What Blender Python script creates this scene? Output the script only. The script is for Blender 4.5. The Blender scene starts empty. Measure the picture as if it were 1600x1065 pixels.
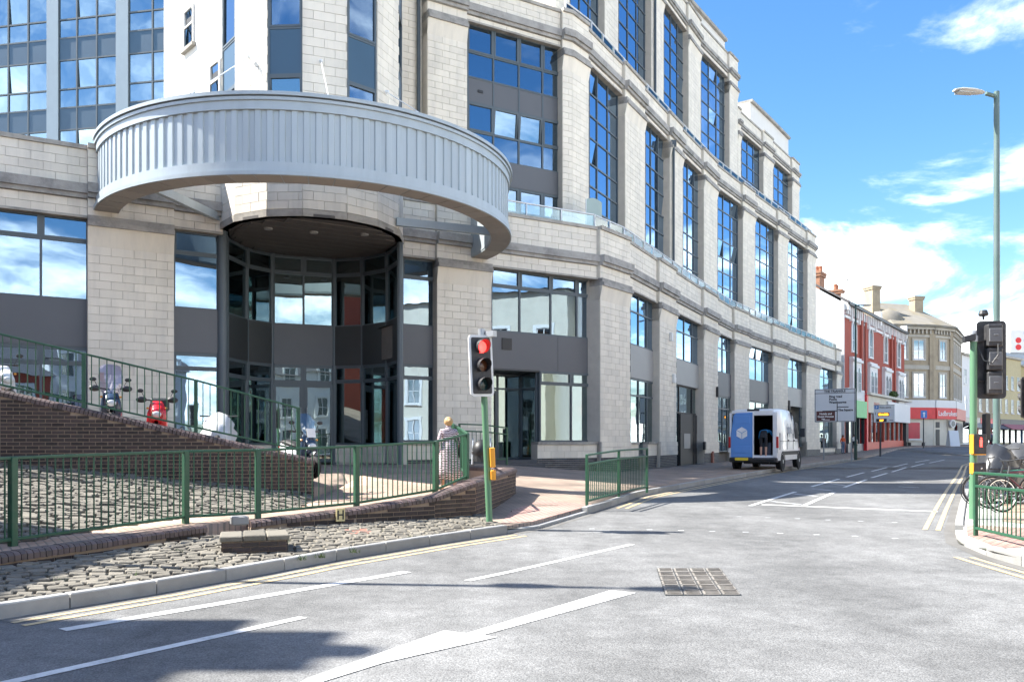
import bpy, bmesh, math, random
from mathutils import Vector, Matrix
R = math.radians
rnd = random.Random(7)
SC = bpy.context.scene
COL = SC.collection
# ---------------------------------------------------------------- camera (eye at the origin, level, shifted lens)
FPX = 1300.0
cam_data = bpy.data.cameras.new('camera'); cam = bpy.data.objects.new('camera', cam_data); COL.objects.link(cam)
cam.location = (0, 0, 0); cam.rotation_euler = (R(90), 0, 0)
cam_data.sensor_width = 36; cam_data.lens = FPX / 1600 * 36; cam_data.shift_y = (690 - 532.5) / 1600
cam_data.clip_end = 3000; cam_data.clip_start = 0.05
SC.camera = cam
# ---------------------------------------------------------------- sky, sun, exposure
SUN_EL, SUN_AZ = 47.0, 175.0          # azimuth: plan angle (from +X) of the direction towards the sun
world = bpy.data.worlds.new('World'); SC.world = world; world.use_nodes = True
wn = world.node_tree.nodes; wl = world.node_tree.links
bg = wn['Background']; bg.inputs[1].default_value = 0.15
sky = wn.new('ShaderNodeTexSky'); sky.sky_type = 'NISHITA'; sky.sun_disc = False
sky.sun_elevation = R(SUN_EL); sky.sun_rotation = R(90 - SUN_AZ); sky.ozone_density = 2.2; sky.dust_density = 0.6; sky.air_density = 1.0
tc = wn.new('ShaderNodeTexCoord'); sep = wn.new('ShaderNodeSeparateXYZ'); wl.new(tc.outputs['Generated'], sep.inputs[0])
def wmath(op, a, b=None, c=None):
    n = wn.new('ShaderNodeMath'); n.operation = op
    for i, v in enumerate((a, b, c)):
        if v is None: continue
        if isinstance(v, (int, float)): n.inputs[i].default_value = v
        else: wl.new(v, n.inputs[i])
    return n.outputs[0]
zc = wmath('MAXIMUM', sep.outputs['Z'], 0.0); den = wmath('ADD', zc, 0.22)
cu = wmath('DIVIDE', sep.outputs['X'], den); cv = wmath('DIVIDE', sep.outputs['Y'], den)
cmb = wn.new('ShaderNodeCombineXYZ'); wl.new(cu, cmb.inputs[0]); wl.new(cv, cmb.inputs[1])
nz = wn.new('ShaderNodeTexNoise'); nz.inputs['Scale'].default_value = 1.5; nz.inputs['Detail'].default_value = 8; nz.inputs['Roughness'].default_value = 0.6; nz.inputs['Distortion'].default_value = 0.5
mp = wn.new('ShaderNodeMapping'); mp.inputs['Location'].default_value = (7.7, 2.2, 0); wl.new(cmb.outputs[0], mp.inputs[0]); wl.new(mp.outputs[0], nz.inputs['Vector'])
hz = wmath('SUBTRACT', 1.0, zc); hz = wmath('POWER', hz, 3.6)       # cloud thickens towards the horizon (seen edge-on)
dens = wmath('ADD', nz.outputs['Fac'], wmath('MULTIPLY', hz, 0.21))
mr = wn.new('ShaderNodeMapRange'); mr.interpolation_type = 'SMOOTHSTEP'; mr.inputs[1].default_value = 0.53; mr.inputs[2].default_value = 0.84; wl.new(dens, mr.inputs[0])
hs = wn.new('ShaderNodeHueSaturation'); hs.inputs['Saturation'].default_value = 1.27; hs.inputs['Value'].default_value = 0.34; wl.new(sky.outputs[0], hs.inputs['Color'])
mx = wn.new('ShaderNodeMixRGB'); wl.new(mr.outputs[0], mx.inputs[0]); wl.new(hs.outputs[0], mx.inputs[1]); mx.inputs[2].default_value = (7.5, 7.4, 7.2, 1)
wl.new(mx.outputs[0], bg.inputs[0])
sun_d = bpy.data.lights.new('sun', 'SUN'); sun_d.energy = 2.6; sun_d.angle = R(0.53); sun_d.color = (1.0, 0.955, 0.88)
sun = bpy.data.objects.new('sun', sun_d); COL.objects.link(sun)
sdir = Vector((math.cos(R(SUN_AZ)) * math.cos(R(SUN_EL)), math.sin(R(SUN_AZ)) * math.cos(R(SUN_EL)), math.sin(R(SUN_EL))))
sun.rotation_euler = sdir.to_track_quat('Z', 'Y').to_euler()
SC.view_settings.view_transform = 'Standard'; SC.view_settings.look = 'None'; SC.view_settings.gamma = 1.0
SC.view_settings.use_curve_mapping = False; SC.view_settings.exposure = 2.55
SC.render.engine = 'CYCLES'
SC.cycles.max_bounces = 7; SC.cycles.diffuse_bounces = 3; SC.cycles.glossy_bounces = 4; SC.cycles.transparent_max_bounces = 12; SC.cycles.transmission_bounces = 4
SC.cycles.caustics_reflective = False; SC.cycles.caustics_refractive = False
# ---------------------------------------------------------------- helpers: plan <-> photograph measurements
def ray(x): return (x - 800) / FPX
def P(x, y, d): return Vector(((x - 800) / FPX * d, d, (690 - y) / FPX * d))
def lerp(a, b, t): return a + (b - a) * t
def interp(tab, v):
    if v <= tab[0][0]: return tab[0][1]
    for (a, fa), (b, fb) in zip(tab, tab[1:]):
        if v <= b: return fa + (fb - fa) * (v - a) / (b - a)
    return tab[-1][1]
# ---------------------------------------------------------------- materials
MATS = {}
def nodes_of(m):
    m.use_nodes = True
    return m.node_tree.nodes, m.node_tree.links, m.node_tree.nodes['Principled BSDF']
def pm(name, col, rough=0.7, var=0.12, scale=2.5, bump=0.0, bscale=40.0, metal=0.0, spec=0.5, objvar=0.0, dirt=None, dirt_scale=1.2, dirt_amt=0.5, coat=0.0, stretch=(1, 1, 1), fine=0.0, fscale=120.):
    """procedural Principled material: large and fine noise variation, per-object variation, dirt of its own shape, bump"""
    if name in MATS: return MATS[name]
    m = bpy.data.materials.new(name); n, l, b = nodes_of(m)
    b.inputs['Roughness'].default_value = rough; b.inputs['Metallic'].default_value = metal
    b.inputs['Specular IOR Level'].default_value = spec; b.inputs['Coat Weight'].default_value = coat
    geo = n.new('ShaderNodeNewGeometry'); mp = n.new('ShaderNodeMapping'); mp.inputs['Scale'].default_value = stretch
    l.new(geo.outputs['Position'], mp.inputs[0])
    c = None
    def mathn(op, a, bb):
        q = n.new('ShaderNodeMath'); q.operation = op
        for i, v in enumerate((a, bb)):
            if isinstance(v, (int, float)): q.inputs[i].default_value = v
            else: l.new(v, q.inputs[i])
        return q.outputs[0]
    val = None
    def addv(v):
        nonlocal val
        val = v if val is None else mathn('ADD', val, v)
    if var:
        t = n.new('ShaderNodeTexNoise'); t.inputs['Scale'].default_value = scale; t.inputs['Detail'].default_value = 6; t.inputs['Roughness'].default_value = 0.6
        l.new(mp.outputs[0], t.inputs['Vector'])
        addv(mathn('MULTIPLY', mathn('SUBTRACT', t.outputs['Fac'], 0.5), var * 4))
    if fine:
        t = n.new('ShaderNodeTexNoise'); t.inputs['Scale'].default_value = fscale; t.inputs['Detail'].default_value = 2
        l.new(mp.outputs[0], t.inputs['Vector'])
        addv(mathn('MULTIPLY', mathn('SUBTRACT', t.outputs['Fac'], 0.5), fine * 4))
    if objvar:
        oi = n.new('ShaderNodeObjectInfo'); at = n.new('ShaderNodeAttribute'); at.attribute_name = 'var'
        q = n.new('ShaderNodeMath'); q.operation = 'FRACT'; l.new(mathn('ADD', oi.outputs['Random'], at.outputs['Fac']), q.inputs[0])
        addv(mathn('MULTIPLY', mathn('SUBTRACT', q.outputs[0], 0.5), objvar * 2))
    if val is not None:
        hs = n.new('ShaderNodeHueSaturation'); hs.inputs['Color'].default_value = (*col, 1)
        l.new(mathn('ADD', val, 1.0), hs.inputs['Value']); c = hs.outputs[0]
    if dirt is not None:
        t = n.new('ShaderNodeTexNoise'); t.inputs['Scale'].default_value = dirt_scale; t.inputs['Detail'].default_value = 9; t.inputs['Roughness'].default_value = 0.68
        mp2 = n.new('ShaderNodeMapping'); mp2.inputs['Location'].default_value = (5.2, 1.3, 8.8); mp2.inputs['Scale'].default_value = stretch; l.new(geo.outputs['Position'], mp2.inputs[0]); l.new(mp2.outputs[0], t.inputs['Vector'])
        rr = n.new('ShaderNodeMapRange'); rr.inputs[1].default_value = 0.46; rr.inputs[2].default_value = 0.72; rr.inputs[4].default_value = dirt_amt; l.new(t.outputs['Fac'], rr.inputs[0])
        mxn = n.new('ShaderNodeMixRGB'); l.new(rr.outputs[0], mxn.inputs[0]); mxn.inputs[2].default_value = (*dirt, 1)
        if c is None: mxn.inputs[1].default_value = (*col, 1)
        else: l.new(c, mxn.inputs[1])
        c = mxn.outputs[0]
    if c is None: b.inputs['Base Color'].default_value = (*col, 1)
    else: l.new(c, b.inputs['Base Color'])
    if bump:
        t = n.new('ShaderNodeTexNoise'); t.inputs['Scale'].default_value = bscale; t.inputs['Detail'].default_value = 5; l.new(geo.outputs['Position'], t.inputs['Vector'])
        bp = n.new('ShaderNodeBump'); bp.inputs['Strength'].default_value = bump; bp.inputs['Distance'].default_value = 0.02
        l.new(t.outputs['Fac'], bp.inputs['Height']); l.new(bp.outputs[0], b.inputs['Normal'])
    MATS[name] = m
    return m
def glass(name, tint, refl=0.35, trans=(0.5, 0.6, 0.65), rough=0.01, wav=0.0):
    """window glass: see-through tinted pane with a coated mirror reflection that grows at grazing angles"""
    if name in MATS: return MATS[name]
    m = bpy.data.materials.new(name); m.use_nodes = True; n = m.node_tree.nodes; l = m.node_tree.links
    n.remove(n['Principled BSDF']); out = n['Material Output']
    g = n.new('ShaderNodeBsdfGlossy'); g.inputs['Color'].default_value = (*tint, 1); g.inputs['Roughness'].default_value = rough
    t = n.new('ShaderNodeBsdfTransparent'); t.inputs['Color'].default_value = (*trans, 1)
    fr = n.new('ShaderNodeLayerWeight'); fr.inputs['Blend'].default_value = 0.35
    mr = n.new('ShaderNodeMapRange'); mr.inputs[3].default_value = refl; mr.inputs[4].default_value = 1.0; l.new(fr.outputs['Fresnel'], mr.inputs[0])
    if wav:
        nt = n.new('ShaderNodeTexNoise'); nt.inputs['Scale'].default_value = 0.9; ge = n.new('ShaderNodeNewGeometry'); l.new(ge.outputs['Position'], nt.inputs['Vector'])
        bp = n.new('ShaderNodeBump'); bp.inputs['Strength'].default_value = wav; bp.inputs['Distance'].default_value = 0.05; l.new(nt.outputs['Fac'], bp.inputs['Height']); l.new(bp.outputs[0], g.inputs['Normal'])
    mix = n.new('ShaderNodeMixShader'); l.new(mr.outputs[0], mix.inputs[0]); l.new(t.outputs[0], mix.inputs[1]); l.new(g.outputs[0], mix.inputs[2])
    l.new(mix.outputs[0], out.inputs['Surface']); MATS[name] = m
    return m
def emit(name, col, s):
    if name in MATS: return MATS[name]
    m = bpy.data.materials.new(name); n, l, b = nodes_of(m)
    b.inputs['Base Color'].default_value = (*col, 1); b.inputs['Emission Color'].default_value = (*col, 1); b.inputs['Emission Strength'].default_value = s; b.inputs['Roughness'].default_value = 0.3
    MATS[name] = m
    return m
# ---------------------------------------------------------------- mesh builder
class MB:
    def __init__(self): self.v = []; self.f = []; self.mi = []; self.cm = 0; self.var = None
    def add(self, vs, fs):
        o = len(self.v); self.v += [Vector(p) for p in vs]
        for f in fs: self.f.append([i + o for i in f]); self.mi.append(self.cm)
        return self
    def obox(self, c, ex, ey, ez):
        c = Vector(c); ex = Vector(ex); ey = Vector(ey); ez = Vector(ez)
        vs = [c + sx * ex + sy * ey + sz * ez for sz in (-1, 1) for sy in (-1, 1) for sx in (-1, 1)]
        return self.add(vs, [(0, 2, 3, 1), (4, 5, 7, 6), (0, 1, 5, 4), (2, 6, 7, 3), (0, 4, 6, 2), (1, 3, 7, 5)])
    def box(self, x0, x1, y0, y1, z0, z1):
        return self.obox(((x0 + x1) / 2, (y0 + y1) / 2, (z0 + z1) / 2), ((x1 - x0) / 2, 0, 0), (0, (y1 - y0) / 2, 0), (0, 0, (z1 - z0) / 2))
    def wallbox(self, p, q, n, o0, o1, z0, z1):
        """box standing between plan points p,q, from offset o0 to o1 along the plan normal n"""
        p = Vector((p[0], p[1])); q = Vector((q[0], q[1])); n = Vector((n[0], n[1]))
        pts = [p + n * o0, q + n * o0, q + n * o1, p + n * o1]
        return self.prism([(a.x, a.y) for a in pts], z0, z1)
    def prism(self, poly, z0, z1):
        A = sum(a[0] * b[1] - b[0] * a[1] for a, b in zip(poly, poly[1:] + poly[:1]))
        if A < 0: poly = poly[::-1]
        k = len(poly)
        vs = [(p[0], p[1], z0) for p in poly] + [(p[0], p[1], z1) for p in poly]
        fs = [list(range(k))[::-1], list(range(k, 2 * k))] + [(i, (i + 1) % k, (i + 1) % k + k, i + k) for i in range(k)]
        return self.add(vs, fs)
    def frustum(self, poly0, z0, poly1, z1):
        k = len(poly0); vs = [(p[0], p[1], z0) for p in poly0] + [(p[0], p[1], z1) for p in poly1]
        return self.add(vs, [list(range(k))[::-1], list(range(k, 2 * k))] + [(i, (i + 1) % k, (i + 1) % k + k, i + k) for i in range(k)])
    def tube(self, pts, r, n=8, cap=True):
        pts = [Vector(p) for p in pts]; rs = r if isinstance(r, (list, tuple)) else [r] * len(pts)
        o = len(self.v); up = None
        for i, p in enumerate(pts):
            t = (pts[min(i + 1, len(pts) - 1)] - pts[max(i - 1, 0)])
            if t.length < 1e-9: t = Vector((0, 0, 1))
            t.normalize()
            if up is None: up = t.orthogonal().normalized()
            else: up = (up - t * up.dot(t)); up = up.normalized() if up.length > 1e-6 else t.orthogonal().normalized()
            sd = t.cross(up)
            for k in range(n):
                a = 2 * math.pi * k / n; self.v.append(p + (up * math.cos(a) + sd * math.sin(a)) * rs[i])
        for i in range(len(pts) - 1):
            for k in range(n):
                a = o + i * n + k; b = o + i * n + (k + 1) % n; self.f.append([a, b, b + n, a + n]); self.mi.append(self.cm)
        if cap:
            self.f.append([o + k for k in range(n)][::-1]); self.mi.append(self.cm)
            e = o + (len(pts) - 1) * n; self.f.append([e + k for k in range(n)]); self.mi.append(self.cm)
        return self
    def lathe(self, c, axis, prof, n=16, cap=True):
        c = Vector(c); axis = Vector(axis).normalized()
        pts = [c + axis * h for h, r in prof]; return self.tube(pts, [max(r, 1e-4) for h, r in prof], n, cap) if len(prof) > 1 else self
    def torus(self, c, axis, R_, r, n=24, k=8, a0=0, a1=2 * math.pi):
        c = Vector(c); axis = Vector(axis).normalized(); u = axis.orthogonal().normalized(); w = axis.cross(u); o = len(self.v); full = abs(a1 - a0 - 2 * math.pi) < 1e-6
        m = n if full else n + 1
        for i in range(m):
            a = a0 + (a1 - a0) * i / n; d = u * math.cos(a) + w * math.sin(a)
            for j in range(k):
                b = 2 * math.pi * j / k; self.v.append(c + d * (R_ + r * math.cos(b)) + axis * r * math.sin(b))
        for i in range(n):
            for j in range(k):
                a = o + i * k + j; b = o + i * k + (j + 1) % k; i2 = (i + 1) % m; self.f.append([a, b, o + i2 * k + (j + 1) % k, o + i2 * k + j][::-1]); self.mi.append(self.cm)
        return self
    def ellipsoid(self, c, r, nu=12, nv=8):
        o = len(self.v); c = Vector(c)
        for j in range(1, nv):
            ph = math.pi * j / nv
            for i in range(nu):
                th = 2 * math.pi * i / nu; self.v.append(c + Vector((r[0] * math.sin(ph) * math.cos(th), r[1] * math.sin(ph) * math.sin(th), r[2] * math.cos(ph))))
        t = len(self.v); self.v.append(c + Vector((0, 0, r[2]))); self.v.append(c - Vector((0, 0, r[2])))
        for j in range(nv - 2):
            for i in range(nu):
                a = o + j * nu + i; b = o + j * nu + (i + 1) % nu; self.f.append([a, a + nu, b + nu, b]); self.mi.append(self.cm)
        for i in range(nu):
            self.f.append([t, o + i, o + (i + 1) % nu]); self.mi.append(self.cm)
            e = o + (nv - 2) * nu; self.f.append([t + 1, e + (i + 1) % nu, e + i]); self.mi.append(self.cm)
        return self
    def extrude(self, outline, origin, ex, ey, en, th):
        """flat outline (2-D points) laid on axes ex,ey at origin, thickness th along en"""
        origin = Vector(origin); ex = Vector(ex); ey = Vector(ey); en = Vector(en); k = len(outline)
        a = [origin + ex * p[0] + ey * p[1] for p in outline]; b = [q + en * th for q in a]
        return self.add(a + b, [list(range(k))[::-1], list(range(k, 2 * k))] + [(i, (i + 1) % k, (i + 1) % k + k, i + k) for i in range(k)])
    def loft(self, rings, cap=True):
        o = len(self.v); k = len(rings[0])
        for r_ in rings: self.v += [Vector(p) for p in r_]
        for i in range(len(rings) - 1):
            for j in range(k):
                a = o + i * k + j; b = o + i * k + (j + 1) % k; self.f.append([a, b, b + k, a + k]); self.mi.append(self.cm)
        if cap:
            self.f.append([o + j for j in range(k)][::-1]); self.mi.append(self.cm)
            e = o + (len(rings) - 1) * k; self.f.append([e + j for j in range(k)]); self.mi.append(self.cm)
        return self
ORG = {}
def newobj(name, data, parent=None):
    o = bpy.data.objects.new(name, data); COL.objects.link(o)
    if parent is not None: o.parent = parent
    return o
def root_of(o):
    while o.parent: o = o.parent
    return o
def origin_of(parent):
    return ORG.get(root_of(parent).name, Vector((0, 0, 0))) if parent is not None else Vector((0, 0, 0))
def make_mesh(name, mb, mats, off=Vector((0, 0, 0)), smooth=False, fix=True):
    me = bpy.data.meshes.new(name); me.from_pydata([tuple(p - off) for p in mb.v], [], mb.f)
    if not isinstance(mats, (list, tuple)): mats = [mats]
    for m in mats: me.materials.append(m)
    if len(mats) > 1: me.polygons.foreach_set('material_index', mb.mi)
    if fix:
        bm = bmesh.new(); bm.from_mesh(me); bmesh.ops.recalc_face_normals(bm, faces=bm.faces); bm.to_mesh(me); bm.free()
    if smooth:
        me.polygons.foreach_set('use_smooth', [True] * len(me.polygons))
        if smooth != 'all':
            me.set_sharp_from_angle(angle=R(35))
    me.update()
    return me
def part(name, mb, mats, parent=None, smooth=False, local=False, fix=True, bevel=0.0, **props):
    off = Vector((0, 0, 0)) if local else origin_of(parent)
    o = newobj(name, make_mesh(name, mb, mats, off, smooth, fix), parent)
    if bevel:
        md = o.modifiers.new('edge', 'BEVEL'); md.width = bevel; md.segments = 1; md.limit_method = 'ANGLE'; md.angle_limit = R(40)
    for k, v in props.items(): o[k] = v
    return o
def thing(name, label, cat, loc=(0, 0, 0), rotz=0.0, group=None):
    o = newobj(name, None); o.location = loc; o.rotation_euler = (0, 0, rotz); o.empty_display_size = 0.2
    o['label'] = label; o['category'] = cat
    if group: o['group'] = group
    ORG[o.name] = Vector(loc)
    return o
def tagm(o, label, cat, group=None):
    o['label'] = label; o['category'] = cat
    if group: o['group'] = group
    return o
def structure(name, mb, mats, parent=None, **k):
    o = part(name, mb, mats, parent, **k)
    if parent is None: o['kind'] = 'structure'
    return o
def copy_tree(o, parent=None):
    c = o.copy(); COL.objects.link(c); c.parent = parent
    for ch in list(o.children): copy_tree(ch, c)
    return c
def put(name, mesh, parent, loc, rot=(0, 0, 0)):
    o = newobj(name, mesh, parent); o.location = Vector(loc) - origin_of(parent); o.rotation_euler = rot
    return o
BOXC = {}
def boxmesh(w, d, h, mat, q=0.004, bev=0.0, name='piece'):
    """shared box mesh, centred, sizes snapped so that alike pieces share data"""
    key = (round(w / q), round(d / q), round(h / q), mat.name, bev)
    if key not in BOXC:
        w, d, h = [max(k, 1) * q for k in key[:3]]
        mb = MB()
        if bev:
            t = bev; mb.frustum([(-w / 2, -d / 2), (w / 2, -d / 2), (w / 2, d / 2), (-w / 2, d / 2)], -h / 2, [(-w / 2, -d / 2), (w / 2, -d / 2), (w / 2, d / 2), (-w / 2, d / 2)], h / 2 - t)
            mb.frustum([(-w / 2, -d / 2), (w / 2, -d / 2), (w / 2, d / 2), (-w / 2, d / 2)], h / 2 - t, [(-w / 2 + t, -d / 2 + t), (w / 2 - t, -d / 2 + t), (w / 2 - t, d / 2 - t), (-w / 2 + t, d / 2 - t)], h / 2)
            mb.f = [f for i, f in enumerate(mb.f) if i not in (1, 6)]; mb.mi = [0] * len(mb.f)
        else: mb.box(-w / 2, w / 2, -d / 2, d / 2, -h / 2, h / 2)
        BOXC[key] = make_mesh(name, mb, mat)
    return BOXC[key]
class Pieces:
    """pieces of one kind on one owner: the `cap` that show largest become objects of their own, the rest one joined part"""
    def __init__(self, name, owner, mat, cap=300, rest=None, bev=0.0):
        self.name = name; self.owner = owner; self.mat = mat; self.cap = cap; self.items = []; self.rest = rest or name + 's'; self.bev = bev
    def add(self, c, w, d, h, rot=(0, 0, 0), owner=None): self.items.append((Vector(c), w, d, h, rot, owner or self.owner))
    def flush(self):
        def score(it):
            c = it[0]
            if c.y < 1: return 0
            x = c.x / c.y * FPX + 800; y = 690 - c.z / c.y * FPX
            s = FPX / c.y * min(it[1], 1.5)
            return s if (-20 < x < 1620 and -20 < y < 1085) else s * 0.01
        its = sorted(self.items, key=score, reverse=True)
        for c, w, d, h, rot, ow in its[:self.cap]:
            put(self.name, boxmesh(w, d, h, self.mat, bev=self.bev, name=self.name), ow, c, rot)
        if its[self.cap:]:
            by = {}
            for it in its[self.cap:]: by.setdefault(self.owner.name, []).append(it)
            for k, lst in by.items():
                mb = MB(); vv = []
                for c, w, d, h, rot, ow in lst:
                    M = Matrix.Rotation(rot[2], 3, 'Z') @ Matrix.Rotation(rot[1], 3, 'Y') @ Matrix.Rotation(rot[0], 3, 'X')
                    t = self.bev
                    if t:
                        vs = [(-w / 2, -d / 2, -h / 2), (w / 2, -d / 2, -h / 2), (w / 2, d / 2, -h / 2), (-w / 2, d / 2, -h / 2), (-w / 2, -d / 2, h / 2 - t), (w / 2, -d / 2, h / 2 - t), (w / 2, d / 2, h / 2 - t), (-w / 2, d / 2, h / 2 - t), (-w / 2 + t, -d / 2 + t, h / 2), (w / 2 - t, -d / 2 + t, h / 2), (w / 2 - t, d / 2 - t, h / 2), (-w / 2 + t, d / 2 - t, h / 2)]
                        fs = [(0, 1, 5, 4), (1, 2, 6, 5), (2, 3, 7, 6), (3, 0, 4, 7), (4, 5, 9, 8), (5, 6, 10, 9), (6, 7, 11, 10), (7, 4, 8, 11), (8, 9, 10, 11)]
                        mb.add([c + M @ Vector(p) for p in vs], fs); vv += [rnd.random()] * 12
                    else:
                        mb.obox(c, M @ Vector((w / 2, 0, 0)), M @ Vector((0, d / 2, 0)), M @ Vector((0, 0, h / 2))); vv += [rnd.random()] * 8
                off = origin_of(self.owner)
                me = make_mesh(self.rest, mb, self.mat, off, fix=False)
                a = me.attributes.new('var', 'FLOAT', 'POINT'); a.data.foreach_set('value', vv)
                o = newobj(self.rest, me, self.owner); o['kind'] = 'stuff'
def lettering(text, size, mat, parent, origin, ex, ey, th=0.004, align='CENTER', local=False, bold=0.0):
    """flat raised letters: text runs along ex, up along ey, origin = anchor on the baseline"""
    cu = bpy.data.curves.new('lettering', 'FONT'); cu.body = text; cu.size = size; cu.align_x = align; cu.extrude = th / 2; cu.offset = bold; cu.resolution_u = 3
    t = bpy.data.objects.new('lettering', cu); COL.objects.link(t)
    dg = bpy.context.evaluated_depsgraph_get(); me = bpy.data.meshes.new_from_object(t.evaluated_get(dg)); bpy.data.objects.remove(t)
    ex = Vector(ex).normalized(); ey = Vector(ey).normalized(); en = ex.cross(ey)
    off = Vector((0, 0, 0)) if local else origin_of(parent)
    M = Matrix(((ex.x, ey.x, en.x), (ex.y, ey.y, en.y), (ex.z, ey.z, en.z)))
    for v in me.vertices: v.co = Vector(origin) - off + M @ v.co
    me.materials.clear(); me.materials.append(mat)
    return newobj('lettering', me, parent)
# ---------------------------------------------------------------- shared materials
def asphalt():
    """worn chip-seal: pale and dark stone chips in binder, darker wheel tracks along the street, oil and seal patches"""
    m = bpy.data.materials.new('asphalt'); n, l, b = nodes_of(m); geo = n.new('ShaderNodeNewGeometry'); b.inputs['Roughness'].default_value = 0.85; b.inputs['Specular IOR Level'].default_value = 0.3
    def noise(sc, det=4, rough=.6, st=(1, 1, 1), rot=0.0):
        mp = n.new('ShaderNodeMapping'); mp.inputs['Scale'].default_value = st; mp.inputs['Rotation'].default_value = (0, 0, rot); l.new(geo.outputs['Position'], mp.inputs[0]); t = n.new('ShaderNodeTexNoise'); t.inputs['Scale'].default_value = sc; t.inputs['Detail'].default_value = det; t.inputs['Roughness'].default_value = rough; l.new(mp.outputs[0], t.inputs['Vector']); return t.outputs['Fac']
    def rng(v, a, c, lo, hi):
        r_ = n.new('ShaderNodeMapRange'); r_.inputs[1].default_value = a; r_.inputs[2].default_value = c; r_.inputs[3].default_value = lo; r_.inputs[4].default_value = hi; l.new(v, r_.inputs[0]); return r_.outputs[0]
    def mul(a, c):
        q = n.new('ShaderNodeMath'); q.operation = 'MULTIPLY'; l.new(a, q.inputs[0]); l.new(c, q.inputs[1]); return q.outputs[0]
    vo = n.new('ShaderNodeTexVoronoi'); vo.inputs['Scale'].default_value = 75; l.new(geo.outputs['Position'], vo.inputs['Vector']); sp = n.new('ShaderNodeSeparateColor'); l.new(vo.outputs['Color'], sp.inputs[0])
    chips = rng(sp.outputs[0], 0, 1, .78, 1.22); edge = rng(vo.outputs['Distance'], .3, .7, 1.05, .7)
    clump = rng(noise(3.2, 6, .65), .3, .7, .8, 1.2); patch = rng(noise(.55, 7, .62), .3, .7, .74, 1.24); track = rng(noise(.5, 5, .55, (1, .08, 1), R(-28)), .35, .65, .8, 1.14)
    v = mul(mul(mul(mul(chips, edge), clump), patch), track)
    hs = n.new('ShaderNodeHueSaturation'); hs.inputs['Color'].default_value = (.185, .186, .183, 1); l.new(v, hs.inputs['Value'])
    oil = rng(noise(1.7, 8, .7), .62, .78, 0, .55); mx = n.new('ShaderNodeMixRGB'); l.new(oil, mx.inputs[0]); l.new(hs.outputs[0], mx.inputs[1]); mx.inputs[2].default_value = (.11, .11, .107, 1); l.new(mx.outputs[0], b.inputs['Base Color'])
    bp = n.new('ShaderNodeBump'); bp.inputs['Strength'].default_value = .5; bp.inputs['Distance'].default_value = .006; l.new(vo.outputs['Distance'], bp.inputs['Height']); bp.invert = True; l.new(bp.outputs[0], b.inputs['Normal'])
    return m
M_asph = asphalt()
M_far = pm('far_ground', (0.16, 0.16, 0.15), 0.9)
M_white = pm('road_paint_white', (0.66, 0.66, 0.64), 0.6, var=0.06, fine=.08, fscale=60., dirt=(0.26, 0.26, 0.26), dirt_scale=7, dirt_amt=0.7)
M_worn = pm('road_paint_worn', (0.5, 0.51, 0.51), 0.7, var=0.08, dirt=(0.16, 0.165, 0.17), dirt_scale=5, dirt_amt=0.95)
M_yel = pm('road_paint_yellow', (0.55, 0.42, 0.23), 0.65, var=0.06, dirt=(0.25, 0.23, 0.19), dirt_scale=5, dirt_amt=0.85)
M_kerb = pm('kerb_concrete', (0.29, 0.29, 0.28), 0.85, var=0.08, scale=4, objvar=0.12, bump=0.15, bscale=60, dirt=(0.2, 0.2, 0.19), dirt_scale=3, dirt_amt=0.5)
M_sett = pm('sett_stone', (0.165, 0.15, 0.122), 0.88, var=0.12, scale=9, objvar=0.28, bump=0.5, bscale=35, dirt=(0.16, 0.15, 0.12), dirt_scale=7, dirt_amt=0.55)
M_mort = pm('dark_joint', (0.075, 0.072, 0.06), 0.95, var=0.2, scale=12, dirt=(0.07, 0.1, 0.03), dirt_scale=2.2, dirt_amt=0.5)
M_green = pm('green_paint', (0.016, 0.082, 0.042), 0.45, var=0.07, scale=5, objvar=0.06, dirt=(0.07, 0.1, 0.07), dirt_scale=9, dirt_amt=0.4)
M_greenl = pm('pale_green_paint', (0.1, 0.225, 0.125), 0.45, var=0.06, scale=4, dirt=(0.12, 0.2, 0.12), dirt_scale=6, dirt_amt=0.35)
M_black = pm('black_plastic', (0.02, 0.021, 0.023), 0.5, var=0.08)
M_dark = pm('dark_metal', (0.035, 0.04, 0.043), 0.5, var=0.06)
M_steel = pm('galvanised_steel', (0.38, 0.4, 0.42), 0.45, var=0.07, metal=0.5)
M_rubber = pm('tyre_rubber', (0.02, 0.02, 0.02), 0.85)
M_chrome = pm('chrome', (0.7, 0.7, 0.7), 0.15, var=0, metal=1.0)
M_iron = pm('cast_iron', (0.27, 0.25, 0.22), 0.65, var=0.15, scale=8, objvar=0.15, metal=0.2, dirt=(0.1, 0.08, 0.06), dirt_scale=6, dirt_amt=0.6)
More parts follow.
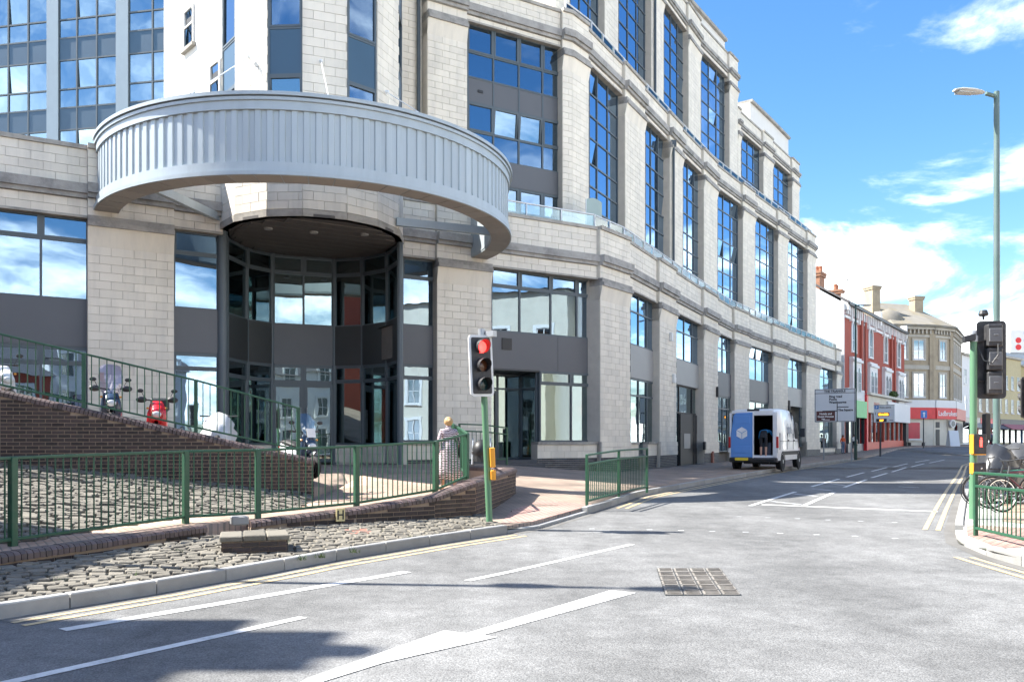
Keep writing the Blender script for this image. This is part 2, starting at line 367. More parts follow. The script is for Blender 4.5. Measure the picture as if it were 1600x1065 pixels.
def pavers(name, c1, c2, mortar, bw, bh, rot=0.0, rough=0.85, sc=1.0, msize=0.012):
    """block paving pattern for sheets whose blocks are too small to tell apart"""
    m = bpy.data.materials.new(name); n, l, b = nodes_of(m); geo = n.new('ShaderNodeNewGeometry'); mp = n.new('ShaderNodeMapping'); mp.inputs['Rotation'].default_value = (0, 0, rot); l.new(geo.outputs['Position'], mp.inputs[0])
    br = n.new('ShaderNodeTexBrick'); br.inputs['Color1'].default_value = (*c1, 1); br.inputs['Color2'].default_value = (*c2, 1); br.inputs['Mortar'].default_value = (*mortar, 1)
    br.inputs['Scale'].default_value = sc; br.inputs['Brick Width'].default_value = bw; br.inputs['Row Height'].default_value = bh; br.inputs['Mortar Size'].default_value = msize; br.inputs['Mortar Smooth'].default_value = 0.3
    l.new(mp.outputs[0], br.inputs['Vector'])
    t = n.new('ShaderNodeTexNoise'); t.inputs['Scale'].default_value = 0.9; t.inputs['Detail'].default_value = 8; l.new(geo.outputs['Position'], t.inputs['Vector'])
    mr = n.new('ShaderNodeMapRange'); mr.inputs[1].default_value = 0.3; mr.inputs[2].default_value = 0.7; mr.inputs[3].default_value = 0.72; mr.inputs[4].default_value = 1.22; l.new(t.outputs['Fac'], mr.inputs[0])
    hs = n.new('ShaderNodeHueSaturation'); l.new(br.outputs[0], hs.inputs['Color']); l.new(mr.outputs[0], hs.inputs['Value']); l.new(hs.outputs[0], b.inputs['Base Color'])
    b.inputs['Roughness'].default_value = rough
    bp = n.new('ShaderNodeBump'); bp.inputs['Strength'].default_value = 0.4; bp.inputs['Distance'].default_value = 0.01; l.new(br.outputs['Fac'], bp.inputs['Height']); bp.invert = True; l.new(bp.outputs[0], b.inputs['Normal'])
    MATS[name] = m
    return m
M_pave = pavers('block_paving', (0.34, 0.255, 0.195), (0.29, 0.22, 0.17), (0.17, 0.14, 0.115), 0.2, 0.1, R(30))
M_path = pavers('pale_path_paving', (0.44, 0.31, 0.235), (0.38, 0.27, 0.2), (0.24, 0.19, 0.15), 0.2, 0.1, R(55))
M_tact = pavers('tactile_paving', (0.42, 0.28, 0.23), (0.38, 0.25, 0.2), (0.26, 0.15, 0.13), 0.13, 0.13, R(15), msize=0.02)
M_slab = pavers('grey_slabs', (0.42, 0.41, 0.38), (0.38, 0.37, 0.35), (0.24, 0.23, 0.22), 0.6, 0.45, R(30))
# ---------------------------------------------------------------- levels
ZR = [(-30, -1.58), (10, -1.58), (15, -1.5), (20, -1.43), (25, -1.37), (36, -1.28), (50, -1.27), (65, -1.28), (75, -1.18), (85, -0.85), (100, -0.52), (120, -0.32), (400, -0.3)]
def zr(x, y): return interp(ZR, y)
def sstep(a, b, v):
    t = max(0, min(1, (v - a) / (b - a))); return t * t * (3 - 2 * t)
def zp(x, y):
    """pavement level: a kerb above the road, climbing to the building's entrance"""
    d = math.hypot(x + 5.2, y - 27.0)
    return zr(x, y) + 0.11 + 0.5 * (1 - sstep(3.0, 12.0, d)) * sstep(14.5, 17, y)
def sheet(poly, zf, th=0.3, step=1.5, lift=0.0):
    bm = bmesh.new(); A = sum(a[0] * b[1] - b[0] * a[1] for a, b in zip(poly, poly[1:] + poly[:1]))
    if A < 0: poly = poly[::-1]
    f = bm.faces.new([bm.verts.new((p[0], p[1], 0)) for p in poly])
    bmesh.ops.triangulate(bm, faces=[f])
    xs = [p[0] for p in poly]; ys = [p[1] for p in poly]
    def cuts(lo, hi): 
        k = math.floor(lo / step) + 1
        while k * step < hi: yield k * step; k += 1
    for y in cuts(min(ys), max(ys)): bmesh.ops.bisect_plane(bm, geom=bm.verts[:] + bm.edges[:] + bm.faces[:], plane_co=(0, y, 0), plane_no=(0, 1, 0))
    for x in cuts(min(xs), max(xs)): bmesh.ops.bisect_plane(bm, geom=bm.verts[:] + bm.edges[:] + bm.faces[:], plane_co=(x, 0, 0), plane_no=(1, 0, 0))
    for v in bm.verts: v.co.z = zf(v.co.x, v.co.y) + lift
    if th:
        be = [e for e in bm.edges if len(e.link_faces) == 1]
        r_ = bmesh.ops.extrude_edge_only(bm, edges=be)
        for g in r_['geom']:
            if isinstance(g, bmesh.types.BMVert): g.co.z -= th
    mb = MB(); bm.verts.index_update(); mb.v = [v.co.copy() for v in bm.verts]; mb.f = [[v.index for v in f.verts] for f in bm.faces]; mb.mi = [0] * len(mb.f); bm.free()
    return mb
def offset_line(pts, k):
    if isinstance(k, (list, tuple)): return [offset_line(pts, kk)[i] for i, kk in enumerate(k)]
    return offset_one(pts, k)
def offset_one(pts, k):
    """offset a plan polyline; k>0 to the right of its direction"""
    out = []
    for i, p in enumerate(pts):
        p = Vector(p); ds = []
        if i > 0: ds.append((p - Vector(pts[i - 1])).normalized())
        if i < len(pts) - 1: ds.append((Vector(pts[i + 1]) - p).normalized())
        ns = [Vector((d.y, -d.x)) for d in ds]
        n = (ns[0] + ns[-1]).normalized(); out.append(tuple(p + n * (k / max(0.3, n.dot(ns[0])))))
    return out
def ray_hit(pts, x):
    k = ray(x); best = None
    for a, b in zip(pts, pts[1:]):
        dx, dy = b[0] - a[0], b[1] - a[1]; den = dx - k * dy
        if abs(den) < 1e-9: continue
        t = (k * a[1] - a[0]) / den
        if -1e-6 <= t <= 1 + 1e-6:
            q = Vector((a[0] + dx * t, a[1] + dy * t))
            if q.y > 0.5 and (best is None or q.y < best.y): best = q
    if best is None:      # carry the end segments on
        for a, b in ((pts[-2], pts[-1]), (pts[1], pts[0])):
            dx, dy = b[0] - a[0], b[1] - a[1]; t = (k * a[1] - a[0]) / (dx - k * dy)
            if 1 <= t < 1.6: best = Vector((a[0] + dx * t, a[1] + dy * t)); break
    return best
# ---------------------------------------------------------------- ground and road
mb = MB(); mb.add([(-900, -600, -1.75), (900, -600, -1.75), (900, 60, -1.75), (900, 140, -0.75), (900, 1500, -0.75), (-900, 1500, -0.75), (-900, 140, -0.75), (-900, 60, -1.75)], [(0, 1, 2, 7), (7, 2, 3, 6), (6, 3, 4, 5)])
structure('ground', mb, M_far)
road_poly = [(-30, -25), (30, -25), (40, 40), (120, 80), (120, 135), (40, 135), (-5, 40), (-30, 5)]
road = structure('road', sheet(road_poly, zr, 0, 2.5), M_asph, smooth='all')
KL = [(-12.3, -4), (-4.55, 7.39), (-3.67, 8.68), (-2.48, 10.74), (-1.15, 12.5), (-.1, 13.75), (.5, 14.5), (1.25, 16.3), (2.1, 18.3), (3.3, 21.5), (7.1, 28.3), (12.1, 37.2), (18.6, 48.8), (26.6, 63), (34.5, 77), (43, 91), (49, 96.5), (58, 99.5), (75, 103), (110, 106)]
KR = [(6.3, -12), (6.35, 6), (6.38, 9), (6.45, 11.2), (6.75, 12.6), (7.5, 14.1), (9.4, 17.5), (12.9, 23.7), (18.2, 33), (24.6, 44.5), (33, 58), (42, 69), (53, 77), (70, 84), (110, 92)]
# facade lines (plan): A faces the forecourt, B follows the street
FA = lambda X: 30.5 + 0.58 * X
FAC = [(-27, FA(-27)), (3.46, 32.5), (4.94, 34.5), (6.77, 38.1), (10.5, 45.4), (13.9, 51.9), (18.4, 58.9), (23.4, 66.3), (30.1, 76.2)]
FAC[1] = (3.46, FA(3.46))
# pavements
back = [(30.1, 76.2), (48, 101), (60, 112), (120, 125)]
pave_poly = [tuple(p) for p in offset_line(KL, -.125)] + [(110, 115), (46, 106), (31, 80)] + [tuple(p) for p in FAC[::-1]][:-1] + [(-27, FA(-27)), (-27, -4)]
def tri_ok(poly): return poly
pav = structure('pavement', sheet([tuple(p) for p in pave_poly], zp, 0.28, 1.5), M_pave, smooth='all')
pr_poly = [tuple(p) for p in offset_line(KR, .125)] + [(110, 60), (60, 60), (40, 40), (24, 10), (24, -12)]
pavr = structure('pavement', sheet(pr_poly, lambda x, y: zr(x, y) + 0.11, 0.28, 2.5), M_slab, smooth='all')
# kerb stones, each its own stone
def kerb_run(name, line, side, zf, near, lo=0, hi=999):
    mbk = MB()
    k = structure(name, mb_strip(line, side, zf), M_mort)
    pcs = Pieces('kerb_stone', k, M_kerb, cap=120, bev=0.012)
    L = 0.0; Ls = [0.0]
    for a, b in zip(line, line[1:]): Ls.append(Ls[-1] + (Vector(b) - Vector(a)).length)
    def at(s):
        for i in range(len(line) - 1):
            if s <= Ls[i + 1] or i == len(line) - 2:
                t = (s - Ls[i]) / (Ls[i + 1] - Ls[i]); return Vector(line[i]).lerp(Vector(line[i + 1]), t)
    s = 0.0
    while s + 0.9 < Ls[-1]:
        a, b = at(s), at(s + 0.9); m = (a + b) / 2; d = (b - a); ang = math.atan2(d.y, d.x); n = Vector((d.y, -d.x)).normalized() * side
        if -3 < m.y < 60:
            drop = drop_at(m)
            c = m - n * 0.065; z = zf(m.x, m.y) - drop
            pcs.add((c.x, c.y, z - 0.10 + rnd.uniform(-.003, .003)), d.length - 0.012, 0.13, 0.24, (0, math.atan2(zf(a.x, a.y) - zf(b.x, b.y), d.length), ang))
        s += 0.9
    pcs.flush()
    return k
def drop_at(m):
    return 0.085 if (math.hypot(m.x - 0.9, m.y - 15.4) < 1.9 or math.hypot(m.x - 6.8, m.y - 12.9) < 1.6) else 0.0
def mb_strip(line, side, zf):
    m = MB(); a = offset_line(line, side * -0.005); b = offset_line(line, -side * 0.14)
    for i in range(len(line) - 1):
        z = [zf(*q) - 0.03 - drop_at(Vector(q)) for q in (line[i], line[i + 1])]
        m.add([(*a[i], z[0]), (*a[i + 1], z[1]), (*b[i + 1], z[1]), (*b[i], z[0])], [(0, 1, 2, 3)])
    return m
kerb_run('kerb', KL[:14], 1, lambda x, y: zr(x, y) + 0.122, 60)
kerb_run('kerb', KR[:11], -1, lambda x, y: zr(x, y) + 0.122, 60)
M_gut = pm('gutter_grime', (.13, .125, .115), .9, var=.15, scale=1.5, fine=.15, fscale=40., dirt=(.2, .195, .185), dirt_scale=1.1, dirt_amt=.8)
for ln_, sd_ in ((KL[1:13], 1), (KR[1:11], -1)):
    part('gutter', sheet([tuple(p) for p in ln_] + [tuple(p) for p in offset_line(ln_, sd_ * .16)[::-1]], zr, 0, 1.0, .003), M_gut, road)
# ---------------------------------------------------------------- painted markings (children of the road)
def mark(name, quad, mat, lift=0.005):
    """paint laid on the road through plan points"""
    return part(name, sheet([tuple(q) for q in quad], zr, 0, 0.8, lift), mat, road)
def G(x, y):
    """plan point of a spot on the road surface, measured in the photograph"""
    d = 12.0
    for _ in range(40): d = 0.5 * d + 0.5 * (-zr(0, d)) * FPX / (y - 690)
    return Vector((ray(x) * d, d))
def stripe(x0, y0, x1, y1, w, mat=None, name='lane_marking', taper=0):
    a, b = G(x0, y0), G(x1, y1); d = (b - a).normalized(); n = Vector((d.y, -d.x)) * w / 2
    mark(name, [a - n, b - n, b + n, a + n], mat or M_white)
stripe(98, 984, 636, 893, 0.15); stripe(-160, 1104, 474, 964, 0.11); stripe(730, 907, 988, 850, 0.1)
# turn arrow
mark('arrow_marking', [G(954, 922), G(994, 926), G(754, 992.3), G(729, 989.2)], M_white)
mark('arrow_marking', [G(694, 985), G(777, 995.5), G(600, 1035.6), G(470, 1076), G(420, 1094), G(480, 1060), G(600, 1018)], M_white, .0062)
# stop line, studs, centre hatching
def line2(a, b, w, mat=None, name='lane_marking'):
    a, b = Vector(a), Vector(b); d = (b - a).normalized(); n = Vector((d.y, -d.x)) * w / 2; mark(name, [a - n, b - n, b + n, a + n], mat or M_white)
line2(G(1190, 788), G(1465, 799), 0.2, name='stop_line')
for (x, y) in [(1155, 807), (1200, 808.5), (1246, 810), (1294, 812), (1345, 814), (1398, 816), (925, 826), (1015, 827.5), (1064, 828.5), (1113, 830), (1165, 831), (1219, 833), (1276, 835), (1336, 837.5), (1399, 841)]:
    c = G(x, y); mark('crossing_stud', [c + Vector((-.05, -.035)), c + Vector((.05, -.035)), c + Vector((.05, .035)), c + Vector((-.05, .035))], M_worn)
for a, b in [((1172, 790), (1243, 768)), ((1253, 791), (1303, 769)), ((1268, 760), (1311, 748)), ((1319, 761), (1354, 749)), ((1323, 745), (1350, 738)), ((1362, 746), (1386, 739)), ((1362, 736), (1386, 730)), ((1394, 737), (1416, 730)), ((1396, 729), (1418, 724)), ((1424, 729), (1444, 724)), ((1430, 722), (1452, 718)), ((1452, 723), (1476, 718))]:
    line2(G(*a), G(*b), 0.11)
for a, b in [((1205, 783), (1252, 788)), ((1240, 771), (1276, 775)), ((1268, 763), (1300, 766)), ((1294, 755), (1320, 758)), ((1310, 750), (1335, 752)), ((1400, 752), (1428, 753.5)), ((1404, 760), (1436, 761.5))]:
    line2(G(*a), G(*b), 0.13, M_worn)
def yellow(line, offs, z0, z1, side):
    L = [p for p in line]
    for o in offs:
        ll = offset_line(L, side * o)
        for i in range(z0, z1):
            a, b = Vector(ll[i]), Vector(ll[i + 1]); d = (b - a).normalized(); n = Vector((d.y, -d.x)) * 0.04
            mark('yellow_line', [a - n, b - n, b + n, a + n], M_yel)
KLs = KL[1:6]; yellow(KL[1:14], (0.22, 0.42), 0, 4, 1); yellow(KL[1:14], (0.22, 0.42), 7, 12, 1)
yellow(KR, (0.25, 0.45), 0, 3, -1); yellow(KR, (0.25, 0.45), 5, 10, -1)
# manhole cover: frame and its ribbed plates
mc = [G(1026, 888), G(1126, 888), G(1159, 930), G(1039, 930)]
mh = structure('manhole_cover', sheet([tuple(p) for p in mc], zr, 0, 5, 0.004), M_dark, road)
e1 = (mc[1] - mc[0] + mc[2] - mc[3]) / 2; e2 = (mc[3] - mc[0] + mc[2] - mc[1]) / 2
for i in range(4):
    for j in range(6):
        u0, u1 = i / 4 + .012, (i + 1) / 4 - .012; v0, v1 = j / 6 + .01, (j + 1) / 6 - .01
        def q(u, v): return mc[0].lerp(mc[1], u).lerp(mc[3].lerp(mc[2], u), v)
        pts = [q(u0, v0), q(u1, v0), q(u1, v1), q(u0, v1)]; c = (pts[0] + pts[2]) / 2
        m2 = MB(); m2.prism([tuple(p) for p in pts], zr(*c) - 0.01, zr(*c) + 0.012)
        for k in range(3):
            a = q(lerp(u0, u1, .1), lerp(v0, v1, .2 + .3 * k)); b = q(lerp(u0, u1, .9), lerp(v0, v1, .2 + .3 * k)); m2.tube([(*a, zr(*c) + .013), (*b, zr(*c) + .013)], 0.012, 4)
        part('cover_plate', m2, M_iron, mh)
# tactile paving at the crossing, and the pale path behind the railing
def overlay(name, poly, zf, mat, lift=0.006, parent=None, th=0): return structure(name, sheet([tuple(p) for p in poly], zf, th, 0.8, lift), mat, parent, smooth='all')
overlay('tactile_paving', [(-0.2, 14.3), (.35, 14.55), (1.1, 16.3), (1.75, 17.9), (.6, 18.4), (0.0, 16.6)], zp, M_tact)
overlay('tactile_paving', [(6.95, 12.7), (7.7, 14.1), (9.0, 13.3), (8.2, 11.9), (6.62, 11.3)], lambda x, y: zr(x, y) + 0.11, M_tact)
overlay('footpath', [(7.3, 11.2), (8.2, 11.9), (9.2, 13.3), (8.6, 14.6), (16, 27), (22, 24), (22, 0), (7.3, 0)], lambda x, y: zr(x, y) + 0.11, M_path)
# ================================================================ apartment building with the entrance drum
M_stone = pm('pale_limestone', (0.76, 0.705, 0.6), 0.85, var=0.03, scale=1.6, objvar=0.06, bump=0.12, bscale=30, dirt=(0.43, 0.41, 0.37), dirt_scale=2.0, dirt_amt=0.4, stretch=(1, 1, 0.14))
M_joint = pm('stone_joint', (0.55, 0.51, 0.44), 0.95, var=0.1)
M_string = pm('weathered_string_course', (0.36, 0.345, 0.32), 0.9, var=0.16, scale=3.0, bump=0.3, bscale=25, dirt=(0.12, 0.12, 0.115), dirt_scale=1.4, dirt_amt=0.8)
M_cope = pm('coping_stone', (0.4, 0.375, 0.33), 0.9, var=0.1, scale=3, dirt=(0.14, 0.13, 0.12), dirt_scale=1.8, dirt_amt=0.75)
M_frame = pm('blue_grey_frame', (0.08, 0.104, 0.12), 0.45, var=0.05)
M_span = pm('grey_spandrel', (0.105, 0.11, 0.12), 0.5, var=0.04, scale=1.2)
M_spanb = pm('blue_spandrel', (0.035, 0.085, 0.14), 0.4, var=0.05, scale=1.2)
M_spanl = pm('pale_spandrel', (0.3, 0.3, 0.29), 0.5, var=0.05, scale=1.0)
M_render = pm('white_render', (0.72, 0.7, 0.65), 0.85, var=0.03, scale=1.5, dirt=(0.55, 0.53, 0.48), dirt_scale=0.7, dirt_amt=0.3, stretch=(1, 1, .3))
M_zinc = pm('pale_zinc_cladding', (0.395, 0.45, 0.475), 0.42, var=0.03, scale=2, objvar=0.06, metal=0.15, dirt=(.29, .33, .345), dirt_scale=2.5, dirt_amt=.45, stretch=(1, 1, .15))
M_soff = pm('soffit_boards', (0.1, 0.092, 0.085), 0.7, var=0.08, objvar=0.1)
M_soffr = pm('ring_soffit', (0.36, 0.335, 0.3), 0.8, var=0.06, objvar=0.08)
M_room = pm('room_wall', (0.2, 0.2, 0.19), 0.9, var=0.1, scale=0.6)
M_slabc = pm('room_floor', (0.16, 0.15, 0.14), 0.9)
M_curt = pm('curtain_cloth', (0.72, 0.72, 0.7), 0.9, var=0.05, objvar=0.12)
M_glA = glass('window_glass', (0.55, 0.72, 0.88), 0.34, (0.32, 0.42, 0.48), wav=0.04)
M_glB = glass('street_window_glass', (0.54, 0.73, 0.95), 0.62, (0.22, 0.30, 0.36), wav=0.06)
M_glG = glass('ground_floor_glass', (0.66, 0.8, 0.84), 0.33, (0.38, 0.52, 0.52), wav=0.03)
M_glW = glass('wing_glass', (0.5, 0.68, 0.78), 0.5, (0.16, 0.24, 0.3), wav=0.05)
M_glC = glass('balustrade_glass', (0.8, 0.9, 0.92), 0.06, (0.84, 0.91, 0.91))
M_bluebrick = pm('blue_grey_plinth_brick', (0.055, 0.065, 0.08), 0.55, var=0.12, scale=6, objvar=0.3)
M_rail = pm('white_rail', (0.72, 0.74, 0.75), 0.4, var=0.03)
M_pipe = pm('dark_blue_pipe', (0.05, 0.07, 0.085), 0.4)
M_wframe = pm('white_window_frame', (0.7, 0.7, 0.68), 0.5, var=0.03)
bld = thing('apartment_building', 'large pale stone apartment block with curved canopy over its corner entrance', 'building', (-4, 27, -1.2))
BLK = Pieces('stone_block', bld, M_stone, cap=300, rest='stone_blocks')
PLB = Pieces('plinth_brick', bld, M_bluebrick, cap=300, rest='plinth_bricks')
def unit(p, q):
    e = (Vector(q) - Vector(p)); L = e.length; e = e / L; return e, Vector((e.y, -e.x)), L
def ashlar(owner, p, q, z0, z1, h=0.24, w=0.6, proud=0.0, th=0.03, ph=0.0, holes=()):
    """coursed limestone on the vertical face from plan p to plan q (outward = right of p->q)"""
    e, n, L = unit(p, q); nr = max(1, round((z1 - z0) / h)); h = (z1 - z0) / nr; ang = math.atan2(e.y, e.x)
    for r_ in range(nr):
        za = z0 + r_ * h; s = -(w * 0.5 if r_ % 2 else 0) - ph
        while s < L - 0.02:
            a, b = max(0, s), min(L, s + w); s += w
            if b - a < 0.06: continue
            c = Vector(p) + e * ((a + b) / 2) + n * (proud + th / 2 - 0.03 + rnd.uniform(-0.002, 0.003))
            if any(h0 <= (a + b) / 2 <= h1 and k0 <= za + h / 2 <= k1 for h0, h1, k0, k1 in holes): continue
            BLK.add((c.x, c.y, za + h / 2), b - a - 0.011, th, h - 0.011, (0, 0, ang), owner)
def brickface(pcs, owner, p, q, z0, z1, bw=0.225, bh=0.075, th=0.02):
    e, n, L = unit(p, q); nr = max(1, round((z1 - z0) / bh)); bh = (z1 - z0) / nr; ang = math.atan2(e.y, e.x)
    for r_ in range(nr):
        s = -(bw * 0.5 if r_ % 2 else 0)
        while s < L - 0.02:
            a, b = max(0, s), min(L, s + bw); s += bw
            if b - a < 0.05: continue
            c = Vector(p) + e * ((a + b) / 2) + n * (th / 2 - 0.012 + rnd.uniform(-.002, .002))
            pcs.add((c.x, c.y, z0 + (r_ + .5) * bh), b - a - 0.01, th, bh - 0.01, (0, 0, ang), owner)
def subline(pts, a, b):
    """polyline between two points lying on pts"""
    out = [Vector(a)]
    ya, yb = a[1], b[1]
    for p in pts:
        if ya + 0.05 < p[1] < yb - 0.05: out.append(Vector(p))
    out.append(Vector(b)); return out
def strip_poly(sub, o0, o1):
    a = offset_line([tuple(p) for p in sub], o0); b = offset_line([tuple(p) for p in sub], o1); return a + b[::-1]
F0 = FAC
def mass(name, sub, o0, o1, z0, z1, mat, **k):
    m = MB()
    for i in range(len(sub) - 1): pass
    m.prism(strip_poly(sub, o0, o1), z0, z1); return part(name, m, mat, bld, **k)
# ---- pilaster: plinth, base, shaft, capital, string, frieze, band, parapet block
def pilaster(line, xa, xb, z, depth=1.6, plinth=True, blocks=True, ext=None):
    a, b = (ray_hit(line, xa), ray_hit(line, xb)) if ext is None else ext
    sub = subline(line, a, b)
    m = MB(); m.prism(strip_poly(sub, -0.03, -depth), z['g'] if plinth else z['b'], z['par'] - 0.12)
    if plinth: m.prism(strip_poly(sub, 0.04, -depth + .02), z['pl'], z['s0'])
    pl = part('pilaster', m, M_joint, bld)
    for i in range(len(sub) - 1):
        p, q = sub[i], sub[i + 1]
        if blocks: ashlar(pl, p, q, z['s0'] if plinth else z['b'], z['c0'])
        if plinth:
            e, n, L = unit(p, q); ashlar(pl, p + n * .07, q + n * .07, z['pl'], z['s0'])
            brickface(PLB, pl, p + n * .03, q + n * .03, z['g'] + 0.0, z['pl'])
        if blocks: ashlar(pl, p, q, z['c1'] + .3, z['band0']); ashlar(pl, p, q, z['band1'], z['par'] - .12)
    if plinth:
        m = MB(); m.prism(strip_poly(sub, 0.015, -depth + .05), z['g'], z['pl']); part('plinth', m, M_joint, pl)
    m = MB(); m.frustum(strip_poly(sub, -0.015, -.5), z['c0'], strip_poly(sub, 0.10, -.5), z['c1']); part('capital', m, M_stone, pl)
    m = MB(); m.prism(strip_poly(sub, 0.17, -.5), z['c1'], z['c1'] + .14); m.prism(strip_poly(sub, 0.10, -.5), z['c1'] + .14, z['c1'] + .3); part('string_course', m, M_string, pl)
    m = MB(); m.prism(strip_poly(sub, 0.12, -.5), z['band0'], z['band0'] + .13); m.prism(strip_poly(sub, 0.2, -.5), z['band0'] + .13, z['band1']); part('cornice_band', m, M_string, pl)
    m = MB(); m.prism(strip_poly(sub, 0.08, -.55), z['par'] - .12, z['par'] + .02); part('coping', m, M_cope, pl)
    return pl
def bay_top(line, a, b, z, rec=0.16, zl=None):
    """lintel, band and parapet of the bay between two pilasters"""
    sub = [Vector(a), Vector(b)]
    m = MB(); m.prism(strip_poly(sub, -rec - .03, -rec - .4), zl if zl is not None else z['lin'], z['par'] - .12); w = part('parapet', m, M_joint, bld)
    e, n, L = unit(a, b)
    p, q = Vector(a) - n * rec, Vector(b) - n * rec
    ashlar(w, p, q, z['lin'], z['band0'] - .02); ashlar(w, p, q, z['band1'], z['par'] - .12)
    m = MB(); m.prism(strip_poly(sub, -rec + .09, -rec - .3), z['band0'], z['band0'] + .13); m.prism(strip_poly(sub, -rec + .16, -rec - .3), z['band0'] + .13, z['band1']); part('cornice_band', m, M_string, w)
    m = MB(); m.prism(strip_poly(sub, -rec + .06, -rec - .45), z['par'] - .12, z['par']); part('coping', m, M_cope, w)
    m = MB(); m.prism(strip_poly(sub, -rec + .05, -rec - .3), z['lin'] - .07, z['lin']); part('lintel', m, M_cope, w)
    return w
FR = 0.065
SASH = {}
def sashmesh(w, h, t=0.06, mat=None):
    key = (round(w, 2), round(h, 2), t, (mat or M_frame).name)
    if key not in SASH:
        mb = MB(); mb.box(-w / 2, w / 2, -.03, .03, h / 2 - t, h / 2); mb.box(-w / 2, w / 2, -.03, .03, -h / 2, -h / 2 + t); mb.box(-w / 2, -w / 2 + t, -.03, .03, -h / 2 + t, h / 2 - t); mb.box(w / 2 - t, w / 2, -.03, .03, -h / 2 + t, h / 2 - t)
        SASH[key] = make_mesh('sash', mb, mat or M_frame)
    return SASH[key]
def curtain_mesh(w, h):
    key = ('c', round(w, 1), round(h, 1))
    if key not in SASH:
        mb = MB(); k = max(6, int(w / .05)); vs = []
        for i in range(k + 1):
            x = -w / 2 + w * i / k; y = 0.02 * math.sin(i * 2.1) + .01 * math.sin(i * 5.3); vs += [(x, y, -h / 2), (x, y, h / 2)]
        mb.add(vs, [(2 * i, 2 * i + 2, 2 * i + 3, 2 * i + 1) for i in range(k)]); SASH[key] = make_mesh('curtain', mb, M_curt, smooth='all')
    return SASH[key]
def window(p, q, cols, rows, gl, fm=None, open_=(), curtains=(), far=False, inset=0.0, name='window', parent=None, spm=None, panels=(), vents=()):
    """glazed bay between plan p and q. cols: interior splits (0..1); rows: [(z0,z1,kind)], kind f fixed, o top-hung sash, p panel per column, P panel across"""
    fm = fm or M_frame; e, n, L = unit(p, q); ang = math.atan2(e.y, e.x); p = Vector(p) - n * inset
    xs = [0] + [c * L for c in cols] + [L]; zs = [rows[0][0]] + [r_[1] for r_ in rows]
    mb = MB(); fw = FR / 2
    for i, x in enumerate(xs):
        x = min(max(x, fw), L - fw); c = p + e * x; mb.obox((c.x, c.y, (zs[0] + zs[-1]) / 2), Vector((*e, 0)) * fw, Vector((*n, 0)) * .05, (0, 0, (zs[-1] - zs[0]) / 2))
    for z in zs:
        z = min(max(z, zs[0] + fw), zs[-1] - fw); c = p + e * L / 2; mb.obox((c.x, c.y, z), Vector((*e, 0)) * (L / 2 - .001), Vector((*n, 0)) * .046, (0, 0, fw))
    w = part(name, mb, fm, parent or bld)
    joined = MB()
    for r_, (z0, z1, kind) in enumerate(rows):
        zc_ = (z0 + z1) / 2; hh = z1 - z0 - FR
        if kind == 'P':
            c = p + e * L / 2 + n * .058; put('panel', boxmesh(L - .03, .02, z1 - z0 - .02, spm or M_span, name='panel'), w, (c.x, c.y, zc_), (0, 0, ang)); continue
        for i in range(len(xs) - 1):
            xc = (xs[i] + xs[i + 1]) / 2; ww = xs[i + 1] - xs[i] - FR; c = p + e * xc
            if kind == 'p' or (r_, i) in panels:
                c2 = c + n * .02; put('panel', boxmesh(ww, .02, hh, spm or M_span, name='panel'), w, (c2.x, c2.y, zc_), (0, 0, ang)); 
                if (r_, i) in vents:
                    c2 = c + n * .045; put('vent', boxmesh(.22, .03, .1, M_black, name='vent'), w, (c2.x, c2.y, zc_), (0, 0, ang))
                continue
            tilt = R(2.5 if gl is M_glW else 6) if (r_, i) in open_ else 0.0
            if far:
                if tilt:
                    t = -Vector((*n, 0)) * math.sin(tilt) * hh / 2; c3 = Vector((c.x, c.y, zc_)) + t
                    put('pane', boxmesh(ww, .05, hh, gl, name='pane'), w, c3, (tilt, 0, ang))
                else: joined.obox((c.x, c.y, zc_), Vector((*e, 0)) * ww / 2, Vector((*n, 0)) * .008, (0, 0, hh / 2))
            else:
                loc = Vector((c.x, c.y, zc_))
                if tilt:  # hung at the foot, tipped inwards at the head
                    loc = loc - Vector((*n, 0)) * math.sin(tilt) * hh / 2
                rt = (tilt + rnd.uniform(-.004, .004), 0, ang + rnd.uniform(-.004, .004))
                if kind == 'o':
                    put('sash', sashmesh(ww, hh, mat=fm), w, loc + Vector((*n, 0)) * .03, rt)
                put('pane', boxmesh(ww - (.1 if kind == 'o' else 0), .014, hh - (.1 if kind == 'o' else 0), gl, name='pane'), w, loc, rt)
            if (r_, i) in curtains and not far:
                c2 = c - n * .16; put('curtain', curtain_mesh(ww * .97, z1 - z0), w, (c2.x, c2.y, zc_), (0, 0, ang))
    if joined.f:
        part('panes', joined, gl, w, kind='stuff')
    return w
def slab(p, q, z0, z1, o0=-.55, o1=-3.1):
    m = MB(); m.prism(strip_poly([Vector(p), Vector(q)], o0, o1), z0, z1); part('floor_slab', m, M_slabc, bld)
# ---------------------------------------------------------------- tier 1 levels (z relative to the eye)
Z1 = dict(g=-1.45, pl=-0.62, s0=0.0, c0=5.55, c1=6.1, lin=6.42, band0=6.9, band1=7.3, par=8.42, b=0)
W1 = offset_line(F0, -0.38)     # glazing plane
def h1(x): return ray_hit(W1, x)
# pilasters and piers on the forecourt side (wide) and the street side
PIL1 = [(137, 272), (683, 768), (938, 985), (1031, 1057), (1100, 1122), (1148, 1171), (1208, 1231), (1260, 1281), (1307.5, 1314.6)]
pil = [pilaster(F0, a, b, Z1) for a, b in PIL1]
leftP = pilaster(F0, 0, 0, Z1, ext=(Vector((-19.6, FA(-19.6))), Vector((-18.4, FA(-18.4)))))
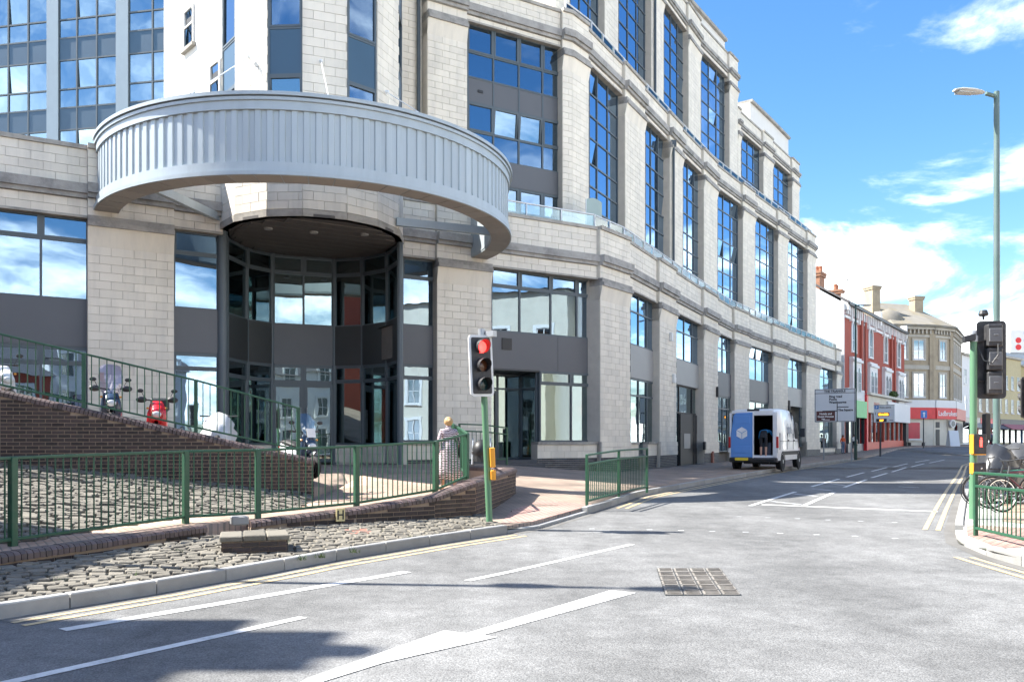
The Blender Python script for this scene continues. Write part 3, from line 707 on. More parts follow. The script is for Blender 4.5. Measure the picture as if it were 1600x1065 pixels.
# bays' parapets and lintels
edges = [(Vector((-26.9, FA(-26.9))), Vector((-19.6, FA(-19.6)))), (Vector((-18.4, FA(-18.4))), ray_hit(F0, 137)), (ray_hit(F0, 272), ray_hit(F0, 350)), (ray_hit(F0, 622), ray_hit(F0, 683)), (ray_hit(F0, 768), ray_hit(F0, 938))]
for (a0, a1), (b0, b1) in zip(PIL1[2:], PIL1[3:]): edges.append((ray_hit(F0, a1), ray_hit(F0, b0)))
for a, b in edges: bay_top(F0, a, b, Z1)
def sill(xa, xb, z0=-0.62, z1=0.0, line=None, ext=None):
    a, b = ext or (ray_hit(F0, xa), ray_hit(F0, xb)); sub = [a, b]
    m = MB(); m.prism(strip_poly(sub, -.17, -.6), Z1['g'], z1 - .1); s = part('sill_wall', m, M_joint, bld); e, n, L = unit(a, b)
    ashlar(s, a - n * .14, b - n * .14, z0, z1 - .1); brickface(PLB, s, a - n * .155, b - n * .155, Z1['g'], z0)
    m = MB(); m.prism(strip_poly(sub, -.08, -.6), z1 - .1, z1); part('sill', m, M_cope, s)
G0, G1, F1, F2 = 2.2, 2.7, 4.05, 6.4
ROWS1 = [(0, G0, 'f'), (G0, G1, 'o'), (G1, F1, 'P'), (F1, 5.68, 'f'), (5.68, F2, 'o')]
sill(0, 0, ext=(Vector((-18.4, FA(-18.4))), ray_hit(F0, 137))); sill(272, 345); sill(627, 683); sill(843, 938)
# left bay (runs out of the frame), the two windows beside the niche, the wide bay with the recessed door
lw0 = Vector((-18.4, 0)); lw0 = h1(-70); lw1 = h1(140)
window(Vector((-18.35, FA(-18.35))) + (h1(140) - ray_hit(F0, 140)), lw1, (.22, .44, .66, .835), ROWS1[:3] + [(F1, 5.7, 'f'), (5.7, F2, 'o')], M_glA, curtains=())
window(h1(270), h1(347), (), ROWS1, M_glA)
window(h1(627), h1(684), (), ROWS1, M_glA)
window(h1(766), h1(939), (.245, .52, .762), [(F1, 5.72, 'f'), (5.72, F2, 'o')], M_glA, panels=())
wj = window(h1(842), h1(939), (.5,), [(0, G0, 'f'), (G0, G1, 'o')], M_glG)
a, b = h1(766), h1(939); e, n, L = unit(a, b); m = MB(); m.prism(strip_poly([a, a.lerp(b, .58)], .06, -.25), G1, F1); m.prism(strip_poly([a.lerp(b, .583), b], .06, -.25), G1, F1); sp = part('spandrel', m, M_span, bld)
c = a.lerp(b, .13) + n * .075; put('vent', boxmesh(.42, .04, .42, M_black, name='vent'), sp, (c.x, c.y, 3.62), (0, 0, math.atan2(e.y, e.x)))
# recessed doorway of that bay: back wall with door leaf and side light, side panel, steps
da, db = h1(768), h1(841); e, n, L = unit(da, db); rb = 1.3
dw = window(da - n * rb, db - n * rb, (.48,), [(-.66, 2.05, 'f'), (2.05, 2.62, 'f')], M_glG, name='doorway')
window(db - n * .1, db - n * (rb - .04), (), [(-.66, 2.05, 'f'), (2.05, 2.62, 'f')], M_glG, name='side_light')
c = da.lerp(db, .24) - n * (rb - .04); put('door_leaf', sashmesh(L * .45, 2.62, .1), dw, (c.x, c.y, .66), (0, 0, math.atan2(e.y, e.x)))
c = da.lerp(db, .12) - n * (rb - .12); m = MB(); m.tube([(c.x, c.y, .2), (c.x, c.y, 1.0)], .02, 6); part('door_handle', m, M_steel, dw)
c = da.lerp(db, .1) - n * (rb - .08); put('notice', boxmesh(.22, .006, .22, M_wframe, name='notice'), dw, (c.x, c.y, .5), (0, 0, math.atan2(e.y, e.x)))
m = MB(); m.prism(strip_poly([da, db], .06, -rb - .2), 2.64, 2.7); part('doorway_soffit', m, M_dark, bld)
st = MB(); st.prism(strip_poly([da, db], .5, -rb - .2), -1.3, -.82); st.prism(strip_poly([da, db], .2, -rb - .2), -.82, -.67); sto = part('doorstep', st, M_bluebrick, bld)
# ---------------------------------------------------------------- street side bays, tier 1
SB = list(zip(PIL1[2:], PIL1[3:]))
def street_bay(i, x0, x1, lo, openings=(), gz=(-.6, 2.7)):
    a, b = h1(x0 - 2), h1(x1 + 2); far = i >= 3
    window(a, b, (.25, .5, .75), [(F1 + .1, 5.6, 'f'), (5.6, F2, 'f')], M_glB, far=far, open_=openings)
    m = MB(); m.prism(strip_poly([a, b], .07, -.25), G1 + (.05 if lo != 'gate' else .2), F1 + .1); part('spandrel', m, M_spanl if i in (0, 1, 4) else M_span, bld)
    if lo == 'shop':
        window(a, b, (.25, .5, .75), [(gz[0], 2.0, 'f'), (2.0, G1 + .03, 'f')], M_glG, far=far)
    elif lo == 'gate':
        e, n, L = unit(a, b)
        w = window(a - n * .12, b - n * .12, (.16, .58), [(-1.3, 1.5, 'f'), (1.5, 2.9, 'f')], M_glG, fm=M_black, name='gate_screen')
        for k in (.37, .79):
            c = a.lerp(b, k) - n * .04; put('gate_leaf', boxmesh(L * .4, .05, 2.7, M_black, name='gate_leaf'), w, (c.x, c.y, .1), (0, 0, math.atan2(e.y, e.x)))
            c = a.lerp(b, k) - n * .0; put('notice', boxmesh(L * .2, .012, .78, M_spanl, name='notice'), w, (c.x, c.y, .05), (0, 0, math.atan2(e.y, e.x)))
    elif lo == 'door':
        e, n, L = unit(a, b); m = MB(); m.prism(strip_poly([a.lerp(b, .0), a.lerp(b, .6)], -1.2, -1.3), -1.4, 2.7); part('doorway', m, M_black, bld)
        window(a.lerp(b, .6), b, (.5,), [(-.4, 2.0, 'f'), (2.0, 2.73, 'f')], M_glG, far=True)
kinds = ['shop', 'gate', 'shop', 'shop', 'door', 'shop']
for i, ((l0, l1), (r0, r1)) in enumerate(SB):
    street_bay(i, l1, r0, kinds[i], openings={3: ((1, 0), (1, 1)), }.get(i, ()))
    if kinds[i] == 'shop':
        a, b = ray_hit(F0, l1), ray_hit(F0, r0)
        if i == 0:
            sill(0, 0, ext=(a, a.lerp(b, .36))); sill(0, 0, ext=(a.lerp(b, .68), b))
        elif i >= 3: sill(0, 0, z0=-.9, z1=-.5, ext=(a, b))
# fittings on the pilasters: alarm boxes, camera, hose point, small lamps
def fitting(name, x, y, w, h, d, mat, line=F0, off=0.0):
    a = ray_hit(line, x - .5); b = ray_hit(line, x + .5); e, n, L = unit(a, b); c = (a + b) / 2 + n * (off + d / 2 + .02); z = (690 - y) / FPX * c.y
    o = put(name, boxmesh(w, d, h, mat, bev=min(w, h, d) * .2, name=name), bld, (c.x, c.y, z), (0, 0, math.atan2(e.y, e.x))); return o
fitting('alarm_box', 1051, 591, .28, .42, .12, M_wframe); fitting('alarm_box', 1046, 526, .2, .4, .14, M_wframe)
fitting('hose_point', 1111, 715, .28, .75, .12, pm('brick_red_paint', (.25, .09, .06), .6)); fitting('door_entry_unit', 1098.5, 696, .25, .45, .12, M_black); fitting('wall_lamp', 1119, 612, .18, .6, .12, M_black); fitting('wall_lamp', 1231.5, 633, .2, .75, .12, M_black)
# core that closes the rooms behind
CORE = [(-27, FA(-27))] + F0[1:]
def core(name, o0, o1, z0, z1, sub=None, mat=None):
    m = MB(); m.prism(strip_poly([Vector(p) for p in (sub or CORE)], o0, o1), z0, z1); return part(name, m, mat or M_room, bld)
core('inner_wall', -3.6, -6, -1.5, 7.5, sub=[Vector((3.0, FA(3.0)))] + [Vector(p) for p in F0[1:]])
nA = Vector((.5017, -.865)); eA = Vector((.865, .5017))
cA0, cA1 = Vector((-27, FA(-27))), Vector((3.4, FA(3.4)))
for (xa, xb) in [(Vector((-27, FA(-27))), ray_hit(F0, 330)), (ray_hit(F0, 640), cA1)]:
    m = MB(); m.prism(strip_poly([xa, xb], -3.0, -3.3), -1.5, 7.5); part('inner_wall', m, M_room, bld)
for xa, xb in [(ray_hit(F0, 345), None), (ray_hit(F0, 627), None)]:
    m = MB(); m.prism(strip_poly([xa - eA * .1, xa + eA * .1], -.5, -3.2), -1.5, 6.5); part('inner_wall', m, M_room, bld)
for a, b in edges: 
    slab(a, b, 2.85, 3.95)
for a, b in edges: slab(a, b, -1.5, -.68)
# terrace deck over tier 1
m = MB(); m.prism(strip_poly([Vector(p) for p in CORE], -.5, -16), 7.15, 7.4); part('terrace_deck', m, M_slabc, bld)
m = MB(); m.wallbox((30.1, 76.2), (30.1 - 7, 76.2 + 4.6), (.55, .83), 0, -.4, -1.4, 8.4); part('end_wall', m, M_render, bld)
# glass balustrade on the tier 1 coping
def balustrade(line, pts, z, n_=None):
    sub = offset_line([tuple(p) for p in pts], -.35)
    for a, b in zip(sub, sub[1:]):
        a, b = Vector(a), Vector(b); e, n, L = unit(a, b); k = max(1, round(L / 1.5)); ang = math.atan2(e.y, e.x)
        m = MB(); m.tube([(a.x, a.y, z + .52), (b.x, b.y, z + .52)], .03, 6); r_ = part('balustrade_rail', m, M_rail, bld)
        for i in range(k):
            c = a + e * (L * (i + .5) / k); put('glass_panel', boxmesh(L / k - .05, .012, .42, M_glC, name='glass_panel'), r_, (c.x, c.y, z + .26), (0, 0, ang))
            c = a + e * (L * i / k) + n * .03; put('baluster', boxmesh(.035, .05, .52, M_rail, name='baluster'), r_, (c.x, c.y, z + .26), (0, 0, ang))
balustrade(F0, [ray_hit(F0, 772), Vector(F0[1])] + [Vector(p) for p in F0[2:]], Z1['par'])
# ---------------------------------------------------------------- tier 2
OFF2 = [-1.5, -1.5, -1.5, -1.4, -1.15, -.9, -.65, -.45, -.35]; L2 = offset_line(F0, OFF2); W2 = offset_line(L2, -.38)
Z2 = dict(b=7.4, g=7.4, pl=7.4, s0=7.4, c0=14.95, c1=15.5, lin=15.95, band0=16.15, band1=16.55, par=17.4)
PIL2 = [(668, 730), (879, 920), (977, 1008), (1047, 1067), (1100, 1121), (1161, 1180), (1216, 1231), (1262, 1275)]
for a, b in PIL2: pilaster(L2, a, b, Z2, plinth=False)
e2 = []
for (a0, a1), (b0, b1) in zip(PIL2, PIL2[1:]): e2.append((ray_hit(L2, a1), ray_hit(L2, b0)))
for a, b in e2: bay_top(L2, a, b, Z2)
R2 = [(7.4, 8.05, 'f'), (8.05, 8.95, 'f'), (8.95, 9.95, 'o'), (9.95, 10.9, 'P'), (10.9, 11.85, 'f'), (11.85, 12.95, 'o'), (12.95, 13.9, 'p'), (13.9, 14.85, 'f'), (14.85, 15.95, 'o')]
def h2(x): return ray_hit(W2, x)
TIL2 = {0: ((5, 1), (5, 2)), 1: ((8, 0), (8, 3), (5, 0)), 2: ((8, 1), (8, 2), (8, 3), (5, 2)), 3: ((8, 1), (8, 3)), 4: ((8, 2), (8, 3), (5, 0), (5, 2), (5, 3)), 5: ((8, 3), (2, 3)), 6: ((8, 3), (2, 0))}
CUR2 = {0: ((7, 1), (5, 3), (4, 1), (4, 3), (8, 3), (5, 0), (2, 1), (2, 2), (2, 3), (4, 0))}
for i, ((a0, a1), (b0, b1)) in enumerate(zip(PIL2, PIL2[1:])):
    rows = R2 if i else [(7.4, 8.05, 'f'), (8.05, 8.95, 'f'), (8.95, 9.95, 'o'), (9.95, 10.9, 'P'), (10.9, 11.85, 'f'), (11.85, 12.95, 'o'), (12.95, 13.9, 'p'), (13.9, 14.85, 'f'), (14.85, 15.95, 'o')]
    if i: rows = [(z0, z1, {'P': 'f', 'p': 'f', 'o': 'f'}.get(k, k)) for z0, z1, k in rows]
    window(h2(a1 - 1), h2(b0 + 1), (.26, .52, .77) if i == 0 else (.2, .47, .74), rows, M_glA if i == 0 else M_glB, far=i >= 3, open_=TIL2.get(i, ()), curtains=CUR2.get(i, ()), vents=((6, 0),))
    a, b = e2[i]
    for zf in (10.0, 13.0): slab(a, b, zf, zf + .8, -.6, -2.9)
# stone between the drum and the first bay: recessed wall
a, b = ray_hit(L2, 560), ray_hit(L2, 668); e, n, L = unit(a, b)
m = MB(); m.prism(strip_poly([a, b], -.53, -1.5), 7.4, 17.4); rw = part('recessed_wall', m, M_joint, bld); ashlar(rw, a - n * .5, b - n * .5, 7.4, 17.4)
for x, line, z0, z1, off in [(660, L2, 7.5, 17.2, -.35), (1049, L2, 7.6, 15.6, .12), (1021, offset_line(L2, -1.3), 15, 26, .1)]:
    p = ray_hit(line, x); e, n, L = unit(ray_hit(line, x - 2), ray_hit(line, x + 2)); q = p + n * off; m = MB(); m.tube([(q.x, q.y, z0), (q.x, q.y, z1)], .07, 8); m.box(q.x - .13, q.x + .13, q.y - .13, q.y + .13, z1, z1 + .3); part('rain_pipe', m, M_pipe, bld)
L2 = subline(L2, ray_hit(L2, -60) if False else Vector(L2[0]), ray_hit(L2, 1275)); L2 = [tuple(p) for p in L2]
sub2 = [ray_hit(L2, 560)] + [Vector(p) for p in L2[1:]]
core('inner_wall', -1.9, -9, 7.4, 16.7, sub=[ray_hit(L2, 600)] + [Vector(p) for p in L2[1:]])
m = MB(); m.prism(strip_poly(sub2, -.5, -9), 16.4, 16.75); part('terrace_deck', m, M_slabc, bld)
balustrade(L2, [Vector(p) for p in L2[1:]], Z2['par'])
# ---------------------------------------------------------------- tier 3 and the roof boxes
L3 = offset_line(offset_line(F0, OFF2), -1.3); W3 = offset_line(L3, -.38)
Z3 = dict(b=16.7, g=16.7, pl=16.7, s0=16.7, c0=24.1, c1=24.6, lin=25.2, band0=25.45, band1=25.8, par=26.9)
def h3(x): return ray_hit(W3, x)
PIL3 = [(868, 890), (945, 966), (1018, 1037), (1076, 1095), (1140, 1153)]
for a, b in PIL3: pilaster(L3, a, b, Z3, plinth=False)
R3 = [(16.7, 18.3, 'f'), (18.3, 19.2, 'f'), (19.2, 20.2, 'f'), (20.2, 21.2, 'f'), (21.2, 22.2, 'f'), (22.2, 23.2, 'f'), (23.2, 24.1, 'f'), (24.1, 25.2, 'f')]
TIL3 = {2: ((4, 2),), 3: ((7, 1), (4, 1), (4, 3)), 1: ()}
for i, ((a0, a1), (b0, b1)) in enumerate(zip(PIL3, PIL3[1:])):
    bay_top(L3, ray_hit(L3, a1), ray_hit(L3, b0), Z3); window(h3(a1 - 1), h3(b0 + 1), (.25, .5, .75), R3, M_glB, far=i >= 2, open_=TIL3.get(i, ()))
    slab(ray_hit(L3, a1), ray_hit(L3, b0), 20.0, 20.4, -.6, -2.0)
Z4 = dict(Z3); Z4.update(c0=21.2, c1=21.7, lin=22.3, band0=22.5, band1=22.8, par=23.7)
PIL4 = [(1153.2, 1158), (1193, 1208), (1238, 1249)]
for a, b in PIL4: pilaster(L3, a, b, Z4, plinth=False)
for i, ((a0, a1), (b0, b1)) in enumerate(zip(PIL4, PIL4[1:])):
    bay_top(L3, ray_hit(L3, a1), ray_hit(L3, b0), Z4); window(h3(a1 - .5), h3(b0 + .5), (.25, .5, .75), [(16.7, 18.2, 'f'), (18.2, 19.3, 'f'), (19.3, 20.3, 'f'), (20.3, 21.3, 'f'), (21.3, 22.3, 'f')], M_glB, far=True)
s3 = [ray_hit(L3, 868), ray_hit(L3, 1152)]; s3 = subline(L3, s3[0], s3[1]); s4 = subline(L3, ray_hit(L3, 1152.5), ray_hit(L3, 1250))
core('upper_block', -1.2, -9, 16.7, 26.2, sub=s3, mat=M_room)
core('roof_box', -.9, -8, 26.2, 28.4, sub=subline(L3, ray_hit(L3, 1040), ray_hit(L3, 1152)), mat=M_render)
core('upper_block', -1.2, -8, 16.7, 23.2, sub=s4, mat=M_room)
core('roof_box', -.9, -7.5, 23.2, 25.9, sub=subline(L3, ray_hit(L3, 1190), ray_hit(L3, 1248.5)), mat=M_render)
for nm, sub, z in (('roof_coping', subline(L3, ray_hit(L3, 1040), ray_hit(L3, 1152)), 28.4), ('roof_coping', subline(L3, ray_hit(L3, 1190), ray_hit(L3, 1248.5)), 25.9)):
    m = MB(); m.prism(strip_poly(sub, -.7, -8.2), z, z + .2); part(nm, m, M_cope, bld)
m = MB(); a = ray_hit(L3, 1152.2); e, n, L = unit(ray_hit(L3, 1150), ray_hit(L3, 1154)); m.prism(strip_poly([a - e * .15, a], -.1, -9), 16.7, 26.8); part('gable_wall', m, M_render, bld)
a = ray_hit(L3, 1249.2); m = MB(); m.prism(strip_poly([a - e * .15, a], -.1, -8), 16.7, 23.6); part('gable_wall', m, M_render, bld)
a = Vector(L2[-1]); e, n, L = unit(L2[-2], L2[-1]); m = MB(); m.prism(strip_poly([a - e * .3, a], -.1, -9), 7.4, 17.0); part('gable_wall', m, M_render, bld)
# ---------------------------------------------------------------- drum over the entrance
DC = Vector((-6.38, FA(-6.38))); DR = 2.85
base = math.atan2(-DC.y, -DC.x)               # direction from the drum to the street corner
def da_(rel): return base + R(rel)
def dpt(rel, r_=DR): return DC + Vector((math.cos(da_(rel)), math.sin(da_(rel)))) * r_
facets = [(-122, -101, 'w'), (-101, -75, 's'), (-75, -53, 'w'), (-53, -27.5, 's'), (-27.5, -6.5, 'w'), (-6.5, 19.5, 's'), (19.5, 41, 'w'), (41, 67, 's'), (67, 88, 'w'), (88, 120, 's')]
DZ0, DZ1 = 6.5, 24.0
drum_poly = [tuple(dpt(f[0], DR - .05)) for f in facets] + [tuple(dpt(120, DR - .05))]
m = MB(); m.prism([tuple(dpt(f[0], DR - .6)) for f in facets] + [tuple(dpt(120, DR - .6))], DZ0 + .1, DZ1); drum = part('entrance_drum', m, M_room, bld)
for a0, a1, k in facets:
    p, q = dpt(a0), dpt(a1); e, n, L = unit(p, q)
    if k == 's':
        m = MB(); m.prism(strip_poly([p, q], -.03, -.5), DZ0 + .02, DZ1); fo = part('drum_facet', m, M_joint, bld); ashlar(fo, p, q, DZ0 + .22, DZ1, h=.26, w=.62)
        m = MB(); m.prism(strip_poly([p, q], .03, -.2), DZ0, DZ0 + .2); part('drum_edge', m, M_cope, fo)
    else:
        m = MB(); m.prism(strip_poly([p, q], -.03, -.5), DZ0 + .02, 8.4); fo = part('drum_facet', m, M_joint, bld); ashlar(fo, p, q, DZ0 + .22, 8.4, h=.24, w=.62)
        m = MB(); m.prism(strip_poly([p, q], .03, -.2), DZ0, DZ0 + .2); part('drum_edge', m, M_cope, fo)
        rows = [(8.4, 9.6, 'f'), (9.6, 10.6, 'o'), (10.6, 11.95, 'p'), (11.95, 13.7, 'o'), (13.7, 15.05, 'p'), (15.05, 16.8, 'o'), (16.8, 18.1, 'p'), (18.1, 19.8, 'o'), (19.8, 24, 'f')]
        window(p - n * .08, q - n * .08, (), rows, M_glA, spm=M_spanb, open_=((1, 0),) if a0 == -27.5 else ())
# boarded soffit under the drum with its downlights
RN = 2.72
def npt(x):
    """far side of the niche circle on the sight line through x"""
    k = ray(x); dx, dy = k, 1.0; A = dx * dx + dy * dy; B = -2 * (dx * DC.x + dy * DC.y); C = DC.length_squared - RN * RN; D = max(0, B * B - 4 * A * C); t = (-B + math.sqrt(D)) / (2 * A); return Vector((dx * t, dy * t))
m = MB(); ring_ = [tuple(dpt(a_, DR - .02)) for a_ in range(-122, 121, 11)]; nic = [npt(x) for x in (625, 606, 567, 522, 425, 385, 353)]
m.prism(ring_ + [tuple(p) for p in nic], DZ0 + .0, DZ0 + .08); so = part('niche_soffit', m, M_soff, bld)
for k in range(-5, 5):
    off = k * .5; hw = math.sqrt(max(0.01, (DR - .38) ** 2 - min(off * off, 6))); c = DC + nA * off
    q = put('soffit_board', boxmesh(min(2 * hw, 5.2), .46, .03, M_soff, name='soffit_board'), so, (c.x, c.y, DZ0 - .02), (0, 0, math.atan2(eA.y, eA.x)))
for rel, r_ in ((-45, 1.9), (0, 1.2), (50, 2.0)):
    p = dpt(rel, r_); m = MB(); m.lathe((p.x, p.y, DZ0 - .06), (0, 0, 1), [(-.02, .12), (0, .13), (.03, .13)], 12); part('downlight', m, M_spanl, so)
# the concave glazed niche
NX = [353, 385, 425, 522, 567, 606, 625]
NP = [npt(x) for x in NX]
for i in range(len(NP) - 1):
    p, q = NP[i], NP[i + 1]
    if i == 2: continue
    window(p, q, (), [(-.1, 2.1, 'f'), (2.1, 2.68, 'o'), (2.68, 4.08, 'P'), (4.08, 5.85, 'f'), (5.85, 6.48, 'o')], M_glG, spm=M_dark)
    m = MB(); m.prism(strip_poly([p, q], .03, -.25), -1.3, -.1); w_ = part('niche_sill', m, M_joint, bld)
    e, n, L = unit(p, q); ashlar(w_, p + n * .06, q + n * .06, -.72, -.12)
    m = MB(); m.tube([(p.x, p.y, -.8), (p.x, p.y, 6.5)], .085, 8); part('niche_mullion', m, M_frame, bld)
p, q = NP[2], NP[3]; e, n, L = unit(p, q)
wd = window(p, q, (.5,), [(-.72, 2.05, 'f'), (2.05, 2.68, 'o'), (2.68, 4.08, 'P'), (4.08, 5.85, 'f'), (5.85, 6.48, 'o')], M_glG, name='entrance_doors')
for s in (.25, .75):
    c = p.lerp(q, s) + n * .04; put('door_leaf', sashmesh(L * .48, 2.72, .11), wd, (c.x, c.y, .66), (0, 0, math.atan2(e.y, e.x)))
    c = p.lerp(q, .5 + (s - .5) * .2) + n * .12; m = MB(); m.tube([(c.x, c.y, .1), (c.x, c.y, 1.2)], .02, 6); part('door_handle', m, M_steel, wd)
for pt in (NP[2], NP[3], NP[0], NP[-1]):
    m = MB(); m.tube([(pt.x, pt.y, -.8), (pt.x, pt.y, 6.5)], .1, 8); part('niche_mullion', m, M_frame, bld)
for x in (347, 622):
    p = h1(x); m = MB(); m.tube([(p.x, p.y, -.9), (p.x, p.y, 6.5)], .17, 12); part('niche_column', m, M_frame, bld, smooth=True)
m = MB(); m.prism([tuple(p) for p in NP] + [tuple(Vector(p) - nA * 3) for p in NP[::-1]], 2.8, 3.9); part('floor_slab', m, M_slabc, bld)
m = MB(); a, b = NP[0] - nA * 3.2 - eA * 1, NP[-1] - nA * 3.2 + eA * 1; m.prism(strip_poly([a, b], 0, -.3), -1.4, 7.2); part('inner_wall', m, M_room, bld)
# ---------------------------------------------------------------- white return wall and the curtain-walled wing
wa, wb = Vector((-10.2, 30.2)), Vector((-14.6, 34.9))
e, n, L = unit(wb, wa)
m = MB(); m.prism(strip_poly([wb, wa], 0, -.4), 7.3, 24.0); rwall = part('return_wall', m, M_render, bld)
for s, z, w_, h_ in ((.42, 15.6, .95, 1.55), (.80, 17.6, .9, 1.7), (.80, 12.6, .9, 1.6), (.42, 12.3, .95, 1.5), (.42, 18.7, .95, 1.55)):
    c = wb.lerp(wa, s); p, q = c - e * w_ / 2, c + e * w_ / 2
    m = MB(); m.prism(strip_poly([p, q], .004, -.02), z, z + h_); rv = part('reveal', m, M_black, rwall)
    window(p + n * .03, q + n * .03, (), [(z, z + h_ * .55, 'f'), (z + h_ * .55, z + h_, 'o')], M_glA, fm=M_wframe, open_=((1, 0),), name='window')
    m = MB(); m.prism(strip_poly([p - e * .12, q + e * .12], .16, -.05), z - .13, z); part('window_sill', m, M_cope, rwall)
va, vb = Vector((-14.4, 34.9)), Vector((-25.5, 37.05)); va, vb = vb, va
e, n, L = unit(va, vb)
zrow = []; z = 7.4
while z < 22:
    zrow += [(z, z + .95, 'p'), (z + .95, z + 1.75, 'f'), (z + 1.75, z + 3.0, 'f')]; z += 3.0
def cw(x): # position along the wing of an image column
    k = ray(x); den = e.x - k * e.y; return (k * va.y - va.x) / den
cols = [cw(x) for x in (-75, -15, 14, 45, 75, 93, 121, 152, 183, 202, 239)]
cf = [max(.001, min(.999, c / L)) for c in cols]
wg = window(va, vb, cf, zrow, M_glW, spm=M_spanb, open_=((8, 3), (8, 7), (5, 7), (11, 3), (11, 7)), far=False, curtains=[(r_, c_) for r_ in (2, 5, 8, 11) for c_ in (2, 4, 6, 8, 10) if (r_ * 7 + c_ * 3) % 4 < 2])
for xa, xb in ((75, 93), (183, 202)):
    p, q = va + e * cw(xa), va + e * cw(xb); m = MB(); m.prism(strip_poly([p, q], .09, .052), 7.4, 22.4); part('wing_pier', m, pm('pale_blue_panel', (.24, .31, .36), .45, var=.04), bld)
m = MB(); m.prism(strip_poly([va, vb], -1.6, -6), 7.3, 22.5); part('inner_wall', m, M_room, bld)
for k in range(6):
    m = MB(); m.prism(strip_poly([va, vb], -.1, -1.7), 7.4 + 3 * k + .1, 7.4 + 3 * k + .8); part('floor_slab', m, M_slabc, bld)
m = MB(); m.prism(strip_poly([va, vb], .1, -6), 22.4, 22.9); part('roof_coping', m, M_cope, bld)
# ---------------------------------------------------------------- curved canopy ring
RR = 6.3; CZ0, CZ1 = 6.57, 8.62; SEG = 72
tA = math.atan2(-eA.y, -eA.x)      # left end (on the facade), sweeping through the front
def cp(t, r_): a = tA + math.pi * t; return DC + Vector((math.cos(a), math.sin(a))) * r_
def ringband(r0, r1, z0, z1, t0=0.0, t1=1.0, n_=SEG):
    m = MB(); rings = []
    for i in range(n_ + 1):
        t = lerp(t0, t1, i / n_); a, b = cp(t, r0), cp(t, r1); rings.append([(a.x, a.y, z0), (b.x, b.y, z0), (b.x, b.y, z1), (a.x, a.y, z1)])
    m.loft(rings); return m
m = ringband(RR - .62, RR - .1, CZ0 + .06, CZ1 - .03); can = part('canopy_ring', m, M_zinc, bld, smooth=True)
part('lower_lip', ringband(RR - .6, RR + .0, CZ0 + .1, CZ0 + .34), M_zinc, can, smooth=True)
part('lower_edge', ringband(RR - .6, RR + .06, CZ0, CZ0 + .1), M_zinc, can, smooth=True)
part('upper_fascia', ringband(RR - .55, RR + .0, CZ1 - .42, CZ1 - .2), M_zinc, can, smooth=True)
part('upper_bead', ringband(RR - .55, RR + .045, CZ1 - .2, CZ1 - .12), M_zinc, can, smooth=True)
part('upper_edge', ringband(RR - .55, RR + .09, CZ1 - .09, CZ1), M_zinc, can, smooth=True)
NPAN = 66
for i in range(NPAN):      # trapezoid ribs, one pan each
    t0, t1 = i / NPAN, (i + 1) / NPAN; m = MB(); zs = (CZ0 + .33, CZ1 - .41)
    prof = [(0, -.08), (.06, -.045), (.52, -.045), (.58, -.08), (1.0, -.08)]
    vs = []
    for u, o_ in prof:
        c = cp(lerp(t0, t1, u), RR + o_); vs += [(c.x, c.y, zs[0]), (c.x, c.y, zs[1])]
    k = len(prof)
    for u in (1.0, 0.0):
        c = cp(lerp(t0, t1, u), RR - .14); vs += [(c.x, c.y, zs[0]), (c.x, c.y, zs[1])]
    k += 2
    m.add(vs, [(2 * j, 2 * ((j + 1) % k), 2 * ((j + 1) % k) + 1, 2 * j + 1) for j in range(k)])
    part('cladding_panel', m, M_zinc, can)
for i in range(30):
    part('soffit_panel', ringband(RR - .585, RR + .02, CZ0 - .012, CZ0 - .002, i / 30 + .0008, (i + 1) / 30 - .0008, 3), M_soffr, can)
# tie rods from ring to drum, and the flat bracing beams
for rel, z_d in ((-40, 11.2), (4, 11.0), (49, 10.7)):
    p = dpt(rel, DR + .02); q = dpt(rel, RR - .45); m = MB(); m.tube([(p.x, p.y, z_d), (q.x, q.y, CZ1 - .05)], .015, 6); m.lathe((p.x, p.y, z_d), Vector((math.cos(da_(rel)), math.sin(da_(rel)), 0)), [(-.02, .06), (.08, .03)], 8); part('tie_rod', m, M_rail, can)
for x0, t_ in ((626, .86), (352, .13)):
    a = dpt(62 if x0 > 500 else -80, DR); b = cp(t_, RR - .6); m = MB(); e, n, L = unit(a, b); m.wallbox(a, b, n, -.08, .08, CZ0 + .2, CZ0 + .44); part('bracing_beam', m, M_zinc, can)
BLK.flush(); PLB.flush()
# ================================================================ forecourt: dwarf walls, sett bank and verge, terrace, railings
M_brick = pm('dark_brown_brick', (0.05, 0.034, 0.031), 0.7, var=0.12, scale=8, objvar=0.45, bump=0.2, bscale=60, dirt=(0.05, 0.05, 0.04), dirt_scale=5, dirt_amt=0.5)
M_bmort = pm('brown_mortar', (0.34, 0.26, 0.195), 0.95, var=0.1, scale=6)
M_bull = pm('bullnose_brick', (0.12, 0.085, 0.08), 0.55, var=0.12, scale=7, objvar=0.3, dirt=(0.06, 0.06, 0.045), dirt_scale=4, dirt_amt=0.6)
def V2(x, d): return Vector((ray(x) * d, d))
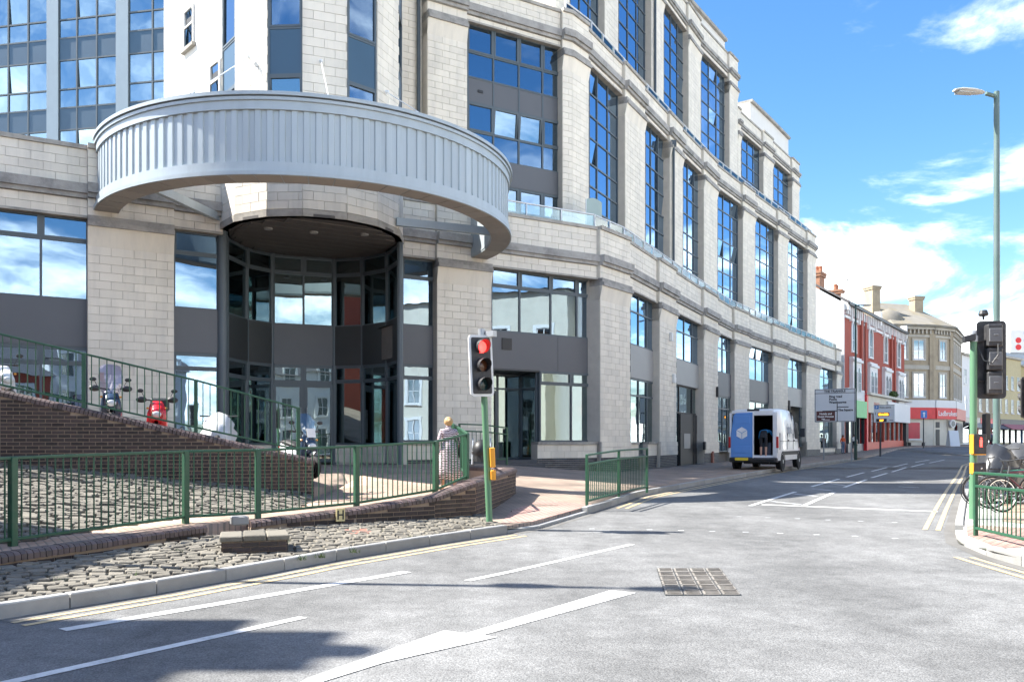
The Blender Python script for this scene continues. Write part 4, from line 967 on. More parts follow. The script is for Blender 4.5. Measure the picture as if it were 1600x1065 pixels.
# plan points (image column, depth) of the walls
w1a, w1b = Vector((-7.6, 6.4)), V2(322, 12.2); w1m = V2(0, 9.4)
w2a, w2b, w2c = V2(392, 12.9), V2(680, 14.6), V2(744, 15.2)
w3b = V2(806, 19.5)
BULLC = {}
def bullmesh(w, d, h):
    key = (round(w, 3), round(d, 3), round(h, 3))
    if key not in BULLC:
        mb = MB(); prof = [(-d / 2, -h / 2), (d / 2, -h / 2), (d / 2, h * .1), (d * .38, h * .38), (d * .18, h / 2), (-d * .18, h / 2), (-d * .38, h * .38), (-d / 2, h * .1)]
        k = len(prof); vs = [(-w / 2, p[0], p[1]) for p in prof] + [(w / 2, p[0], p[1]) for p in prof]
        mb.add(vs, [list(range(k)), list(range(k, 2 * k))[::-1]] + [(i, (i + 1) % k, (i + 1) % k + k, i + k) for i in range(k)]); BULLC[key] = make_mesh('coping_brick', mb, M_bull)
    return BULLC[key]
def brick_wall(name, label, pts, ztop, zbot, th=0.23, cope=0.11, bw=0.225, bh=0.075, ends=True, group=None):
    """wall of laid bricks under a coping of bullnose bricks on edge; pts: plan line of the seen face, ztop/zbot per point"""
    base_ = Vector((pts[0][0], pts[0][1], zbot[0]))
    w = thing(name, label, 'wall', base_, group=group)
    core_ = MB(); pts = [Vector(p) for p in pts]; inner = offset_line([tuple(p) for p in pts], -th); face = offset_line([tuple(p) for p in pts], -.012)
    for i in range(len(pts) - 1):
        a, b, c, d = Vector(face[i]), Vector(face[i + 1]), Vector(inner[i + 1]), Vector(inner[i])
        core_.add([(*a, zbot[i] - .1), (*b, zbot[i + 1] - .1), (*c, zbot[i + 1] - .1), (*d, zbot[i] - .1), (*a, ztop[i] - cope), (*b, ztop[i + 1] - cope), (*c, ztop[i + 1] - cope), (*d, ztop[i] - cope)], [(0, 1, 2, 3)[::-1], (4, 5, 6, 7), (0, 1, 5, 4), (1, 2, 6, 5), (2, 3, 7, 6), (3, 0, 4, 7)])
    body = part('mortar', core_, M_bmort, w)
    br = Pieces('brick', w, M_brick, cap=300, rest='bricks')
    for i in range(len(pts) - 1):
        p, q = pts[i], pts[i + 1]; e, n, L = unit(p, q); ang = math.atan2(e.y, e.x)
        zlo = min(zbot[i], zbot[i + 1]); zhi = max(ztop[i], ztop[i + 1]) - cope; r_ = 0; z = zhi
        z = zlo
        while z < zhi:
            s = -(bw * .5 if r_ % 2 else 0)
            while s < L:
                a_, b_ = max(0, s), min(L, s + bw); s += bw
                if b_ - a_ < .04: continue
                t = (a_ + b_) / 2 / L; lim = lerp(ztop[i], ztop[i + 1], t) - cope; lo = lerp(zbot[i], zbot[i + 1], t)
                if z + bh > lim + .02 or z + bh < lo: continue
                c = p + e * (a_ + b_) / 2 - n * (.05 - rnd.uniform(0, .004)); br.add((c.x, c.y, z + bh / 2), b_ - a_ - .016, .1, bh - .016, (0, 0, ang))
            z += bh; r_ += 1
        sl = math.atan2(ztop[i + 1] - ztop[i], L); k = max(1, round(L / .078)); 
        for j in range(k):
            t = (j + .5) / k; c = p.lerp(q, t) - n * (th / 2 - .015); z = lerp(ztop[i], ztop[i + 1], t) - cope / 2
            put('coping_brick', bullmesh(L / k - .009, th + .03, cope), w, (c.x, c.y, z + rnd.uniform(-.003, .003)), (0, -sl, ang))
    br.flush()
    return w
brick_wall('dwarf_wall', 'low dark brick kerb wall under the left railing, ending short of the stone block', [tuple(w1a), tuple(w1m), tuple(w1b)], [-1.28, -1.26, -1.21], [-1.46, -1.46, -1.42])
brick_wall('dwarf_wall', 'low dark brick wall with yellow hydrant plate, rising towards the traffic light', [tuple(w2a), tuple(V2(557, 13.8)), tuple(w2b), tuple(w2c)], [-1.22, -1.09, -.93, -.70], [-1.42, -1.42, -1.40, -1.39], th=.3)
brick_wall('ramp_wall', 'dark brick wall of the ramp running back behind the traffic light pole', [tuple(w2c), tuple(w3b)], [-.70, -.60], [-1.39, -1.34], th=.3)
brick_wall('ramp_wall', 'short end face of the ramp wall beside the doorstep', [tuple(w3b), tuple(w3b + Vector((-1.6, 2.4)))][:2], [-.6, -.6], [-1.34, -1.3], th=.3)
tw0, tw1 = Vector((-15.5, 14.55)), V2(490, 17.9); tw_l = V2(0, 16.2)
def tz(x): return lerp(-.36, 1.02, (tw1.x - x) / (tw1.x - tw_l.x))       # coping level along the terrace wall
brick_wall('terrace_wall', 'tall dark brick wall with sloping coping below the motorbike terrace', [tuple(tw0), tuple(tw_l), tuple(tw1)], [tz(tw0.x), tz(tw_l.x), tz(tw1.x)], [-1.0, -.95, -1.2], th=.3, cope=.13)
brick_wall('terrace_wall', 'end of the terrace wall turning back to the entrance', [tuple(tw1), tuple(tw1 + Vector((-.3, 1.2)))], [-.36, -.36], [-1.2, -1.15], th=.3, cope=.13)
# terrace surface: slopes down along the wall to the entrance forecourt
eT, nT, LT = unit(tw0, tw1)
ter = [tuple(tw0 - nT * .25), tuple(tw1 - nT * .25), tuple(tw1 + Vector((.3, 2.2))), (-4.6, 22.5), tuple(ray_hit(FAC, 345) + nA * .1), (-15.5, FA(-15.5) - .1), (-22, FA(-22) - .1), (-22, 14)]
structure('terrace', sheet(ter, lambda x, y: max(zp(x, y) + .01, tz(x) - .66), .5, 1.0), M_pave, smooth='all')
# lower footpath between the railing and the bank, and the ramp up to the doors
def path_z(x, y):
    return max(zr(x, y) + .3, -1.30) if y < 13 else lerp(-1.22, zp(x, y) + .02, sstep(13, 19, y))
overlay('footpath', [tuple(w1a - Vector((.35, -.1))), tuple(w1m + Vector((-.3, .0))), tuple(w1b + Vector((-.2, .15))), tuple(w2a + Vector((-.2, .15))), tuple(V2(557, 14.1)), tuple(w2b + Vector((-.2, .25))), tuple(w2c + Vector((-.25, .3))), tuple(w3b + Vector((-.3, 0))), tuple(w3b + Vector((-1.2, 3))), (-3.9, 22.3), tuple(tw1 + Vector((.2, .1))), tuple(V2(400, 14.6)), tuple(V2(284, 13.5)), tuple(V2(100, 11.3)), (-7.2, 9.2), (-9, 7)], path_z, M_path, 0.0, th=.35)
# verge base and bank base (earth and joints), then the setts on them
def plane3(a, b, c):
    n = (b - a).cross(c - a); return lambda x, y: a.z - (n.x * (x - a.x) + n.y * (y - a.y)) / n.z
kv = offset_line(KL, -.15)
verge_poly = [(-9.6, -.3)] + [tuple(p) for p in kv[1:6]] + [(-.25, 14.2), tuple(w2c + Vector((.05, -.05))), tuple(w2b + Vector((.05, -.05))), tuple(V2(557, 13.75)), tuple(w2a + Vector((.05, -.05))), tuple(w1b + Vector((.1, -.05))), tuple(w1m + Vector((.05, -.05))), tuple(w1a + Vector((.05, 0))), (-11.0, 1.5)]
def verge_z(x, y):
    dk = min((Vector((x, y)) - (Vector(a).lerp(Vector(b), t))).length for a, b in zip(KL[:7], KL[1:7]) for t in (0, .25, .5, .75, 1))
    return zr(x, y) + .11 + .05 * min(1, dk / 1.5) - .015
verge = structure('verge', sheet(verge_poly, verge_z, .3, .7), M_mort, smooth='all')
bank_toe = [Vector((-9.5, 7.4)), V2(20, 10.35), V2(100, 11.2), V2(284, 13.4), V2(400, 14.5), V2(470, 16.4), tw1 + Vector((.0, -.1))]
bank_top = [tw0 + nT * .02, tw_l + nT * .02, tw1 + nT * .02]
def bank_z(x, y):
    p = Vector((x, y)); s = max(0, min(1, (p - tw0).dot(eT) / LT)); q = tw0.lerp(tw1, s); top = lerp(.12, -1.12, s ** 1.15)
    dt = min((p - a.lerp(b, t / 6)).length for a, b in zip(bank_toe, bank_toe[1:]) for t in range(7)); dw = max(0, (p - q).dot(nT))
    u = dt / max(1e-4, dt + dw); return lerp(path_z(x, y) - .02, top, u ** .9)
bank = structure('bank', sheet([tuple(p) for p in bank_toe] + [tuple(p) for p in bank_top[::-1]], bank_z, .3, .7), M_mort, smooth='all')
def inpoly(p, poly):
    c = False; j = len(poly) - 1
    for i in range(len(poly)):
        a, b = poly[i], poly[j]
        if (a[1] > p[1]) != (b[1] > p[1]) and p[0] < (b[0] - a[0]) * (p[1] - a[1]) / (b[1] - a[1]) + a[0]: c = not c
        j = i
    return c
def lay_setts(owner, poly, zf, ang, w, d, cap=300, keep=lambda x, y: True, rough=.016):
    pcs = Pieces('sett', owner, M_sett, cap=cap, rest='setts', bev=.01); ca, sa = math.cos(ang), math.sin(ang)
    us = [p[0] * ca + p[1] * sa for p in poly]; vs = [-p[0] * sa + p[1] * ca for p in poly]
    v = min(vs); row = 0
    while v < max(vs):
        u = min(us) + (w * .5 if row % 2 else 0) + rnd.uniform(-.02, .02); dd = d * rnd.uniform(.95, 1.05)
        while u < max(us):
            ww = w * rnd.uniform(.82, 1.15); cx, cy = (u + ww / 2) * ca - (v + dd / 2) * sa, (u + ww / 2) * sa + (v + dd / 2) * ca; u += ww
            if not inpoly((cx, cy), poly) or not keep(cx, cy): continue
            if cy < 3 or cx / cy < -1.1: continue
            h = .1; z = zf(cx, cy); gx = (zf(cx + .1, cy) - zf(cx - .1, cy)) / .2; gy = (zf(cx, cy + .1) - zf(cx, cy - .1)) / .2
            gu = gx * ca + gy * sa; gv = -gx * sa + gy * ca
            pcs.add((cx, cy, z - .016 + rnd.uniform(-.4, 1) * rough), ww - .028, dd - .028, h, (math.atan(gv) + rnd.uniform(-.13, .13), -math.atan(gu) + rnd.uniform(-.11, .11), ang + rnd.uniform(-.09, .09)))
        v += dd
    pcs.flush()
blk_c = V2(394, 10.95)
lay_setts(verge, verge_poly, verge_z, math.atan2(1.3, .9) + R(-28), .19, .125, keep=lambda x, y: (Vector((x, y)) - blk_c).length > .32)
lay_setts(bank, [tuple(p) for p in bank_toe] + [tuple(p) for p in bank_top[::-1]], bank_z, math.atan2(eT.y, eT.x), .22, .15, rough=.03)
# patch of small red bricks let into the verge
rp = structure('red_brick_patch', sheet([tuple(V2(538, 12.9)), tuple(V2(548, 12.45)), tuple(V2(585, 12.65)), tuple(V2(572, 13.1))], verge_z, 0, 5, .035), pm('red_patch', (.33, .14, .1), .85, objvar=.2), verge)
# raised stone block in the verge: slabs on dark brick
sb = thing('stone_block_plinth', 'low square stone slab on dark bricks set in the sett verge', 'plinth', (blk_c.x, blk_c.y, -1.44))
ang = R(32)
bx_, by_ = Vector((math.cos(ang - R(14)), math.sin(ang - R(14)))), Vector((-math.sin(ang - R(14)), math.cos(ang - R(14))))
def sbp(u, v): q = blk_c + bx_ * u + by_ * v; return (q.x, q.y)
m = MB(); m.prism([sbp(-.36, -.3), sbp(.42, -.3), sbp(.42, .3), sbp(-.36, .3)], -1.5, -1.27); part('mortar', m, M_bmort, sb)
pc = Pieces('brick', sb, M_brick, cap=60)
e_ang = math.atan2(bx_.y, bx_.x)
for face, (p, q) in enumerate(((sbp(-.36, -.3), sbp(.42, -.3)), (sbp(.42, -.3), sbp(.42, .3)), (sbp(-.36, .3), sbp(-.36, -.3)))): brickface(pc, sb, p, q, -1.47, -1.28, th=.03)
pc.flush()
for i in range(3):
    u0, u1 = -.4 + .29 * i, -.4 + .29 * (i + 1) - .012; m = MB(); m.prism([sbp(u0, -.34), sbp(u1, -.34), sbp(u1, .34), sbp(u0, .34)], -1.27, -1.2 + .008 * (i % 2)); part('slab', m, M_sett, sb, bevel=.012)
pst = V2(374, 12.75); m = MB(); m.obox((pst.x, pst.y, -1.2), (.11, .06, 0), (-.05, .09, 0), (0, 0, .07)); tagm(part('stone_stub', m, M_kerb, None, bevel=.02), 'short pale stone stub at the end of the dwarf wall', 'kerb stone')
# yellow hydrant plate on the dwarf wall
hp = V2(531, 13.62); e, n, L = unit(V2(392, 12.9), V2(557, 13.8))
hy = thing('hydrant_plate', 'small yellow hydrant plate with black H fixed to the dwarf wall', 'sign', (hp.x, hp.y, -1.2))
def on(c, n, o): q = Vector((c.x, c.y)) + Vector((n.x, n.y)) * o; return (q.x, q.y)
E3, N3, U3 = Vector((*e, 0)), Vector((*n, 0)), Vector((0, 0, 1))
m = MB(); c = Vector((*on(hp, n, .03), -1.19)); m.obox(c, E3 * .075, N3 * .008, U3 * .105); part('plate', m, pm('hydrant_yellow', (.72, .6, .3), .5), hy)
for sgn in (-1, 1):
    m = MB(); m.obox(c + E3 * .042 * sgn + N3 * .01, E3 * .012, N3 * .004, U3 * .075); part('letter_stroke', m, M_black, hy)
m = MB(); m.obox(c + N3 * .01, E3 * .03, N3 * .004, U3 * .012); part('letter_stroke', m, M_black, hy)
# ---------------------------------------------------------------- guard railings
BARC = {}
def railing(name, label, pts, ztop, zbot, posts, bar=.018, gap=.105, post=.055, double=False, zb_off=.1, group=None, mat=None, drop=.12, postdrop=.06):
    """railing along plan pts: top and bottom rails, posts at listed indices, single upright bars"""
    mat = mat or M_green; pts = [Vector(p) for p in pts]
    r_ = thing(name, label, 'railing', (pts[0].x, pts[0].y, zbot[0]), group=group)
    P3 = lambda p, z: (p.x, p.y, z)
    for zz, nm in ((ztop, 'top_rail'), ([b + zb_off for b in zbot], 'bottom_rail')) + (((  [t - .2 for t in ztop]), 'middle_rail'),) * bool(double):
        for i in range(len(pts) - 1):
            a, b = pts[i], pts[i + 1]; e, n, L = unit(a, b); m = MB(); d = Vector((b.x - a.x, b.y - a.y, zz[i + 1] - zz[i])); c = Vector(((a.x + b.x) / 2, (a.y + b.y) / 2, (zz[i] + zz[i + 1]) / 2))
            m.obox(c, d / 2 * 1.003, Vector((*n, 0)) * .025, Vector((0, 0, .02))); part(nm, m, mat, r_, bevel=.006)
    for i in posts:
        p = pts[i]; e, n, L = unit(pts[max(0, i - 1)], pts[min(len(pts) - 1, i + 1)]); m = MB(); z0, z1 = zbot[i] - postdrop, ztop[i] + .015
        m.obox((p.x, p.y, (z0 + z1) / 2), Vector((*e, 0)) * post / 2, Vector((*n, 0)) * post / 2, (0, 0, (z1 - z0) / 2)); part('post', m, mat, r_, bevel=.006)
    for i in range(len(pts) - 1):
        a, b = pts[i], pts[i + 1]; L = (b - a).length; k = max(1, round(L / gap))
        for j in range(1, k):
            t = j / k; p = a.lerp(b, t); zt = lerp(ztop[i], ztop[i + 1], t) - (.2 if double else 0); zb = lerp(zbot[i], zbot[i + 1], t) + zb_off; h = round(zt - zb, 2)
            if h not in BARC:
                mm = MB(); mm.tube([(0, 0, -h / 2), (0, 0, h / 2)], bar * .55, 6, cap=False); BARC[h] = make_mesh('bar', mm, mat, smooth='all')
            put('bar', BARC[h], r_, (p.x, p.y, (zt + zb) / 2))
    return r_
lr = [Vector((-7.9, 6.7)), V2(-150, 8.9), V2(20, 10.2), V2(290, 12.65), V2(403, 13.15), V2(557, 14.2), V2(680, 15.6), V2(729, 16.6)]
railing('guard_railing', 'long green guard railing above the dwarf walls, climbing to the ramp corner', lr, [-.23, -.22, -.196, -.146, -.13, -.077, 0.0, .15], [-1.3, -1.3, -1.29, -1.235, -1.22, -1.14, -1.0, -.79], [0, 1, 2, 3, 4, 5, 6, 7], post=.085, bar=.02, gap=.115)
railing('guard_railing', 'green railing running back from the ramp corner to the doors', [V2(731, 16.7), V2(706, 22.5)], [.16, .5], [-.78, -.5], [1], gap=.11)
railing('guard_railing', 'short green railing on the ramp in front of the recessed door', [V2(718, 24.2), V2(757, 24.6), V2(792, 25.0)], [.52, .5, .42], [-.62, -.62, -.62], [0, 2], gap=.13, double=True)
td = [Vector((-15.4, 14.7)), V2(-90, 15.75), V2(131, 16.7), V2(306, 17.35), V2(466, 18.15)]
tzt = [tz(p.x) for p in td]
railing('guard_railing', 'green railing on the sloping coping of the motorbike terrace', td, [z_ + 1.08 for z_ in tzt[:-1]] + [tzt[-1] + 1.0], tzt, [0, 1, 2, 3, 4], gap=.14, post=.075, zb_off=.1, bar=.022)
cr = [V2(917, 17.6), V2(967, 19.6), V2(1011, 21.5)]
railing('guard_railing', 'short green railing at the kerb beside the crossing, three posts', cr, [-.28, -.2, -.17], [zp(*p) for p in cr], [0, 1, 2], double=True, gap=.12)
rr = [Vector((7.05, 12.65)), Vector((7.0, 11.25)), Vector((6.95, 9.6)), Vector((6.95, 7))]
railing('guard_railing', 'green railing on the right pavement in front of the bicycles', rr, [-.47, -.47, -.47, -.47], [zr(*p) + .13 for p in rr], [0, 2, 3], double=True, gap=.11)
# ================================================================ traffic lights, lamps, signs
M_sigw = pm('signal_white_border', (.72, .72, .7), .5); M_sigb = pm('signal_black', (.028, .028, .03), .55, var=.1, dirt=(.1, .1, .1), dirt_scale=8, dirt_amt=.5)
M_red = emit('red_lens_lit', (1.0, .03, .025), 1.6); M_lens_a = pm('amber_lens_off', (.09, .03, .012), .15); M_lens_g = pm('green_lens_off', (.012, .03, .03), .15)
M_push = pm('push_button_orange', (.85, .36, .03), .5)
M_manred = emit('red_man_lit', (1.0, .04, .03), 1.5)
def rounded_rect(w, h, r_, k=4):
    out = []
    for cx, cy, a0 in ((w / 2 - r_, h / 2 - r_, 0), (-w / 2 + r_, h / 2 - r_, 90), (-w / 2 + r_, -h / 2 + r_, 180), (w / 2 - r_, -h / 2 + r_, 270)):
        for i in range(k + 1): a = R(a0 + 90 * i / k); out.append((cx + r_ * math.cos(a), cy + r_ * math.sin(a)))
    return out
X3, Y3, Z3v = Vector((1, 0, 0)), Vector((0, 1, 0)), Vector((0, 0, 1))
def signal_head(parent, c, face, w=.45, h=1.05, lit=0, mats=None, back_only=False):
    """three-aspect head on a backing board, in the parent's local frame; face = horizontal facing direction"""
    n = Vector((*face, 0)).normalized(); e = Vector((-n.y, n.x, 0)); c = Vector(c)
    m = MB(); m.extrude(rounded_rect(w, h, .07), c - n * .03, e, Z3v, n, .025); board = part('backing_board', m, M_sigb if back_only else M_sigw, parent, local=True)
    if not back_only: m = MB(); m.extrude(rounded_rect(w - .09, h - .09, .03), c - n * .004, e, Z3v, n, .012); part('board_face', m, M_sigb, board, local=True)
    for k, z in enumerate((.32, 0, -.32)):
        z *= h / 1.05; bc = c + Z3v * z
        m = MB(); m.obox(bc - n * .1, e * .13, n * .09, Z3v * .15 * h / 1.05); hs_ = part('lamp_housing', m, M_sigb, board, local=True, bevel=.02)
        if back_only:
            m = MB(); m.obox(bc - n * .2, e * .11, n * .015, Z3v * .12); m.obox(bc - n * .22, e * .04, n * .012, Z3v * .012); part('housing_lid', m, pm('signal_grey', (.12, .125, .13), .6, var=.15), board, local=True, bevel=.008)
        mats_ = (M_red if lit == 0 else M_lens_a, M_lens_a, M_lens_g)
        m = MB(); m.lathe(bc + n * .01, n, [(0, .105), (.012, .1), (.022, .07), (.028, .001)], 20); part('lens', m, mats_[k], board, local=True, smooth=True)
        m = MB(); rings = []
        for j in range(15):      # visor: open-bottomed hood
            a = R(-60 + 300 * j / 14); d0 = e * math.cos(a) + Z3v * math.sin(a); ln = .2 * (0.45 + .55 * max(0, math.sin(a) * .5 + .5)); rings.append([bc + d0 * .118 + n * .0, bc + d0 * .112, bc + d0 * .112 + n * ln, bc + d0 * .118 + n * ln])
        m.loft(rings); part('visor', m, M_sigb, board, local=True)
    return board
# left signal, leaning a little
s1 = thing('traffic_light', 'leaning green traffic light pole with a lit red lamp and white-edged board', 'traffic light', (-.385, 14.3, -1.42)); s1.rotation_euler = (0, R(-2.4), 0)
m = MB(); m.tube([(0, 0, 0), (0, 0, 3.25)], .057, 12); part('pole', m, M_greenl, s1, local=True, smooth=True)
m = MB(); m.tube([(0, 0, 3.25), (0, 0, 3.36)], .06, 12); part('pole_cap', m, M_steel, s1, local=True)
signal_head(s1, (-.02, -.13, 2.72), (.5, -.87), h=1.05)
m = MB(); m.tube([(0, 0, 3.3), (.12, -.02, 3.3)], .02, 6); m.obox((.16, -.05, 3.26), (.07, -.05, 0), (.03, .05, 0), (0, 0, .05)); part('detector', m, M_steel, s1, local=True)
for z, h, nm in ((1.15, .17, 'pedestrian_unit'), (.85, .085, 'push_button')):
    m = MB(); m.obox((.1, .0, z), (.045, 0, 0), (0, .11, 0), (0, 0, h)); b_ = part(nm, m, M_push, s1, local=True, bevel=.012)
    m = MB(); m.obox((.147, .0, z), (.004, 0, 0), (0, .085, 0), (0, 0, h * .8)); part('unit_face', m, M_black, b_, local=True)
# right signal: back of the head, red man below
s2 = thing('traffic_light', 'green traffic light pole seen from behind its black signal head, red man below', 'traffic light', (8.32, 15.0, -1.40))
m = MB(); m.tube([(0, 0, 0), (0, 0, .72)], .075, 12); m.tube([(0, 0, .72), (0, 0, 3.2)], .062, 12); part('pole', m, M_greenl, s2, local=True, smooth=True)
m = MB(); m.lathe((0, 0, 3.2), (0, 0, 1), [(0, .075), (.1, .075), (.12, .05), (.2, .05), (.21, .02)], 12); part('pole_cap', m, M_steel, s2, local=True)
m = MB(); m.obox((-.09, -.02, 3.26), (.09, -.03, .02), (.02, .07, 0), (0, 0, .06)); part('detector', m, M_black, s2, local=True, bevel=.01)
signal_head(s2, (.34, .05, 2.88), (.12, .99), w=.5, h=1.40, back_only=True, lit=-1)
m = MB(); m.tube([(0, 0, 3.2), (.2, 0, 3.22)], .02, 6); m.tube([(0, 0, 2.5), (.2, 0, 2.5)], .02, 6); m.tube([(.05, -.05, 3.1), (.12, -.13, 2.85), (.22, -.2, 2.8), (.33, -.2, 2.95), (.35, -.16, 3.15)], .012, 6); part('bracket', m, M_black, s2, local=True)
m = MB(); m.lathe((.18, 0, 3.6), (0, 0, 1), [(0, .02), (.06, .02), (.065, .07), (.1, .085), (.17, .06)], 10); part('aerial_cap', m, M_black, s2, local=True)
for z, h, nm in ((1.36, .18, 'pedestrian_unit'), (.93, .1, 'push_button')):
    m = MB(); m.obox((.03, -.11, z), (.115, 0, 0), (0, .06, 0), (0, 0, h)); u = part(nm, m, M_sigb, s2, local=True, bevel=.012)
    m = MB(); m.obox((-.092, -.11, z), (.006, 0, 0), (0, .062, 0), (0, 0, h * .96)); m.obox((.03, -.11, z - h - .006), (.1, 0, 0), (0, .06, 0), (0, 0, .008)); part('orange_edge', m, M_push, u, local=True)
    if nm == 'pedestrian_unit':
        m = MB(); y = -.174
        m.ellipsoid((.04, y, z + .1), (.017, .006, .02), 8, 6); m.obox((.04, y, z + .045), (.022, 0, 0), (0, .004, 0), (0, 0, .035)); m.obox((.03, y, z - .02), (.008, 0, 0), (0, .004, 0), (0, 0, .03)); m.obox((.05, y, z - .02), (.008, 0, 0), (0, .004, 0), (0, 0, .03)); part('red_man', m, M_manred, u, local=True)
    else:
        m = MB(); m.ellipsoid((.05, -.172, z), (.018, .008, .018), 8, 6); part('button', m, M_chrome, u, local=True)
# further signal at the right edge, and a slim dark one across the side road
s3 = thing('traffic_light', 'black traffic light head on a bracket cut by the right edge of the picture', 'traffic light', (12.75, 20.3, -1.32))
m = MB(); m.tube([(.0, 0, 0), (0, 0, 3.0)], .06, 10); part('pole', m, M_dark, s3, local=True); signal_head(s3, (-.2, -.02, 2.4), (-.3, .95), w=.42, h=1.0, back_only=True, lit=-1)
m = MB(); m.tube([(0, 0, 1.75), (-.28, 0, 2.1)], .025, 6); part('bracket', m, M_black, s3, local=True)
s4 = thing('traffic_light', 'slim dark traffic light pole standing behind the red man box', 'traffic light', (ray(1541) * 24, 24, -1.27))
m = MB(); m.tube([(0, 0, 0), (0, 0, 2.0)], .055, 10); part('pole', m, M_dark, s4, local=True); m = MB(); m.obox((0, 0, 1.7), (.08, 0, 0), (0, .1, 0), (0, 0, .38)); part('signal_box', m, M_black, s4, local=True, bevel=.02)
m = MB(); m.obox((.05, -.05, 1.0), (.1, 0, 0), (0, .06, 0), (0, 0, .12)); part('push_button', m, M_black, s4, local=True)
# street lamps
M_col = pm('lamp_column_green', (.1, .16, .145), .45, var=.08, scale=2, dirt=(.17, .21, .22), dirt_scale=1.5, dirt_amt=.6)
def street_lamp(label, loc, H, arms, mat, r_=.075, collar=.95):
    s = thing('street_lamp', label, 'street lamp', loc)
    m = MB(); m.tube([(0, 0, 0), (0, 0, collar)], r_ * 1.45, 14); m.tube([(0, 0, collar), (0, 0, collar + .08)], r_ * 1.75, 14); m.tube([(0, 0, collar + .08), (0, 0, H)], [r_ * 1.05, r_ * .85], 14); part('column', m, mat, s, local=True, smooth=True)
    for a, ln in arms:
        d = Vector((math.cos(R(a)), math.sin(R(a)), 0)); e = Vector((-d.y, d.x, 0)); m = MB(); m.tube([Vector((0, 0, H - .12)), d * .28 + Vector((0, 0, H - .06))], .05, 8); part('bracket', m, mat, s, local=True)
        m = MB(); rings = []
        for t, w_, h_ in ((.2, .06, .05), (.32, .12, .08), (.55, .16, .1), (.85, .16, .085), (1.0, .08, .04)):
            c = d * (.15 + ln * t) + Vector((0, 0, H - .05 + .03 * t)); rings.append([c + e * (w_ * math.cos(q)) + Z3v * (h_ * .55 * math.sin(q)) for q in [2 * math.pi * k / 12 for k in range(12)]])
        m.loft(rings); part('lantern', m, pm('lantern_grey', (.42, .43, .42), .5), s, local=True, smooth=True)
        c = d * (.15 + ln * .7) + Vector((0, 0, H - .075)); m = MB(); m.obox(c, d * ln * .22, e * .1, Z3v * .012); part('lamp_glass', m, pm('lamp_glass', (.5, .52, .5), .2), s, local=True)
    return s
street_lamp('tall green lamp column with one flat grey lantern, behind the parked bicycles', (11.65, 20.0, -1.34), 9.75, [(187, .95)], M_col)
street_lamp('dark green lamp post beside the white direction sign', (ray(1337) * 54, 54, -1.17), 10.1, [(15, 1.0)], pm('dark_green_column', (.02, .055, .045), .5), r_=.07)
street_lamp('twin-armed lamp post on the forecourt bank, mirrored in the windows', (-9.0, 9.9, -1.2), 10.3, [(-8, 1.0), (172, 1.0)], M_col)
# sign boards
M_signw = pm('sign_white', (.62, .64, .66), .45, var=.02); M_signb = pm('sign_brown', (.1, .03, .025), .5); M_txt = pm('sign_black', (.02, .02, .025), .5); M_txtw = pm('sign_white_text', (.75, .75, .74), .5); M_blue = pm('sign_blue', (.03, .17, .5), .5); M_post = pm('grey_sign_post', (.25, .27, .28), .5)
EB = Vector((.87, -.49)); NB = Vector((-.49, -.87))     # across the street, and facing down it
def sign_board(label, c, w, h, post_x, zg, mat=M_signw, post_mat=None, r_=.05):
    s = thing('direction_sign', label, 'sign', (c.x, c.y, zg)); m = MB()
    e3, n3 = Vector((*EB, 0)), Vector((*NB, 0))
    m.extrude(rounded_rect(w, h, .05), Vector(c) - Vector((c.x, c.y, zg)) , e3, Z3v, n3, .04); bd = part('board', m, mat, s, local=True)
    for px in post_x:
        q = e3 * px - n3 * .05; m = MB(); m.tube([(q.x, q.y, -.2), (q.x, q.y, c.z - zg + h / 2 - .05)], r_, 8); part('post', m, post_mat or M_post, s, local=True)
    def put_text(t, u, v, size, mt=M_txt, al='LEFT'): 
        o = Vector((0, 0, c.z - zg)) + e3 * u + Z3v * v + n3 * .057; lettering(t, size, mt, bd, o, e3, Z3v, align=al, local=True, bold=.006)
    def bar(u0, u1, v0, v1, mt=M_txt, lift=.046):
        mm = MB(); o = Vector((0, 0, c.z - zg)) + e3 * (u0 + u1) / 2 + Z3v * (v0 + v1) / 2 + n3 * lift; mm.obox(o, e3 * (u1 - u0) / 2, n3 * .004, Z3v * (v1 - v0) / 2); return part('sign_mark', mm, mt, bd, local=True)
    return s, put_text, bar
sc_ = Vector((ray(1304.5) * 53, 53, (690 - 633) / FPX * 53)); W_, H_ = 2.45, 2.12
sg, tx, br_ = sign_board('large white direction sign board on two grey posts near the lamp post', sc_, W_, H_, (-.68, .98), -1.17)
for u0, u1, v0, v1 in ((-W_ / 2 + .02, W_ / 2 - .02, H_ / 2 - .05, H_ / 2 - .02), (-W_ / 2 + .02, W_ / 2 - .02, -H_ / 2 + .02, -H_ / 2 + .05), (-W_ / 2 + .02, -W_ / 2 + .05, -H_ / 2 + .02, H_ / 2 - .02), (W_ / 2 - .05, W_ / 2 - .02, -H_ / 2 + .02, H_ / 2 - .02), (-W_ / 2, W_ / 2, .76, .79)): br_(u0, u1, v0, v1)
tx('THE TRIANGLE', 0, .84, .19, al='CENTER'); tx('Ring road', -.34, .5, .2); tx('Poole', -.34, .32, .2); tx('Westbourne', -.34, .13, .2); tx('The Square', .2, -.36, .19)
br_(.12, .17, -H_ / 2 + .05, .1); br_(.17, .82, -.14, -.09); br_(-.75, .12, -.38, -.33)
br_(-1.12, .02, -.98, -.36, M_signb, .044); 
tx('Hotels and', -.55, -.58, .17, M_txtw, 'CENTER'); tx('Guest Houses', -.55, -.76, .17, M_txtw, 'CENTER'); br_(-.72, -.3, -.93, -.89, M_txtw, .05); br_(-.8, -.6, -.89, -.83, M_txtw, .05)
pc_ = Vector((ray(1381.5) * 70, 70, (690 - 646) / FPX * 70))
